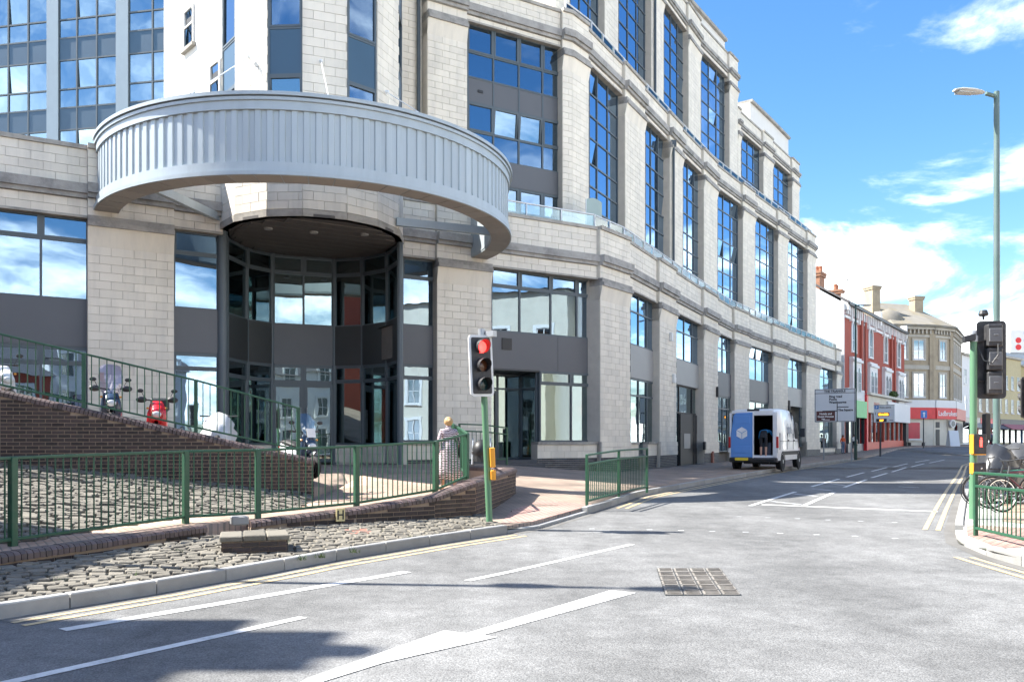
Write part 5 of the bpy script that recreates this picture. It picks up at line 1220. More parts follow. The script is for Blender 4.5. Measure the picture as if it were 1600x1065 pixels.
sg2, tx, br_ = sign_board('small white parking sign with orange SPACES lettering on a dark post', pc_, 1.62, 1.5, (-.3,), -1.12, post_mat=M_dark, r_=.08)
br_(-.75, -.42, .4, .7, M_blue); tx('P', -.58, .45, .26, M_txtw, 'CENTER'); tx('Town centre', -.36, .47, .17)
br_(-.5, .4, -.2, .1, M_txt); br_(-.62, .2, -.68, -.42, M_txt, .045)
M_led = emit('amber_led', (1.0, .33, .02), 1.3); tx('SPACES', -.05, -.14, .23, M_led, 'CENTER'); tx('567', -.2, -.63, .2, M_led, 'CENTER'); br_(.4, .7, -.57, -.53); br_(-.68, -.64, -.1, .14)
for sn in (1, -1): br_(-.81, .81, sn * .73 - .015, sn * .73 + .015)
ow = thing('one_way_sign', 'blue one-way arrow sign on a slim dark post by the betting shop', 'sign', (ray(1443) * 92, 92, -.75)); m = MB(); m.tube([(0, 0, 0), (0, 0, 4.2)], [.07, .05], 8); part('post', m, M_dark, ow, local=True)
m = MB(); m.obox((0, -.09, 3.8), (.34, 0, 0), (0, .02, 0), (0, 0, .42)); bd = part('plate', m, M_blue, ow, local=True); m = MB(); m.obox((0, -.12, 3.7), (.05, 0, 0), (0, .01, 0), (0, 0, .22)); m.extrude([(-.16, 0), (.16, 0), (0, .2)], (0, -.125, 3.86), X3, Z3v, Y3, .015); part('arrow', m, M_txtw, bd, local=True)
ab = thing('pavement_board', 'white A-board standing on the sunlit corner pavement', 'sign', (ray(1489) * 96, 96, -.5)); m = MB()
for sn in (-1, 1):
    m = MB(); m.obox((0, sn * .3, .9), (.55, 0, 0), (0, .02, 0), (0, -sn * .22, .9)); part('board', m, M_signw, ab, local=True)
# ================================================================ people
M_skin = pm('skin', (.52, .3, .22), .6, var=.03); M_hair_b = pm('blond_hair', (.42, .28, .13), .6, var=.1); M_hair_r = pm('auburn_hair', (.14, .045, .02), .6); M_hair_d = pm('dark_hair', (.03, .022, .018), .6)
def skin_mesh(verts, edges, radii, root, mats, bone_mat, sub=1):
    """continuous body grown over a jointed skeleton; every face takes the material of its nearest bone"""
    me = bpy.data.meshes.new('body'); me.from_pydata([tuple(v) for v in verts], edges, [])
    o = bpy.data.objects.new('body', me); COL.objects.link(o); sk = o.modifiers.new('skin', 'SKIN'); sk.use_smooth_shade = True
    lay = me.skin_vertices[0] if me.skin_vertices else None
    if lay is None:
        bm = bmesh.new(); bm.from_mesh(me); bm.verts.layers.skin.verify(); bm.to_mesh(me); bm.free(); lay = me.skin_vertices[0]
    for i, r_ in enumerate(radii): lay.data[i].radius = (r_, r_) if not isinstance(r_, tuple) else r_; lay.data[i].use_root = (i == root)
    ss = o.modifiers.new('sub', 'SUBSURF'); ss.levels = sub; ss.render_levels = sub
    dg = bpy.context.evaluated_depsgraph_get(); out = bpy.data.meshes.new_from_object(o.evaluated_get(dg)); bpy.data.objects.remove(o)
    for m in mats: out.materials.append(m)
    V = [Vector(v) for v in verts]
    for p in out.polygons:
        c = p.center; best = (1e9, 0)
        for (a, b), mi in zip(edges, bone_mat):
            ab = V[b] - V[a]; t = max(0, min(1, (c - V[a]).dot(ab) / max(1e-9, ab.length_squared))); d = (c - V[a] - ab * t).length - (radii[a] if not isinstance(radii[a], tuple) else radii[a][0]) * .5
            if d < best[0]: best = (d, mi)
        p.material_index = best[1]; p.use_smooth = True
    return out
def person(label, loc, rotz, pose=None, mats=None, H=1.7, hair=None, hair_long=False, skirt=None, group=None):
    """mats: skin, top, bottom, shoes, sleeves, shins"""
    J = dict(pel=(0, 0, .95), wai=(0, 0, 1.1), che=(0, .01, 1.3), nec=(0, 0, 1.46), hb=(0, .015, 1.52), hd=(0, .03, 1.6), ht=(0, .015, 1.66))
    for s, n in ((-1, 'l'), (1, 'r')):
        J.update({'sh' + n: (s * .17, 0, 1.4), 'el' + n: (s * .25, -.02, 1.13), 'wr' + n: (s * .25, .08, .9), 'ha' + n: (s * .24, .11, .83), 'hi' + n: (s * .09, 0, .9), 'kn' + n: (s * .1, .02, .5), 'an' + n: (s * .1, -.02, .09), 'to' + n: (s * .115, .14, .035)})
    J.update(pose or {})
    Rr = dict(pel=(.15, .11), wai=(.135, .1), che=(.155, .11), nec=.055, hb=.06, hd=.092, ht=.06, sh=.062, el=.045, wr=.03, ha=.03, hi=.095, kn=.06, an=.04, to=.035)
    names = list(J); idx = {n: i for i, n in enumerate(names)}; V = [Vector(J[n]) * (H / 1.7) for n in names]
    rad = [Rr.get(n, Rr.get(n[:-1])) for n in names]
    E = []; bmat = []
    def ed(a, b, m): E.append((idx[a], idx[b])); bmat.append(m)
    ed('pel', 'wai', 2); ed('wai', 'che', 1); ed('che', 'nec', 1); ed('nec', 'hb', 0); ed('hb', 'hd', 0); ed('hd', 'ht', 0)
    for n in 'lr':
        ed('che', 'sh' + n, 1); ed('sh' + n, 'el' + n, 4); ed('el' + n, 'wr' + n, 0); ed('wr' + n, 'ha' + n, 0); ed('pel', 'hi' + n, 2); ed('hi' + n, 'kn' + n, 2); ed('kn' + n, 'an' + n, 5); ed('an' + n, 'to' + n, 3)
        wv, hv = V[idx['wr' + n]], V[idx['ha' + n]]; d = (hv - wv).normalized(); sd = d.orthogonal().normalized(); s = -1 if n == 'l' else 1
        for k, (off, ln) in enumerate(((-.028, .065), (-.01, .078), (.01, .072), (.028, .055))):     # four fingers and a thumb
            V.append(hv + sd * off + d * ln + Vector((-s * .02, .01, 0))); rad.append(.009); E.append((idx['ha' + n], len(V) - 1)); bmat.append(0)
        V.append(wv.lerp(hv, .5) + sd * .055 + d * .03); rad.append(.011); E.append((idx['ha' + n], len(V) - 1)); bmat.append(0)
    me = skin_mesh(V, E, rad, 0, mats, bmat)
    p = thing('person', label, 'person', loc, rotz, group); b = newobj('body', me, p)
    hd = Vector(J['hd']) * (H / 1.7); up = (Vector(J['ht']) - Vector(J['hb'])).normalized(); fw = Vector((0, 1, 0)); fw = (fw - up * fw.dot(up)).normalized(); sd = up.cross(fw)
    m = MB(); m.ellipsoid(hd + fw * .098 - up * .012, (.012, .02, .02), 6, 5); part('nose', m, mats[0], p, local=True)
    for s in (-1, 1):
        m = MB(); m.ellipsoid(hd + fw * .085 + sd * s * .033 + up * .012, (.014, .012, .009), 6, 5); part('eye', m, M_black, p, local=True)
        m = MB(); m.ellipsoid(hd + sd * s * .088 - fw * .005, (.014, .022, .03), 6, 5); part('ear', m, mats[0], p, local=True)
    m = MB(); m.obox(hd + fw * .09 - up * .05, sd * .024, fw * .006, up * .005); part('mouth', m, pm('lips', (.35, .12, .1), .5), p, local=True)
    if hair:
        m = MB(); m.ellipsoid(hd - fw * .022 + up * .022, (.103, .103, .108), 12, 8); m.v = [v for v in m.v]
        if hair_long: m.loft([[hd - fw * (.05 + .03 * math.cos(q)) + sd * (w_ * math.sin(q)) - up * z_ for q in [2 * math.pi * k / 10 for k in range(10)]] for z_, w_ in ((0, .1), (.1, .105), (.2, .1), (.3, .07))])
        m.ellipsoid(hd - fw * .11 + up * .03, (.05, .05, .05), 8, 6) if not hair_long else None; part('hair', m, hair, p, local=True, smooth='all')
    return p
M_black_cl = pm('dark_shorts', (.018, .02, .025), .85); M_shoe = pm('shoe', (.03, .03, .03), .6); M_jean = pm('denim', (.09, .14, .22), .85, var=.1)
# ================================================================ delivery van
HEAD = math.atan2(.87, .49)
van = thing('delivery_van', 'white high-roof delivery van parked on the pavement with one rear door open', 'van', (10.15, 35.0, zp(10.2, 35) + .0), HEAD)
M_vanw = pm('van_white_paint', (.72, .73, .74), .3, var=.02, coat=.4, dirt=(.55, .54, .52), dirt_scale=1.2, dirt_amt=.35); M_vanb = pm('van_blue_paint', (.1, .27, .62), .35, var=.02, coat=.3); M_vang = glass('van_glass', (.6, .7, .75), .3, (.05, .06, .07)); M_trim = pm('van_black_trim', (.025, .027, .03), .6); M_int = pm('van_interior', (.02, .02, .022), .9)
def vring(x, zb, zt, wb, wt, r_=.16, mid=None):
    """cross-section of the body: bottom width wb, roof width wt"""
    pts = [(-wb, zb), (-wb, zb + (zt - zb) * .42), (-(wb * .6 + wt * .4), zb + (zt - zb) * .72), (-wt, zt - r_), (-wt + r_ * .45, zt - r_ * .3), (-wt + r_ * 1.3, zt)]
    pts = pts + [(-a, b) for a, b in pts[::-1]]; return [(x, a, b) for a, b in pts]
rings = [vring(0, .42, 2.48, .99, .86), vring(.05, .4, 2.55, 1.01, .88), vring(1.5, .4, 2.62, 1.02, .88), vring(3.2, .4, 2.62, 1.02, .88), vring(3.75, .4, 2.55, 1.02, .86), vring(4.35, .4, 2.1, 1.01, .8, .14), vring(4.85, .42, 1.5, .99, .8, .1), vring(5.25, .45, 1.26, .93, .74, .08), vring(5.5, .5, 1.02, .82, .66, .08)]
m = MB(); m.loft(rings, cap=False); e0 = len(m.v) - 12; m.f.append([e0 + j for j in range(12)]); m.mi.append(0)
vb_ = part('body', m, M_vanw, van, local=True, smooth=True)
m = MB(); m.loft([[(.02, y * .94, z) for _, y, z in vring(0, .62, 2.4, .95, .84)], [(3.2, y * .94, z) for _, y, z in vring(0, .62, 2.45, .95, .84)]], cap=False); m.add([(3.2, -.95, .5), (3.2, .95, .5), (3.2, .95, 2.5), (3.2, -.95, 2.5)], [(0, 1, 2, 3)]); m.add([(0, -.95, .62), (3.2, -.95, .62), (3.2, .95, .62), (0, .95, .62)], [(0, 1, 2, 3)]); part('cargo_bay', m, M_int, van, local=True, fix=False)
# rear frame of the opening and the closed left door
m = MB(); m.box(-.03, .02, -.99, -.80, .45, 2.42); m.box(-.03, .02, -.80, .0, 2.28, 2.5); m.box(-.03, .02, -.95, .02, .45, .62); m.box(-.03, .02, .9, 1.0, .5, 2.4); m.box(-.03, .02, .0, .9, 2.36, 2.5); part('rear_frame', m, M_vanw, van, local=True, bevel=.02)
m = MB(); m.extrude([(.0, .52), (.93, .52), (.93, 1.5), (.82, 2.3), (.72, 2.4), (.0, 2.42)], (-.06, 0, 0), Y3, Z3v, X3, .05); rd = part('rear_door', m, M_vanb, van, local=True, bevel=.02)
m = MB(); m.box(-.075, -.01, -.035, .015, .48, 2.42); part('door_edge', m, M_vanw, rd, local=True)
for z0, z1, hw in ((1.95, 2.28, .33), (.72, 1.0, .36)):
    m = MB(); m.box(-.075, -.06, .46 - hw, .46 + hw, z0, z1); part('door_pressing', m, M_vanb, rd, local=True, bevel=.012)
M_logo = pm('logo_white', (.8, .8, .8), .5)
def hexpt(a, r_=.27): return (.46 + r_ * math.sin(R(a)), 1.55 + r_ * math.cos(R(a)))
for seq in ((0, 60, None, -60), (60, 120, 180, None), (180, -120, -60, None)):     # three faces of the carton emblem, parted by grooves
    pts = [(.46, 1.55) if a is None else hexpt(a) for a in seq]; cx = sum(p[0] for p in pts) / 4; cy = sum(p[1] for p in pts) / 4
    pts = [(cx + (p[0] - cx) * .9, cy + (p[1] - cy) * .9) for p in pts]; m = MB(); m.extrude(pts, (-.083, 0, 0), Y3, Z3v, X3, .006); part('emblem_face', m, M_logo, rd, local=True)
m = MB(); m.box(-.09, .2, -1.0, 1.0, .32, .52); m.box(-.16, .1, -.9, .9, .4, .5); part('rear_bumper', m, M_trim, van, local=True, bevel=.03)
m = MB(); m.box(-.185, -.16, .18, .72, .4, .52); pl_ = part('number_plate', m, pm('plate_yellow', (.7, .52, .04), .5), van, local=True)
for s in (-1, 1):
    m = MB(); m.box(-.05, .06, s * .99 - .05, s * .99 + .05, .92, 1.4); part('tail_light', m, pm('tail_red', (.4, .015, .02), .25), van, local=True, bevel=.02)
    m = MB(); m.box(-.055, .05, s * .99 - .045, s * .99 + .045, .72, .9); part('reverse_lamp', m, pm('lamp_white', (.7, .68, .65), .3), van, local=True)
    m = MB(); m.tube([(4.35, s * 1.02, 1.5), (4.3, s * 1.2, 1.55)], .02, 6); m.obox((4.3, s * 1.22, 1.6), (.05, 0, 0), (0, .1, 0), (0, 0, .2)); part('door_mirror', m, M_trim, van, local=True, bevel=.03)
    m = MB(); m.extrude([(3.55, 1.32), (4.62, 1.32), (4.5, 1.55), (4.15, 2.02), (3.6, 2.08)], (0, s * 1.0, 0), X3, Z3v, Y3 * s, .02); part('side_window', m, M_trim, van, local=True)
    m = MB(); m.box(.9, 4.3, s * 1.02 - .015, s * 1.02 + .02, .62, .78); part('side_moulding', m, M_trim, van, local=True)
    for x in (.95, 4.55):
        m = MB(); m.lathe((x, s * .78, .34), (0, s, 0), [(0, .2), (0.0, .33), (.05, .345), (.2, .345), (.24, .32), (.25, .22)], 22); w_ = part('wheel', m, M_rubber, van, local=True, smooth=True)
        m = MB(); m.lathe((x, s * 1.015, .34), (0, s, 0), [(0, .2), (.012, .2), (.014, .09), (.03, .06)], 16); part('hub_cap', m, M_steel, w_, local=True)
        m = MB(); m.torus((x, s * .995, .36), (0, 1, 0), .4, .045, 20, 6, ) ; part('wheel_arch', m, M_trim, van, local=True)
for s in (-1, 1):
    m = MB()
    for x in (.35, 1.9, 3.15, 4.5): m.box(x - .008, x + .008, s * 1.018 - .012, s * 1.018 + .012, .85 if x != 4.5 else .9, 1.55)
    m.box(.35, 4.5, s * 1.018 - .012, s * 1.018 + .012, 1.2, 1.215); part('panel_gap', m, M_trim, van, local=True)
    m = MB(); m.box(3.25, 3.42, s * 1.03 - .02, s * 1.03 + .02, 1.22, 1.27); m.box(1.98, 2.15, s * 1.03 - .02, s * 1.03 + .02, 1.22, 1.27); part('door_pull', m, M_trim, van, local=True)
m = MB(); m.extrude([(-.72, 1.35), (.72, 1.35), (.66, 2.02), (-.66, 2.02)], (4.86, 0, 0), Y3, Vector((-.62, 0, .8)), X3, .02); part('windscreen', m, M_trim, van, local=True)
m = MB(); m.box(-.03, .06, -.25, .25, 2.47, 2.56); part('rear_camera', m, M_trim, van, local=True)
m = MB(); m.tube([(1.3, 0, .34), (.6, 0, .34)], .06, 8); m.box(.4, .6, -.55, .5, .25, .42); m.box(1.5, 2.6, -.6, .0, .2, .45); part('underbody', m, M_trim, van, local=True)
lettering('dpd', .62, pm('van_lettering', (.2, .24, .3), .5), vb_, (2.35, -1.035, 1.55), (1, 0, 0), (0, 0.1, 1), align='CENTER', local=True, bold=.012)
m = MB(); m.box(.1, .5, -.7, -.25, .63, 1.15); tagm(part('parcel', m, pm('dark_crate', (.05, .06, .08), .7), van, local=True), 'x', 'x'); bpy.data.objects['parcel'].parent = None
pb = bpy.data.objects['parcel']; pb.location = van.location; pb.rotation_euler = van.rotation_euler; pb['label'] = 'dark grey parcel crate just inside the open van door'; pb['category'] = 'crate'
# courier bent into the van, standing on the bumper
Ms = [M_skin, pm('courier_blue_shirt', (.06, .32, .6), .85), M_black_cl, M_shoe, pm('courier_blue_shirt', (.06, .32, .6)), M_skin]
vc = van.location + Matrix.Rotation(HEAD, 3, 'Z') @ Vector((.0, -.42, .52))
person('courier in blue shirt and black shorts bending into the back of the van', vc, HEAD - math.pi / 2, dict(wai=(0, .1, 1.04), che=(0, .3, 1.12), nec=(0, .46, 1.1), hb=(0, .52, 1.08), hd=(0, .6, 1.06), ht=(0, .66, 1.06), shl=(-.2, .36, 1.08), shr=(.2, .36, 1.08), ell=(-.26, .42, .82), elr=(.3, .5, .86), wrl=(-.2, .55, .62), wrr=(.24, .7, .72), hal=(-.19, .6, .56), har=(.23, .76, .68), pel=(0, -.05, .92), hil=(-.1, -.03, .88), hir=(.1, -.03, .88), tol=(-.12, .14, .035), tor=(.12, .14, .035)), Ms, hair=M_hair_d, H=1.72)
M_or = pm('orange_top', (.62, .11, .03), .8, var=.06); M_wt = pm('white_top', (.7, .7, .68), .85); M_stripe = None
pz = lambda x, d: Vector((ray(x) * d, d, zp(ray(x) * d, d)))
person('woman with long auburn hair in an orange top and jeans beside the sign post', pz(1317, 75), math.pi + .3, None, [M_skin, M_or, M_jean, M_shoe, M_or, M_jean], hair=M_hair_r, hair_long=True, H=1.68)
person('person in a white top and dark shorts half hidden by the lamp post', pz(1334.5, 76), math.pi - .2, None, [M_skin, M_wt, M_black_cl, M_shoe, M_wt, M_skin], hair=M_hair_d, H=1.7)
for x, d, c, l in ((1548, 88, (.05, .06, .1), 'pedestrian in dark clothes far up the street between the two green poles'), (1551.5, 93, (.45, .2, .25), 'pedestrian in a pink top walking far up the street'), (1489, 99, (.6, .42, .42), 'person in pale pink behind the white A-board')):
    mt = pm('far_top_%d' % x, c, .85); p_ = person(l, Vector((ray(x) * d, d, zr(0, d) + .12)), math.pi, None, [M_skin, mt, M_black_cl, M_shoe, mt, M_black_cl], hair=M_hair_d)
# woman on the ramp: striped dress (printed cloth), walking towards the doors
def striped():
    m = bpy.data.materials.new('striped_dress'); n, l, b = nodes_of(m); tcn = n.new('ShaderNodeTexCoord'); nt = n.new('ShaderNodeTexNoise'); nt.inputs['Scale'].default_value = 6; l.new(tcn.outputs['Object'], nt.inputs['Vector'])
    wv = n.new('ShaderNodeTexWave'); wv.wave_type = 'BANDS'; wv.bands_direction = 'Z'; wv.inputs['Scale'].default_value = 8; wv.inputs['Distortion'].default_value = 7; wv.inputs['Detail'].default_value = 2; l.new(tcn.outputs['Object'], wv.inputs['Vector'])
    cr = n.new('ShaderNodeValToRGB'); cr.color_ramp.elements[0].position = .42; cr.color_ramp.elements[0].color = (.09, .025, .04, 1); cr.color_ramp.elements[1].position = .55; cr.color_ramp.elements[1].color = (.75, .68, .7, 1); l.new(wv.outputs['Fac'], cr.inputs[0]); l.new(cr.outputs[0], b.inputs['Base Color']); b.inputs['Roughness'].default_value = .9
    return m
M_dress = striped()
wp = Vector((ray(701) * 18.6, 18.6, -1.13))
wom = person('blond woman in a striped dress walking up the ramp behind the railing', wp, .35, dict(knl=(-.1, .12, .5), anl=(-.1, .16, .1), tol=(-.1, .32, .05), knr=(.1, .0, .5), anr=(.1, -.22, .13), tor=(.1, -.1, .04)), [M_skin, M_dress, M_dress, M_shoe, M_dress, M_skin], hair=M_hair_b, H=1.66)
m = MB(); m.loft([[(r0 * math.cos(q), r0 * .8 * math.sin(q), z_) for q in [2 * math.pi * k / 18 for k in range(18)]] for z_, r0 in ((1.12, .17), (.95, .2), (.75, .24), (.5, .29), (.3, .33))]); 
for i, v in enumerate(m.v): v.x *= 1 + .05 * math.sin(i * 2.3); v.y *= 1 + .05 * math.sin(i * 1.7)
part('skirt', m, M_dress, wom, local=True, smooth='all')
hb_ = thing('shoulder_bag', 'dark shoulder bag hanging at the side of the woman on the ramp', 'bag', wp + Vector((.26, .1, .78)))
m = MB(); m.loft([[(.05 * math.cos(q) * w_, .17 * math.sin(q) * w_, z_) for q in [2 * math.pi * k / 12 for k in range(12)]] for z_, w_ in ((0, .8), (.04, 1), (.2, .95), (.27, .6))]); part('bag', m, M_black, hb_, local=True, smooth='all'); m = MB(); m.tube([(0, -.12, .24), (-.06, -.06, .5), (-.09, 0, .6), (-.06, .06, .5), (0, .12, .24)], .012, 6); part('strap', m, M_black, hb_, local=True)
# pushchair ahead of her
pc = thing('pushchair', 'dark folding pushchair standing at the doors behind the ramp wall', 'pushchair', (ray(752) * 23.2, 23.2, -.85))
m = MB(); m.ellipsoid((0, 0, .62), (.26, .36, .3), 12, 8); part('hood', m, M_black, pc, local=True, smooth='all'); m = MB(); m.loft([[(.22 * math.cos(q), .3 * math.sin(q), z_) for q in [2 * math.pi * k / 12 for k in range(12)]] for z_ in (.3, .6)]); part('seat', m, M_black, pc, local=True)
for sx in (-.25, .25):
    m = MB(); m.tube([(sx, -.35, .1), (sx, .35, .95)], .018, 6); m.tube([(sx, .35, .1), (sx, -.1, .6)], .018, 6); part('frame', m, M_steel, pc, local=True)
    for sy in (-.35, .35): m = MB(); m.torus((sx, sy, .12), (1, 0, 0), .1, .025, 14, 6); part('wheel', m, M_rubber, pc, local=True)
# ================================================================ scooters, covered bikes, bicycles
M_seat = pm('seat_vinyl', (.02, .02, .022), .6); M_bikew = pm('scooter_white', (.66, .68, .7), .25, var=.03, coat=.5); M_biked = pm('scooter_dark_blue', (.02, .04, .075), .25, coat=.5); M_biker = pm('scooter_red', (.55, .012, .02), .25, coat=.5); M_bikeg = pm('scooter_grey', (.12, .13, .14), .35)
M_scr = glass('smoked_screen', (.7, .7, .8), .12, (.55, .52, .66)); M_scrc = glass('clear_screen', (.8, .85, .9), .15, (.7, .76, .82))
def ell(c, a, b, ex, ey, k=12): return [Vector(c) + Vector(ex) * (a * math.cos(2 * math.pi * i / k)) + Vector(ey) * (b * math.sin(2 * math.pi * i / k)) for i in range(k)]
def scooter(label, loc, rotz, main, front, screen=None, screen_h=.5, topbox=False, lplate=False, group='motorbikes parked on the terrace', lean=0.0, handguard=False):
    """step-through scooter, x forward, wheels on z=0"""
    s = thing('scooter', label, 'scooter', loc, rotz, group); s.rotation_euler = (lean, 0, rotz)
    for x, r_ in ((-.66, .25), (.68, .26)):
        m = MB(); m.torus((x, 0, r_), (0, 1, 0), r_ - .055, .055, 24, 8); w_ = part('wheel', m, M_rubber, s, local=True, smooth='all')
        m = MB(); m.lathe((x, -.05, r_), (0, 1, 0), [(0, .03), (.0, .17), (.02, .16), (.08, .16), (.1, .17), (.1, .03)], 16); part('rim', m, M_steel, w_, local=True)
    m = MB(); m.loft([ell((-.86, 0, .72), .06, .09, Y3, Z3v), ell((-.7, 0, .66), .15, .13, Y3, Z3v), ell((-.35, 0, .58), .19, .17, Y3, Z3v), ell((-.1, 0, .5), .17, .16, Y3, Z3v), ell((.08, 0, .36), .15, .09, Y3, Z3v)]); part('rear_body', m, main, s, local=True, smooth='all')
    m = MB(); m.loft([ell((-.8, 0, .82), .08, .03, Y3, Z3v), ell((-.55, 0, .82), .15, .055, Y3, Z3v), ell((-.2, 0, .76), .14, .05, Y3, Z3v), ell((.02, 0, .7), .09, .03, Y3, Z3v)]); part('seat', m, M_seat, s, local=True, smooth='all')
    m = MB(); m.box(.0, .42, -.18, .18, .27, .33); part('footboard', m, M_black, s, local=True, bevel=.02)
    m = MB(); m.loft([ell((.38, 0, .3), .2, .05, Y3, X3), ell((.44, 0, .5), .22, .06, Y3, X3), ell((.42, 0, .75), .2, .08, Y3, X3), ell((.36, 0, .95), .15, .09, Y3, X3), ell((.33, 0, 1.02), .1, .06, Y3, X3)]); part('leg_shield', m, front, s, local=True, smooth='all')
    m = MB(); m.loft([ell((.5, 0, .55), .1, .06, Y3, Z3v), ell((.58, 0, .68), .13, .1, Y3, Z3v), ell((.5, 0, .86), .12, .08, Y3, Z3v)]); part('nose_fairing', m, front, s, local=True, smooth='all')
    m = MB(); m.ellipsoid((.6, 0, .72), (.05, .1, .07), 12, 8); part('headlight', m, pm('headlight_glass', (.6, .62, .62), .1), s, local=True, smooth='all')
    m = MB(); m.torus((.68, 0, .26), (0, 1, 0), .3, .05, 14, 6, R(160), R(330)); part('front_mudguard', m, main, s, local=True, smooth='all')
    m = MB(); m.tube([(.36, 0, .98), (.5, 0, .6), (.66, .09, .27)], .03, 8); m.tube([(.5, 0, .6), (.66, -.09, .27)], .03, 8); part('fork', m, M_dark, s, local=True)
    m = MB(); m.tube([(.2, -.36, 1.06), (.3, -.2, 1.05), (.34, 0, 1.03), (.3, .2, 1.05), (.2, .36, 1.06)], .016, 8); hb = part('handlebar', m, M_dark, s, local=True)
    for sy in (-1, 1):
        m = MB(); m.tube([(.2, sy * .36, 1.06), (.28, sy * .24, 1.05)], .022, 8); part('grip', m, M_black, hb, local=True)
        m = MB(); m.tube([(.29, sy * .24, 1.05), (.3, sy * .32, 1.22)], .007, 6); m.ellipsoid((.3, sy * .35, 1.25), (.022, .075, .045), 10, 6); part('mirror', m, M_black, hb, local=True)
        if handguard: m = MB(); m.ellipsoid((.36, sy * .32, 1.05), (.05, .12, .07), 10, 6); part('hand_guard', m, M_black, hb, local=True, smooth='all')
        m = MB(); m.ellipsoid((.45, sy * .19, .86), (.03, .03, .025), 8, 5); part('indicator', m, pm('indicator_amber', (.6, .25, .02), .3), s, local=True)
    m = MB(); m.ellipsoid((-.88, 0, .7), (.04, .08, .05), 10, 6); part('tail_light', m, pm('tail_red', (.4, .015, .02), .25), s, local=True)
    m = MB(); m.tube([(-.2, -.2, .25), (-.5, -.22, .28), (-.8, -.22, .36)], [.03, .05, .05], 8); part('exhaust', m, M_dark, s, local=True); m = MB(); m.tube([(-.1, .1, .3), (-.2, .28, .02)], .014, 6); part('side_stand', m, M_dark, s, local=True)
    m = MB(); m.obox((-.93, 0, .5), (.012, 0, .02), (0, .1, 0), (-.03, 0, .09)); part('number_plate', m, pm('plate_yellow', (.7, .52, .04), .5), s, local=True)
    if screen:
        rows = [(.46, .9, .15), (.44, 1.05, .22), (.38, 1.05 + screen_h * .5, .25), (.3, 1.0 + screen_h, .2), (.28, 1.04 + screen_h, .12)]; m = MB(); vs = []; k = 8
        for x, z, w_ in rows:
            for j in range(k + 1): u = -1 + 2 * j / k; vs.append((x - .09 * u * u, w_ * u, z))
        m.add(vs, [(i * (k + 1) + j, i * (k + 1) + j + 1, (i + 1) * (k + 1) + j + 1, (i + 1) * (k + 1) + j) for i in range(len(rows) - 1) for j in range(k)]); part('windscreen', m, screen, s, local=True, smooth='all')
    if topbox:
        m = MB(); m.box(-1.0, -.6, -.2, .2, .84, 1.14); part('top_box', m, M_black, s, local=True, bevel=.04)
    if lplate:
        m = MB(); m.obox((.49, .03, 1.02), (.006, 0, .0), (0, .1, 0), (-.03, 0, .1)); lp = part('learner_plate', m, M_txtw, s, local=True)
        lettering('L', .17, pm('learner_red', (.7, .02, .03), .5), lp, (.507, .075, .965), (0, -1, 0), (-.29, 0, .95), local=True, bold=.008, align='LEFT')
    return s
def terr(x, d): X = ray(x) * d; return Vector((X, d, max(zp(X, d) + .01, tz(X) - .66)))
scooter('white scooter at the left edge of the terrace, only its nose and mirror showing', terr(-8, 17.2), R(-35), M_bikew, M_bikew)
scooter('dark blue and white scooter with a tall smoked windscreen on the terrace', terr(172, 18.6), R(-62), M_bikew, M_biked, M_scr, .55, handguard=True)
scooter('red scooter on the terrace between the blue scooter and the silver cover', terr(247, 18.8), R(-70), M_biker, M_biker, None, topbox=True, handguard=True)
scooter('white and dark blue scooter with a learner plate at the end of the terrace wall', terr(468, 19.0) + Vector((0, 0, .06)), R(-48), M_bikew, M_biked, M_scrc, .42, lplate=True)
def covered(label, loc, rotz, mat, L=1.9, H=1.15, W=.42, seed=1, group=None):
    """motorbike under a loose cover: mound with folds, wheel feet showing"""
    rg = random.Random(seed); s = thing('covered_motorbike', label, 'motorbike', loc, rotz, group); m = MB(); rings = []; n = 22
    prof = [(-.5, .55, .55), (-.42, .72, .8), (-.28, .78, .95), (-.12, .74, 1.0), (.05, .82, 1.0), (.18, .98, 1.1), (.28, 1.0, 1.25), (.38, .8, .9), (.47, .55, .6), (.5, .4, .4)]
    for t, hf, wf in prof:
        ring_ = []
        for k in range(n):
            a = math.pi * k / (n - 1); w_ = W * wf * (1 + .12 * math.sin(k * 2.6 + t * 9) + rg.uniform(-.05, .05)); z = .12 + (H * hf - .12) * (math.sin(a) ** .6) * (1 + rg.uniform(-.02, .02)); ring_.append((t * L + rg.uniform(-.015, .015), w_ * math.cos(a), z if 0 < k < n - 1 else .12 + rg.uniform(-.03, .05)))
        rings.append(ring_)
    m.loft(rings); part('cover', m, mat, s, local=True, smooth='all')
    for x in (-.68, .68):
        m = MB(); m.torus((x, 0, .29), (0, 1, 0), .23, .06, 22, 8); part('wheel', m, M_rubber, s, local=True, smooth='all')
    m = MB(); m.tube([(.3, -.42, H * .92), (.34, 0, H * .9), (.3, .42, H * .92)], .02, 6); part('handlebar', m, M_dark, s, local=True)
    return s
covered('motorbike under a silver white cover on the terrace', terr(341, 19.3), R(108), pm('silver_cover', (.55, .56, .57), .4, var=.04, bump=.5, bscale=7), H=1.1, W=.34, L=1.5, seed=3)
gz_ = lambda x, d: Vector((ray(x) * d, d, zr(0, d) + .11))
covered('motorbike under a loose grey and black cover behind the bicycles', gz_(1578, 18.6), R(205), pm('grey_cover', (.03, .032, .036), .32, var=.15, scale=3, bump=.5, bscale=6), H=1.3, W=.42, L=2.0, seed=5)
covered('second covered motorbike, lighter grey, cut by the right edge behind the bicycles', gz_(1612, 19.6), R(200), pm('pale_cover', (.07, .072, .075), .35, var=.12, scale=3, bump=.5, bscale=6), H=1.3, W=.42, L=2.0, seed=9)
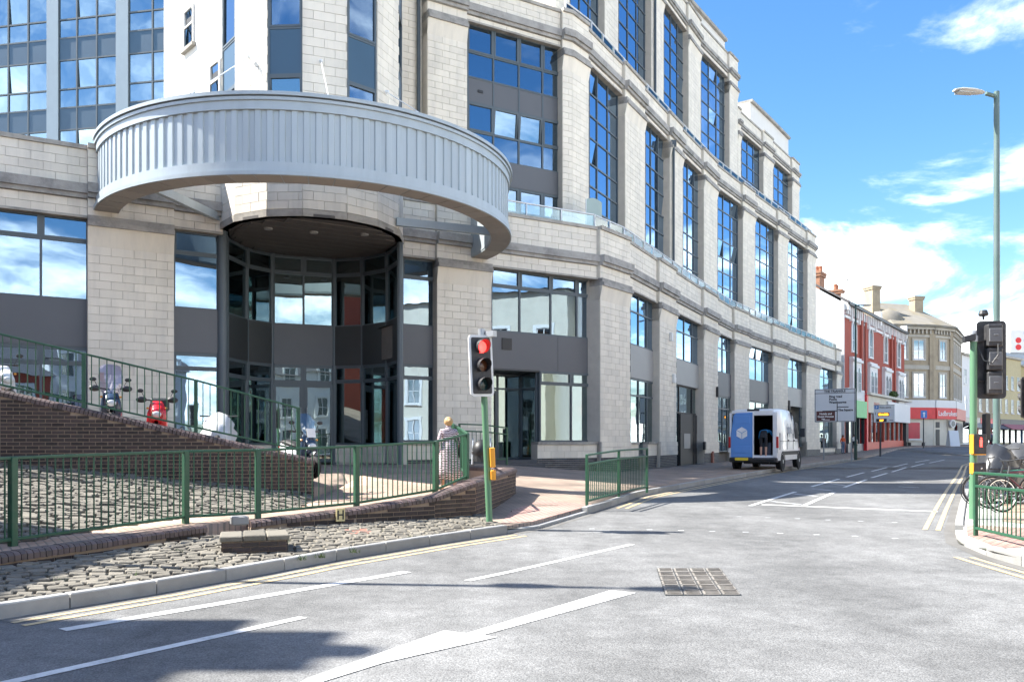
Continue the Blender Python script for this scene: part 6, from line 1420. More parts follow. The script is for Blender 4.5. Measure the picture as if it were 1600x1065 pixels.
def bicycle(label, loc, rotz, col, lean=.08):
    s = thing('bicycle', label, 'bicycle', loc, rotz, 'bicycles behind the right railing'); s.rotation_euler = (lean, 0, rotz)
    for x in (-.52, .53):
        m = MB(); m.torus((x, 0, .34), (0, 1, 0), .32, .022, 32, 6); w_ = part('wheel', m, M_rubber, s, local=True, smooth='all')
        m = MB(); m.torus((x, 0, .34), (0, 1, 0), .293, .012, 32, 6); part('rim', m, M_chrome, w_, local=True); m = MB()
        for k in range(18):
            a = 2 * math.pi * k / 18; m.tube([(x + .02 * math.cos(a + 1.2), (.03 if k % 2 else -.03), .34 + .02 * math.sin(a + 1.2)), (x + .29 * math.cos(a), 0, .34 + .29 * math.sin(a))], .002, 3, cap=False)
        m.tube([(x, -.04, .34), (x, .04, .34)], .02, 8); part('spokes', m, M_chrome, w_, local=True)
    bb, hd_, st, ra, fa = Vector((-.08, 0, .3)), Vector((.36, 0, .78)), Vector((-.22, 0, .8)), Vector((-.52, 0, .34)), Vector((.53, 0, .34))
    m = MB(); m.tube([bb, hd_ - Vector((0, 0, .1))], .018, 8); m.tube([hd_, st], .017, 8); m.tube([bb, st + Vector((-.02, 0, .06))], .016, 8)
    for sy in (-.05, .05): m.tube([bb + Vector((0, sy * .5, 0)), ra + Vector((0, sy, 0))], .009, 6); m.tube([st, ra + Vector((0, sy, 0))], .009, 6)
    part('frame', m, col, s, local=True, smooth=True)
    m = MB(); m.tube([hd_ + Vector((-.03, 0, .12)), hd_ - Vector((-.03, 0, .12))], .02, 8)
    for sy in (-.05, .05): m.tube([hd_ - Vector((-.03, -sy, .12)), fa + Vector((0, sy, 0))], .011, 6)
    part('fork', m, M_dark, s, local=True)
    m = MB(); m.tube([hd_ + Vector((-.03, 0, .12)), hd_ + Vector((0, 0, .22))], .014, 6); m.tube([hd_ + Vector((-.06, -.3, .24)), hd_ + Vector((0, 0, .22)), hd_ + Vector((-.06, .3, .24))], .013, 6); part('handlebar', m, M_black, s, local=True)
    m = MB(); m.tube([st + Vector((-.02, 0, .06)), st + Vector((-.05, 0, .16))], .012, 6); m.loft([ell(st + Vector((-.2, 0, .18)), .09, .02, Y3, Z3v, 8), ell(st + Vector((-.08, 0, .19)), .07, .025, Y3, Z3v, 8), ell(st + Vector((.08, 0, .18)), .02, .015, Y3, Z3v, 8)]); part('saddle', m, M_black, s, local=True, smooth='all')
    m = MB(); m.torus(bb, (0, 1, 0), .08, .006, 18, 4); m.tube([bb + Vector((0, -.08, 0)), bb + Vector((.12, -.08, -.1))], .01, 6); m.tube([bb + Vector((0, .08, 0)), bb + Vector((-.12, .08, .1))], .01, 6); m.obox(bb + Vector((.12, -.13, -.1)), (.04, 0, 0), (0, .05, 0), (0, 0, .01)); m.obox(bb + Vector((-.12, .13, .1)), (.04, 0, 0), (0, .05, 0), (0, 0, .01)); part('crankset', m, M_steel, s, local=True)
    for x, a0, a1 in ((-.52, 20, 190), (.53, 0, 140)): m = MB(); m.torus((x, 0, .34), (0, 1, 0), .365, .012, 14, 5, R(a0), R(a1)); part('mudguard', m, M_dark, s, local=True)
    return s
bicycle('dark red bicycle with silver rims just behind the right railing', gz_(1606, 16.3), R(186), pm('maroon_frame', (.12, .02, .04), .35, coat=.3))
bicycle('green bicycle leaning behind the dark red one', gz_(1592, 16.9), R(172), pm('green_frame', (.03, .16, .1), .35, coat=.3), lean=-.1)
bicycle('black bicycle at the back of the rack, beside the lamp column', gz_(1575, 17.6), R(160), pm('black_frame', (.02, .02, .022), .35, coat=.3), lean=.05)
# potted palm and frosted screen on the terrace over the corner, birds over the roofs
pp = ray_hit(offset_line(FAC, -.9), 942); pt = thing('potted_palm', 'spiky green palm on the terrace corner beside the frosted screen', 'plant', (pp.x, pp.y, 7.4))
m = MB(); m.lathe((0, 0, 0), (0, 0, 1), [(0, .2), (.02, .24), (.5, .3), (.52, .26)], 14); part('pot', m, pm('terracotta', (.3, .14, .09), .8), pt, local=True); m = MB(); m.tube([(0, 0, .4), (.03, 0, 1.1)], .06, 7); part('trunk', m, pm('palm_trunk', (.12, .08, .05), .9), pt, local=True)
M_leaf = pm('palm_leaf', (.055, .1, .02), .6, var=.1, objvar=.3)
for k in range(34):
    a = rnd.uniform(0, 6.28); el_ = rnd.uniform(-.2, 1.35); L = rnd.uniform(.7, 1.0); d = Vector((math.cos(a) * math.cos(el_), math.sin(a) * math.cos(el_), math.sin(el_))); sd = d.cross(Z3v).normalized(); c = Vector((.03, 0, 1.1)); m = MB()
    p1, p2 = c + d * L * .5 + Vector((0, 0, -.02)), c + d * L + Vector((0, 0, -.12)); m.add([c - sd * .008, c + sd * .008, p1 + sd * .024, p2, p1 - sd * .024], [(0, 1, 2, 4), (4, 2, 3)]); part('leaf', m, M_leaf, pt, local=True, fix=False)
fs = ray_hit(offset_line(FAC, -.55), 928); sc2 = thing('frosted_screen', 'curved frosted glass privacy screen on the terrace corner', 'screen', (fs.x, fs.y, 8.4)); m = MB(); k = 10; out = [(-.42, 0)] + [(-.42 + .84 * i / k, 1.1 + .2 * math.sin(math.pi * (.15 + .7 * i / k))) for i in range(k + 1)] + [(.42, 0)]
m.extrude(out, (0, 0, 0), Vector((.8, .6, 0)), Z3v, Vector((.6, -.8, 0)), .015); part('pane', m, pm('frosted_glass', (.3, .38, .35), .35, var=.05), sc2, local=True); m = MB(); m.tube([(-.34, -.26, 0), (-.34, -.26, 1.2)], .02, 6); part('post', m, M_rail, sc2, local=True)
for x, y, l in ((1328.5, 437, 'gull gliding over the chimneys, the nearer of two'), (1323.5, 437.5, 'smaller gull gliding just left of the other')):
    c = P(x, y, 95); g_ = thing('bird', l, 'bird', c); m = MB(); m.loft([ell((-.25, 0, 0), .01, .01, Y3, Z3v, 6), ell((0, 0, 0), .07, .06, Y3, Z3v, 6), ell((.22, 0, .02), .03, .03, Y3, Z3v, 6)]); part('body', m, M_bikeg, g_, local=True)
    for s in (-1, 1): m = MB(); m.add([(.08, 0, .03), (-.08, 0, .03), (-.06, s * .3, .13), (-.14, s * .6, .08), (.03, s * .3, .14)], [(0, 1, 2, 4), (4, 2, 3)]); part('wing', m, M_bikeg, g_, local=True, fix=False)
# ================================================================ the buildings up the street and around
M_redb = pm('red_brick', (.34, .075, .048), .85, var=.1, scale=1.2, fine=.12, fscale=14., bump=.2, bscale=12); M_cream = pm('cream_paint', (.6, .56, .47), .8, var=.05, scale=1.0, dirt=(.4, .37, .3), dirt_scale=.8, dirt_amt=.4); M_trimw = pm('white_trim', (.7, .69, .67), .7, var=.04); M_slate = pm('slate_roof', (.1, .095, .1), .8, var=.12, scale=3, stretch=(1, 1, 4)); M_tile = pm('mossy_tile_roof', (.2, .185, .155), .9, var=.15, scale=1.5, dirt=(.2, .15, .05), dirt_scale=.5, dirt_amt=.6)
M_tanb = pm('tan_brick', (.37, .3, .205), .85, var=.1, scale=1.5, fine=.1, fscale=12., dirt=(.16, .13, .1), dirt_scale=.8, dirt_amt=.5); M_tans = pm('tan_stone', (.45, .41, .34), .85, var=.08, dirt=(.22, .19, .15), dirt_scale=1, dirt_amt=.5)
M_glF = glass('sash_glass', (.75, .82, .88), .32, (.3, .34, .36)); M_redf = pm('red_fascia', (.62, .02, .025), .45); M_shop = pm('shop_interior', (.4, .36, .3), .9, var=.3, scale=1.2); M_greenf = pm('green_fascia', (.05, .42, .12), .45); M_orred = pm('orange_red_paint', (.55, .09, .05), .5); M_chim = pm('orange_chimney_brick', (.34, .17, .1), .85, var=.12, scale=3, fine=.12, fscale=14., dirt=(.16, .1, .07), dirt_scale=2, dirt_amt=.6); M_pot = pm('chimney_pot', (.4, .16, .09), .85)
class Fac:
    """a facade in its own frame: u along the front, z up, outward to the street"""
    def __init__(s, t, p, q): s.t = t; s.p = Vector(p); s.e, s.n, s.L = unit(p, q); s.ang = math.atan2(s.e.y, s.e.x)
    def pt(s, u, o=0): return s.p + s.e * u + s.n * o
    def box(s, name, u0, u1, z0, z1, o0, o1, mat, parent=None, **k):
        m = MB(); m.wallbox(s.pt(u0), s.pt(u1), s.n, o0, o1, z0, z1); return part(name, m, mat, parent or s.t, **k)
    def win(s, u, z0, z1, w, arch=False, split=1, surround=None, sill=True, mat=None, dual=False, fm=None):
        fm = fm or M_trimw; o = .03
        if surround:
            sw, so_ = .22, .1; s.box('window_surround', u - w / 2 - sw, u - w / 2, z0 - .15, z1 + (.0 if arch else sw), 0, so_, surround); s.box('window_surround', u + w / 2, u + w / 2 + sw, z0 - .15, z1 + (.0 if arch else sw), 0, so_, surround)
            if arch:
                m = MB(); c = s.pt(u); k = 9; ri, ro = w / 2, w / 2 + sw
                out = [(ro * math.cos(math.pi * i / k), ro * math.sin(math.pi * i / k)) for i in range(k + 1)] + [(ri * math.cos(math.pi * i / k), ri * math.sin(math.pi * i / k)) for i in range(k, -1, -1)]
                for i in range(k):
                    a = [out[i], out[i + 1], out[2 * k - i], out[2 * k + 1 - i]]; m.extrude(a, (c.x, c.y, z1), Vector((*s.e, 0)), Z3v, Vector((*s.n, 0)), so_)
                part('window_arch', m, surround, s.t)
            else: s.box('window_head', u - w / 2, u + w / 2, z1, z1 + sw, 0, so_, surround)
        m = MB(); c = s.pt(u); out = [(-w / 2, z0), (w / 2, z0)] + ([(w / 2 * math.cos(math.pi * i / 8), z1 + w / 2 * math.sin(math.pi * i / 8)) for i in range(9)] if arch else [(w / 2, z1), (-w / 2, z1)])
        m.extrude(out, (c.x, c.y, 0), Vector((*s.e, 0)), Z3v, Vector((*s.n, 0)), .012); pn = part('window', m, mat or M_glF, s.t)
        zt = z1 + (w / 2 * .9 if arch else 0); zm = (z0 + z1) / 2
        m = MB(); 
        for a, b, c0, c1 in ((-w / 2, -w / 2 + .06, z0, z1), (w / 2 - .06, w / 2, z0, z1), (-w / 2, w / 2, z0, z0 + .07), (-w / 2, w / 2, zm - .03, zm + .03), (-.03, .03, z0, zt)) + (() if arch else ((-w / 2, w / 2, z1 - .06, z1),)): m.wallbox(s.pt(u + a), s.pt(u + b), s.n, .014, .05, c0, c1)
        part('window_frame', m, fm, pn)
        m = MB(); m.wallbox(s.pt(u - w / 2 + .05), s.pt(u + w / 2 - .05), s.n, -.05, -.04, z0 + .05, z1 - .05); part('window_blind', m, pm('net_curtain', (.5, .51, .5), .9, var=.1), pn)
        if sill: s.box('window_sill', u - w / 2 - .12, u + w / 2 + .12, z0 - .14, z0, -.02, .14, fm)
def chimney(t, c, w, d, z0, z1, mat, pots=0, cap=None, ang=0.0):
    e = Vector((math.cos(ang), math.sin(ang))); n = Vector((e.y, -e.x)); m = MB(); E3, N3 = Vector((*e, 0)), Vector((*n, 0)); C = Vector((c[0], c[1], 0))
    m.obox(C + Z3v * (z0 + z1) / 2, E3 * w / 2, N3 * d / 2, Z3v * (z1 - z0) / 2); m.obox(C + Z3v * (z1 - .25), E3 * (w / 2 + .1), N3 * (d / 2 + .1), Z3v * .12); m.obox(C + Z3v * (z1 - .02), E3 * (w / 2 + .16), N3 * (d / 2 + .16), Z3v * .11); ch = part('chimney', m, mat, t)
    for i in range(pots):
        q = C + E3 * (w * ((i + .5) / pots - .5)); m = MB(); m.lathe(q + Z3v * z1, (0, 0, 1), [(0, .2), (.5, .17), (.55, .21), (.7, .2)], 10); part('chimney_pot', m, M_pot, ch)
# ---- red brick terrace with white arched windows
p0, p1 = Vector((30.6, 76.6)), Vector((46.4, 98.4))
red = thing('red_brick_terrace', 'red brick terrace with white arched windows above bright shop fronts', 'building', (p0.x, p0.y, -1.1)); F = Fac(red, p0, p1); ZE = 12.75; back_ = -9.0
m = MB(); m.wallbox(p0, p1, F.n, 0, back_, -1.3, ZE); part('wall', m, M_redb, red)
m = MB(); r0, r1 = F.pt(-.1, .45), F.pt(F.L + .1, .45); k0, k1 = F.pt(-.1, back_ / 2), F.pt(F.L + .1, back_ / 2); b0, b1 = F.pt(-.1, back_ - .3), F.pt(F.L + .1, back_ - .3)
m.add([(*r0, ZE), (*r1, ZE), (*k1, ZE + 3.1), (*k0, ZE + 3.1), (*b0, ZE), (*b1, ZE), (*r0, ZE + .18), (*r1, ZE + .18), (*k1, ZE + 3.3), (*k0, ZE + 3.3), (*b0, ZE + .18), (*b1, ZE + .18)], [(6, 7, 8, 9), (9, 8, 11, 10), (0, 1, 2, 3), (3, 2, 5, 4), (0, 1, 7, 6), (4, 5, 11, 10), (0, 3, 9, 6), (3, 4, 10, 9), (1, 2, 8, 7), (2, 5, 11, 8)]); rf = part('roof', m, M_slate, red)
m = MB(); a, c_, b = F.pt(-.02, .02), F.pt(-.02, back_ / 2), F.pt(-.02, back_); ei = F.e * .12
for v in (0,): m.add([(*(a), -1.3), (*(b), -1.3), (*(b), ZE), (*(c_), ZE + 3.0), (*(a), ZE), (*(a + -ei), -1.3), (*(b - ei), -1.3), (*(b - ei), ZE), (*(c_ - ei), ZE + 3.0), (*(a - ei), ZE)], [(0, 1, 2, 3, 4), (5, 6, 7, 8, 9), (0, 4, 9, 5), (4, 3, 8, 9), (3, 2, 7, 8), (2, 1, 6, 7)])
part('gable_wall', m, pm('pale_grey_render', (.5, .52, .54), .85, var=.03, scale=.6), red)
F.box('gutter', 0, F.L, ZE - .12, ZE + .06, .3, .5, M_dark, rf)
nb = 4; bw_ = F.L / nb
for i in range(nb):
    uc = bw_ * (i + .5)
    for zz0, zz1, off in ((9.0, 11.2, 1.0),):
        for s_ in ((0,) if i != 3 else (0,)): F.win(uc, 8.6, 10.7, 1.5, arch=True, surround=M_trimw)
    F.box('bay_window', uc - 1.6, uc + 1.6, 4.1, 8.0, 0, .35, M_trimw)
    Fb = Fac(red, F.pt(0, .36), F.pt(F.L, .36))
    for du in (-.72, .72): Fb.win(uc + du, 4.7, 6.6, .95, arch=True, sill=False, surround=None)
    F.box('bay_head', uc - 1.75, uc + 1.75, 7.55, 7.8, .352, .5, M_trimw)
    for du in (-2.6, 2.6):
        if 0.2 < uc + du < F.L - .2 and i % 2 == (0 if du > 0 else 1): F.box('brick_pier', uc + du - .35, uc + du + .35, 4.0, ZE - .15, .0, .22, M_redb)
    for k in range(9): F.box('eaves_bracket', bw_ * i + bw_ * (k + .5) / 9 - .12, bw_ * i + bw_ * (k + .5) / 9 + .12, ZE - .95 - (.5 if k in (2, 6) else 0), ZE - .14, .0, .28, M_trimw)
F.box('eaves_band', 0, F.L, ZE - 1.3, ZE - 1.05, 0, .12, M_trimw)
for u in (.3, F.L / 2, F.L - .3): F.box('party_stack', u - .3, u + .3, ZE - .6, ZE + .9, -.3, .35, M_trimw)
# shop fronts
def zg(u): q = F.pt(u); return zp(q.x, q.y) - .02
def shop(u0, u1, name, fas, fz0, fz1, frame, n_, stall, fo=.5):
    F.box('shop_fascia', u0, u1, fz0, fz1, .02, fo, fas); zb = min(zg(u0), zg(u1)); F.box('stall_riser', u0, u1, zb, zb + .85, .0, .22, stall); F.box('shop_back', u0, u1, zb, fz0, .002, .03, M_shop)
    for k in range(n_ + 1): u = lerp(u0, u1, k / n_); F.box('shop_mullion', max(u0, u - .09), min(u1, u + .09), zb + .85, fz0, .04, .3, frame)
    for k in range(n_):
        m = MB(); m.wallbox(F.pt(lerp(u0, u1, k / n_) + .1), F.pt(lerp(u0, u1, (k + 1) / n_) - .1), F.n, .14, .16, zb + .85, fz0); part('shop_pane', m, M_glF, red)
shop(.4, 6.3, 'a', M_greenf, 2.3, 3.9, M_dark, 3, M_bikeg, .55); F.box('white_upper_band', .2, 6.4, 3.95, 5.0, .01, .3, M_trimw)
F.box('shop_pier', 6.4, 7.0, -1.3, 4.9, .0, .5, M_redf)
shop(7.0, 15.0, 'b', M_cream, 2.9, 4.6, M_orred, 4, M_orred, .5); shop(15.0, F.L - .3, 'c', M_trimw, 2.2, 4.3, M_orred, 5, M_orred, .7)
F.box('shop_pier', F.L - 1.6, F.L - .2, -.9, 2.2, .1, .5, M_dark); F.box('fascia_cornice', 6.4, F.L, 4.62, 4.85, .0, .85, M_cream)
lettering('BIKES', 1.0, M_orred, red, (*F.pt(10.5, .52), 3.3), Vector((*F.e, 0)), Z3v, align='CENTER'); 
m = MB(); 
for k in range(60): c = F.pt(18 + rnd.uniform(-1, 1), .5 + rnd.uniform(-.3, .3)); m.ellipsoid((c.x, c.y, 5.1 + rnd.uniform(-.25, .3)), (.2, .2, .16), 5, 4)
part('window_box_plants', m, pm('moss_green', (.05, .08, .02), .9, var=.3, scale=6), red, kind='stuff')
chimney(red, F.pt(.8, back_ / 2 + 1.8), 1.0, 1.7, ZE + 1.2, 15.9, M_chim, 3, ang=F.ang + math.pi / 2); chimney(red, F.pt(F.L * .42, back_ / 2 + .8), 1.1, 1.2, ZE + 1.6, 15.9, M_chim, 2, ang=F.ang)
F.box('rain_pipe', bw_ - .12, bw_ + .05, 4.2, ZE - .4, .02, .16, M_dark)
# ---- stone corner building with the betting shop
q = [Vector((45.6, 99.2)), Vector((50.6, 100.2)), Vector((53.9, 102.0)), Vector((59.6, 110.5))]
cb = thing('corner_building', 'tan stone corner building with mossy hipped roof and red betting shop fascia', 'building', (q[1].x, q[1].y, -.5)); ZC_ = 13.75
poly = [tuple(p) for p in q] + [(54, 117), (38, 112)]
m = MB(); m.prism(poly, -1.0, ZC_); part('wall', m, M_tanb, cb)
ctr = Vector((50.0, 108.0)); eav = [Vector(p) + (Vector(p) - ctr).normalized() * .7 for p in poly]
rp_ = [Vector((46.5, 107)), Vector((51.5, 108.5))]
m = MB(); vs = [(p.x, p.y, ZC_) for p in eav] + [(p.x, p.y, ZC_ + .25) for p in eav] + [(rp_[0].x, rp_[0].y, 17.9), (rp_[1].x, rp_[1].y, 17.9)]
m.add(vs, [(0, 1, 2, 3, 4, 5)[::-1]] + [(i, (i + 1) % 6, (i + 1) % 6 + 6, i + 6) for i in range(6)] + [(6, 7, 13, 12), (7, 8, 13), (8, 9, 13), (9, 10, 13), (10, 11, 12, 13), (11, 6, 12)]); rf = part('roof', m, M_tile, cb)
m = MB(); m.loft([[(45.9 + 1.5 * math.cos(a) * s_, 101.6 + 1.2 * math.sin(a) * s_, z_) for a in [2 * math.pi * k / 14 for k in range(14)]] for z_, s_ in ((13.9, 1.35), (15.0, 1.2), (15.8, .8), (16.2, .1))]); part('roof_dome', m, M_tile, cb, smooth=True)
chimney(cb, (44.8, 103.5), 1.15, 1.5, 14.5, 19.2, M_tanb, 0, ang=.3); chimney(cb, (51.3, 105.6), 1.3, 1.0, 15, 18.3, M_tanb, 0, ang=.3)
for a, b, wins in ((q[0], q[1], (.18, .64)), (q[1], q[2], (.52,)), (q[2], q[3], (.2, .38, .56, .74, .9))):
    Fc = Fac(cb, a, b)
    for f in wins:
        wd_ = 1.45 if a is q[0] else (1.1 if a is q[1] else .85)
        for z0, z1 in ((5.4, 8.2), (9.9, 12.2)): Fc.win(Fc.L * f, z0, z1, wd_, surround=M_tans)
    Fc.box('string_course', 0, Fc.L, 4.4, 4.8, 0, .2, M_tans); Fc.box('string_course', 0, Fc.L, 8.7, 9.2, 0, .1, M_tans); Fc.box('cornice', 0, Fc.L, 12.55, 12.85, 0, .12, M_tans); Fc.box('cornice', 0, Fc.L, 13.45, 13.75, 0, .45, M_tans)
    for k in range(int(Fc.L / .55)): Fc.box('corbel', .3 + k * .55 - .1, .3 + k * .55 + .1, 12.95, 13.45, 0, .3, M_tans)
    for u in (.0, Fc.L - .45): Fc.box('quoin_pier', max(0, u), min(Fc.L, u + .45), 4.8, 13.4, 0, .14, M_tanb)
    Fc.box('shop_wall', 0, Fc.L, -1, 3.0, .0, .25, M_cream); Fc.box('shop_band', 0, Fc.L, 4.1, 5.0, .0, .55, M_trimw)
    if a is not q[2]: Fc.box('shop_fascia', 0, Fc.L, 2.75, 4.1, .0, .6, M_redf)
    else: Fc.box('shop_fascia', 0, Fc.L, 2.75, 4.1, .0, .6, pm('pale_red_fascia', (.6, .2, .16), .5))
    if a is q[0]:
        Fc.box('shop_poster', .3, 3.2, .4, 2.3, .26, .3, pm('red_poster', (.45, .02, .04), .4, var=.2, scale=1.2)); Fc.box('poster_panel', .35, 1.3, 1.2, 2.2, .3, .32, pm('pink_poster', (.5, .2, .24), .4)); Fc.box('poster_strip', .35, 1.3, .85, 1.05, .3, .32, pm('yellow_strip', (.6, .5, .05), .5)); Fc.box('shop_sill', .1, 3.4, .2, .38, .25, .45, M_trimw)
    if a is q[1]:
        lettering('Ladbrokes', .85, M_txtw, cb, (*Fc.pt(Fc.L * .55, .62), 3.15), Vector((*Fc.e, 0)), Z3v, align='CENTER', bold=.01); Fc.box('shop_door', .3, 1.0, -.6, 1.5, .26, .3, M_black); Fc.box('door_light', .3, 1.0, 1.7, 2.4, .26, .3, M_black); Fc.box('corner_pier', Fc.L - 1.3, Fc.L - .5, -.7, 2.7, .25, .4, M_cream)
        c = Fc.pt(Fc.L - .9, .7); m = MB(); m.lathe((c.x, c.y, 2.2), Vector((*Fc.n, 0)), [(-.1, .5), (.1, .5)], 18); part('round_sign', m, M_trimw, cb); m = MB(); m.lathe((c.x, c.y, 2.2), Vector((*Fc.n, 0)), [(.1, .36), (.12, .36)], 18); part('round_sign_face', m, M_bikeg, cb)
    if a is q[2]:
        Fc.box('shop_window', .4, 3.2, -.2, 2.4, .26, .3, M_glF); Fc.box('shop_window', 4, 9, -.2, 2.4, .26, .3, M_bikeg)
bench_c = Vector((ray(1432) * 97, 97)); bn = thing('bench', 'low bench under the red betting shop poster', 'bench', (bench_c.x, bench_c.y, -.5))
m = MB(); m.box(-1, 1, -.25, .25, .42, .5); part('seat', m, M_tans, bn, local=True)
for s_ in (-.8, .8): m = MB(); m.box(s_ - .08, s_ + .08, -.22, .22, 0, .42); part('leg', m, M_dark, bn, local=True)
# ---- row beyond: narrow fronts up the street
rowp = [(59.7, 110.6), (64.5, 115.5), (70.5, 121), (78, 127.5), (90, 137.5), (112, 150)]
specs = [('tall_white_front', 'white painted house front just past the corner building', M_trimw, 11.6, M_bikeg), ('brown_front', 'narrow brown brick front behind the green lamp column', M_tanb, 11.0, M_redf), ('cream_front', 'cream shop building with awnings up the street', pm('yellow_cream', (.5, .42, .24), .8, var=.08), 12.4, M_dark), ('ochre_front', 'ochre building at the right edge of the picture', pm('ochre', (.42, .33, .15), .8, var=.08), 11.5, pm('blue_shop', (.04, .12, .25), .5)), ('grey_front', 'grey building closing the street at the right', pm('grey_render', (.4, .41, .42), .8), 12, M_dark)]
for (a, b), (nm, lb, mt, hz_, fm_) in zip(zip(rowp, rowp[1:]), specs):
    t = thing(nm, lb, 'building', (a[0], a[1], -.4)); Fr = Fac(t, a, b); m = MB(); m.wallbox(a, b, Fr.n, -.005, -9, -1, hz_); part('wall', m, mt, t)
    m = MB(); m.wallbox(a, b, Fr.n, .35, -9.2, hz_, hz_ + .3); part('parapet', m, M_tans, t); Fr.box('shop_fascia', .1, Fr.L - .1, 2.3, 3.3, .0, .5, fm_)
    k = max(2, int(Fr.L / 2.3))
    for i in range(k):
        for z0 in (4.3, 7.8): Fr.win(Fr.L * (i + .5) / k, z0, z0 + 2.0, 1.0)
        Fr.box('shop_window', Fr.L * i / k + .2, Fr.L * (i + 1) / k - .1, -.1, 2.2, .0, .06, M_glF); Fr.box('shop_pier', Fr.L * i / k, Fr.L * i / k + .18, -.6, 2.3, .0, .2, fm_)
    m = MB(); c = [Fr.pt(.5, .5), Fr.pt(Fr.L - .5, .5)]; m.add([(*c[0], 2.6), (*c[1], 2.6), (*Fr.pt(Fr.L - .5, 1.9), 1.9), (*Fr.pt(.5, 1.9), 1.9), (*c[0], 2.55), (*c[1], 2.55), (*Fr.pt(Fr.L - .5, 1.9), 1.82), (*Fr.pt(.5, 1.9), 1.82)], [(0, 1, 2, 3), (4, 5, 6, 7), (2, 3, 7, 6), (0, 3, 7, 4), (1, 2, 6, 5)]); part('awning', m, pm('awning_%s' % nm, [(.35, .33, .3), (.1, .1, .12), (.4, .15, .17), (.05, .15, .3), (.3, .3, .3)][specs.index((nm, lb, mt, hz_, fm_))], .8), t)
# ---- tower with a white board of red and blue discs behind the row
tb = thing('office_block', 'grey blue office block with a white board of red and blue discs', 'building', (97, 158, 0)); m = MB(); m.box(93, 118, 158, 175, -1, 17.0); part('wall', m, pm('blue_grey_cladding', (.28, .33, .4), .6), tb)
m = MB(); m.box(94.3, 99.8, 157.4, 157.9, 16.9, 21.2); bd = part('sign_board', m, M_trimw, tb)
for x, z, c in ((96.0, 17.9, 0), (96.0, 19.2, 0), (97.6, 17.9, 1), (97.6, 19.2, 1), (97.6, 20.5, 1)):
    m = MB(); m.lathe((x - .2, 157.38, z), (0, -1, 0), [(0, .55), (.03, .55)], 18); part('disc', m, M_redf if c == 0 else M_blue, bd)
# ---- houses out of the picture: left of the street corner (their roofs shade the road), and those mirrored in the windows
def house(label, x0, x1, y0, y1, zt, mat, ridge=2.6, axis='x', rows=2, faces=('e',), stack=None):
    t = thing('town_house', label, 'building', ((x0 + x1) / 2, (y0 + y1) / 2, -1.5)); m = MB(); m.box(x0, x1, y0, y1, -1.7, zt); part('wall', m, mat, t); m = MB()
    o = .35
    if axis == 'x': ym = (y0 + y1) / 2; m.add([(x0 - o, y0 - o, zt), (x1 + o, y0 - o, zt), (x1 + o, ym, zt + ridge), (x0 - o, ym, zt + ridge), (x0 - o, y1 + o, zt), (x1 + o, y1 + o, zt)], [(0, 1, 2, 3), (3, 2, 5, 4), (0, 3, 4), (1, 5, 2), (0, 4, 5, 1)])
    else: xm = (x0 + x1) / 2; m.add([(x0 - o, y0 - o, zt), (x0 - o, y1 + o, zt), (xm, y1 + o, zt + ridge), (xm, y0 - o, zt + ridge), (x1 + o, y0 - o, zt), (x1 + o, y1 + o, zt)], [(0, 1, 2, 3), (3, 2, 5, 4), (0, 3, 4), (1, 5, 2), (0, 4, 5, 1)])
    rf = part('roof', m, M_slate, t)
    for f in faces:
        a, b = {'e': ((x1, y0), (x1, y1)), 'w': ((x0, y1), (x0, y0)), 'n': ((x1, y1), (x0, y1)), 's': ((x0, y0), (x1, y0))}[f]; Ff = Fac(t, a, b); k = max(2, int(Ff.L / 3.2))
        for i in range(k):
            for r_ in range(rows): Ff.win(Ff.L * (i + .5) / k, -.4 + 3.1 * r_, 1.5 + 3.1 * r_, 1.15, surround=M_trimw if rows > 1 else None)
    if stack: chimney(t, stack, 1.0, 1.6, zt, zt + ridge + 1.6, M_redb, 3)
    return t
th_ = house('brick town house left of the camera whose gable shades the road', -26, -14.5, -9, 8.1, 11.2, M_redb, 3.6, 'y', 3, ('e',), (-19, -1.0))
chimney(th_, (-15.3, 7.5), .8, .9, 11.0, 12.7, M_chim, 2); chimney(th_, (-15.2, 5.2), .7, 2.2, 11.0, 12.9, M_chim, 2)  # unseen stacks added to notch the roof's shadow on the road
house('lower brick annexe left of the camera beside the forecourt bank', -24, -15.0, 8.4, 12.0, 9.2, M_redb, 1.8, 'y', 2, ('e',), None)
house('white rendered house behind the camera mirrored in the entrance doors', -14, 4.6, -30, -20, 7.5, M_trimw, 2.6, 'x', 3, ('n',), (-3, -24))
house('cream rendered house right of the street mirrored in the first floor windows', 24, 36, -6, 24, 10.2, M_cream, .5, 'y', 3, ('w',), None)
house('red brick house behind the camera mirrored beside the left pier', 5, 13, -30, -19, 5.5, M_redb, 2.8, 'x', 2, ('n',), None)
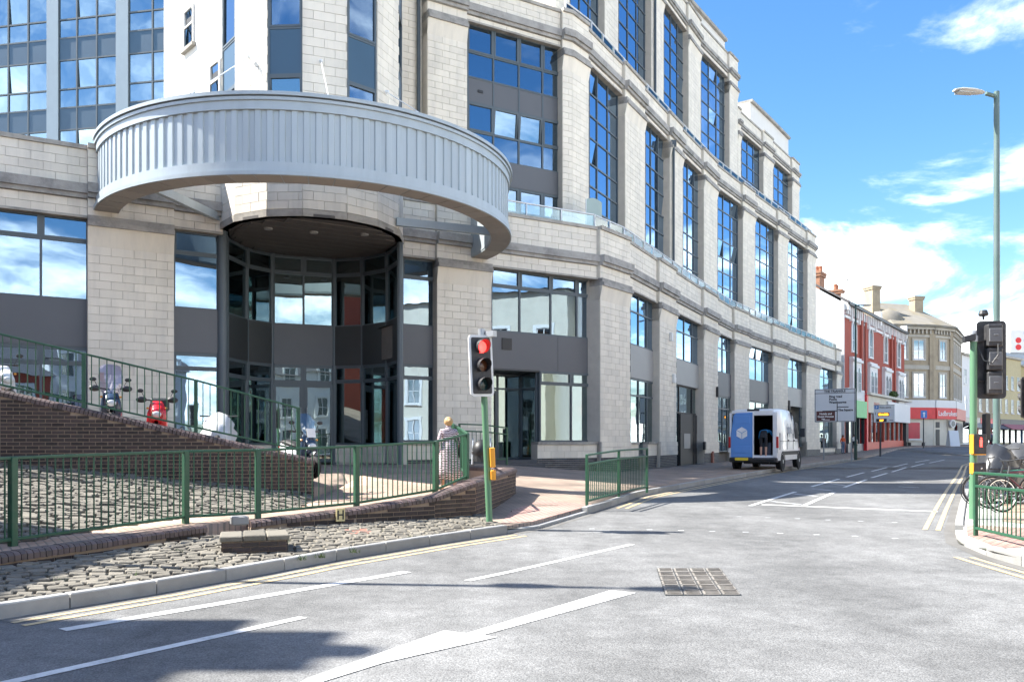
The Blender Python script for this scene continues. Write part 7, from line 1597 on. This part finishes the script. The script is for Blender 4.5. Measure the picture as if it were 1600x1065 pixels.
house('tall white house behind the camera, right of the red brick one', 13.4, 27, -30, -20, 7.0, M_trimw, 2.6, 'x', 3, ('n',), None)
for lb, mt, a, b, hh in (('white stucco house on the right side of the street, mirrored in the street windows', M_trimw, (30, 42.2), (21.2, 26.8), 9.5), ('cream stucco house further up the right side, mirrored in the street windows', M_cream, (46, 66), (30.2, 42.6), 8.6)):
    t = thing('town_house', lb, 'building', (a[0], a[1], -1.3)); Fh = Fac(t, a, b); m = MB(); m.wallbox(a, b, Fh.n, 0, -9, -1.6, hh); part('wall', m, mt, t); m = MB(); m.wallbox(a, b, Fh.n, .25, -9.2, hh, hh + .4); part('parapet', m, M_trimw, t)
    for i in range(int(Fh.L / 3.4)):
        for z0 in (2.9, 6.0): Fh.win(1.7 + 3.4 * i, z0, z0 + 1.8, 1.15, surround=M_trimw)
        Fh.box('shop_window', .3 + 3.4 * i, 3.2 + 3.4 * i, -.6, 1.7, 0, .05, M_glF); Fh.box('shop_fascia', .1 + 3.4 * i, 3.4 + 3.4 * i, 1.75, 2.4, 0, .3, [M_redf, M_blue, M_greenf, M_dark][i % 4])

# grass tufts in the joints of the verge and along the kerb
rg = random.Random(21); m = MB()
for x, d in ((500, 10.6), (555, 11.0), (470, 10.4), (330, 9.8), (210, 9.0), (640, 12.3), (90, 8.6), (600, 12.9), (450, 11.6), (280, 10.6)):
    c = V2(x, d); z0 = verge_z(c.x, c.y)
    for k in range(26):
        a = rg.uniform(0, 6.28); r_ = rg.uniform(0, .09); q = Vector((c.x + r_ * math.cos(a), c.y + r_ * math.sin(a), z0)); h = rg.uniform(.03, .09); t = Vector((rg.uniform(-.04, .04), rg.uniform(-.04, .04), h)); sd = Vector((math.cos(a + 1), math.sin(a + 1), 0)) * .006
        m.add([q - sd, q + sd, q + t], [(0, 1, 2)])
gt = part('grass_tufts', m, pm('grass_blades', (.06, .1, .03), .8, var=.2, scale=9), None, fix=False); gt['kind'] = 'stuff'; gt['label'] = 'small grass tufts growing in the joints of the sett verge'; gt['category'] = 'grass'
# ---------------------------------------------------------------- end
bpy.context.view_layer.update()
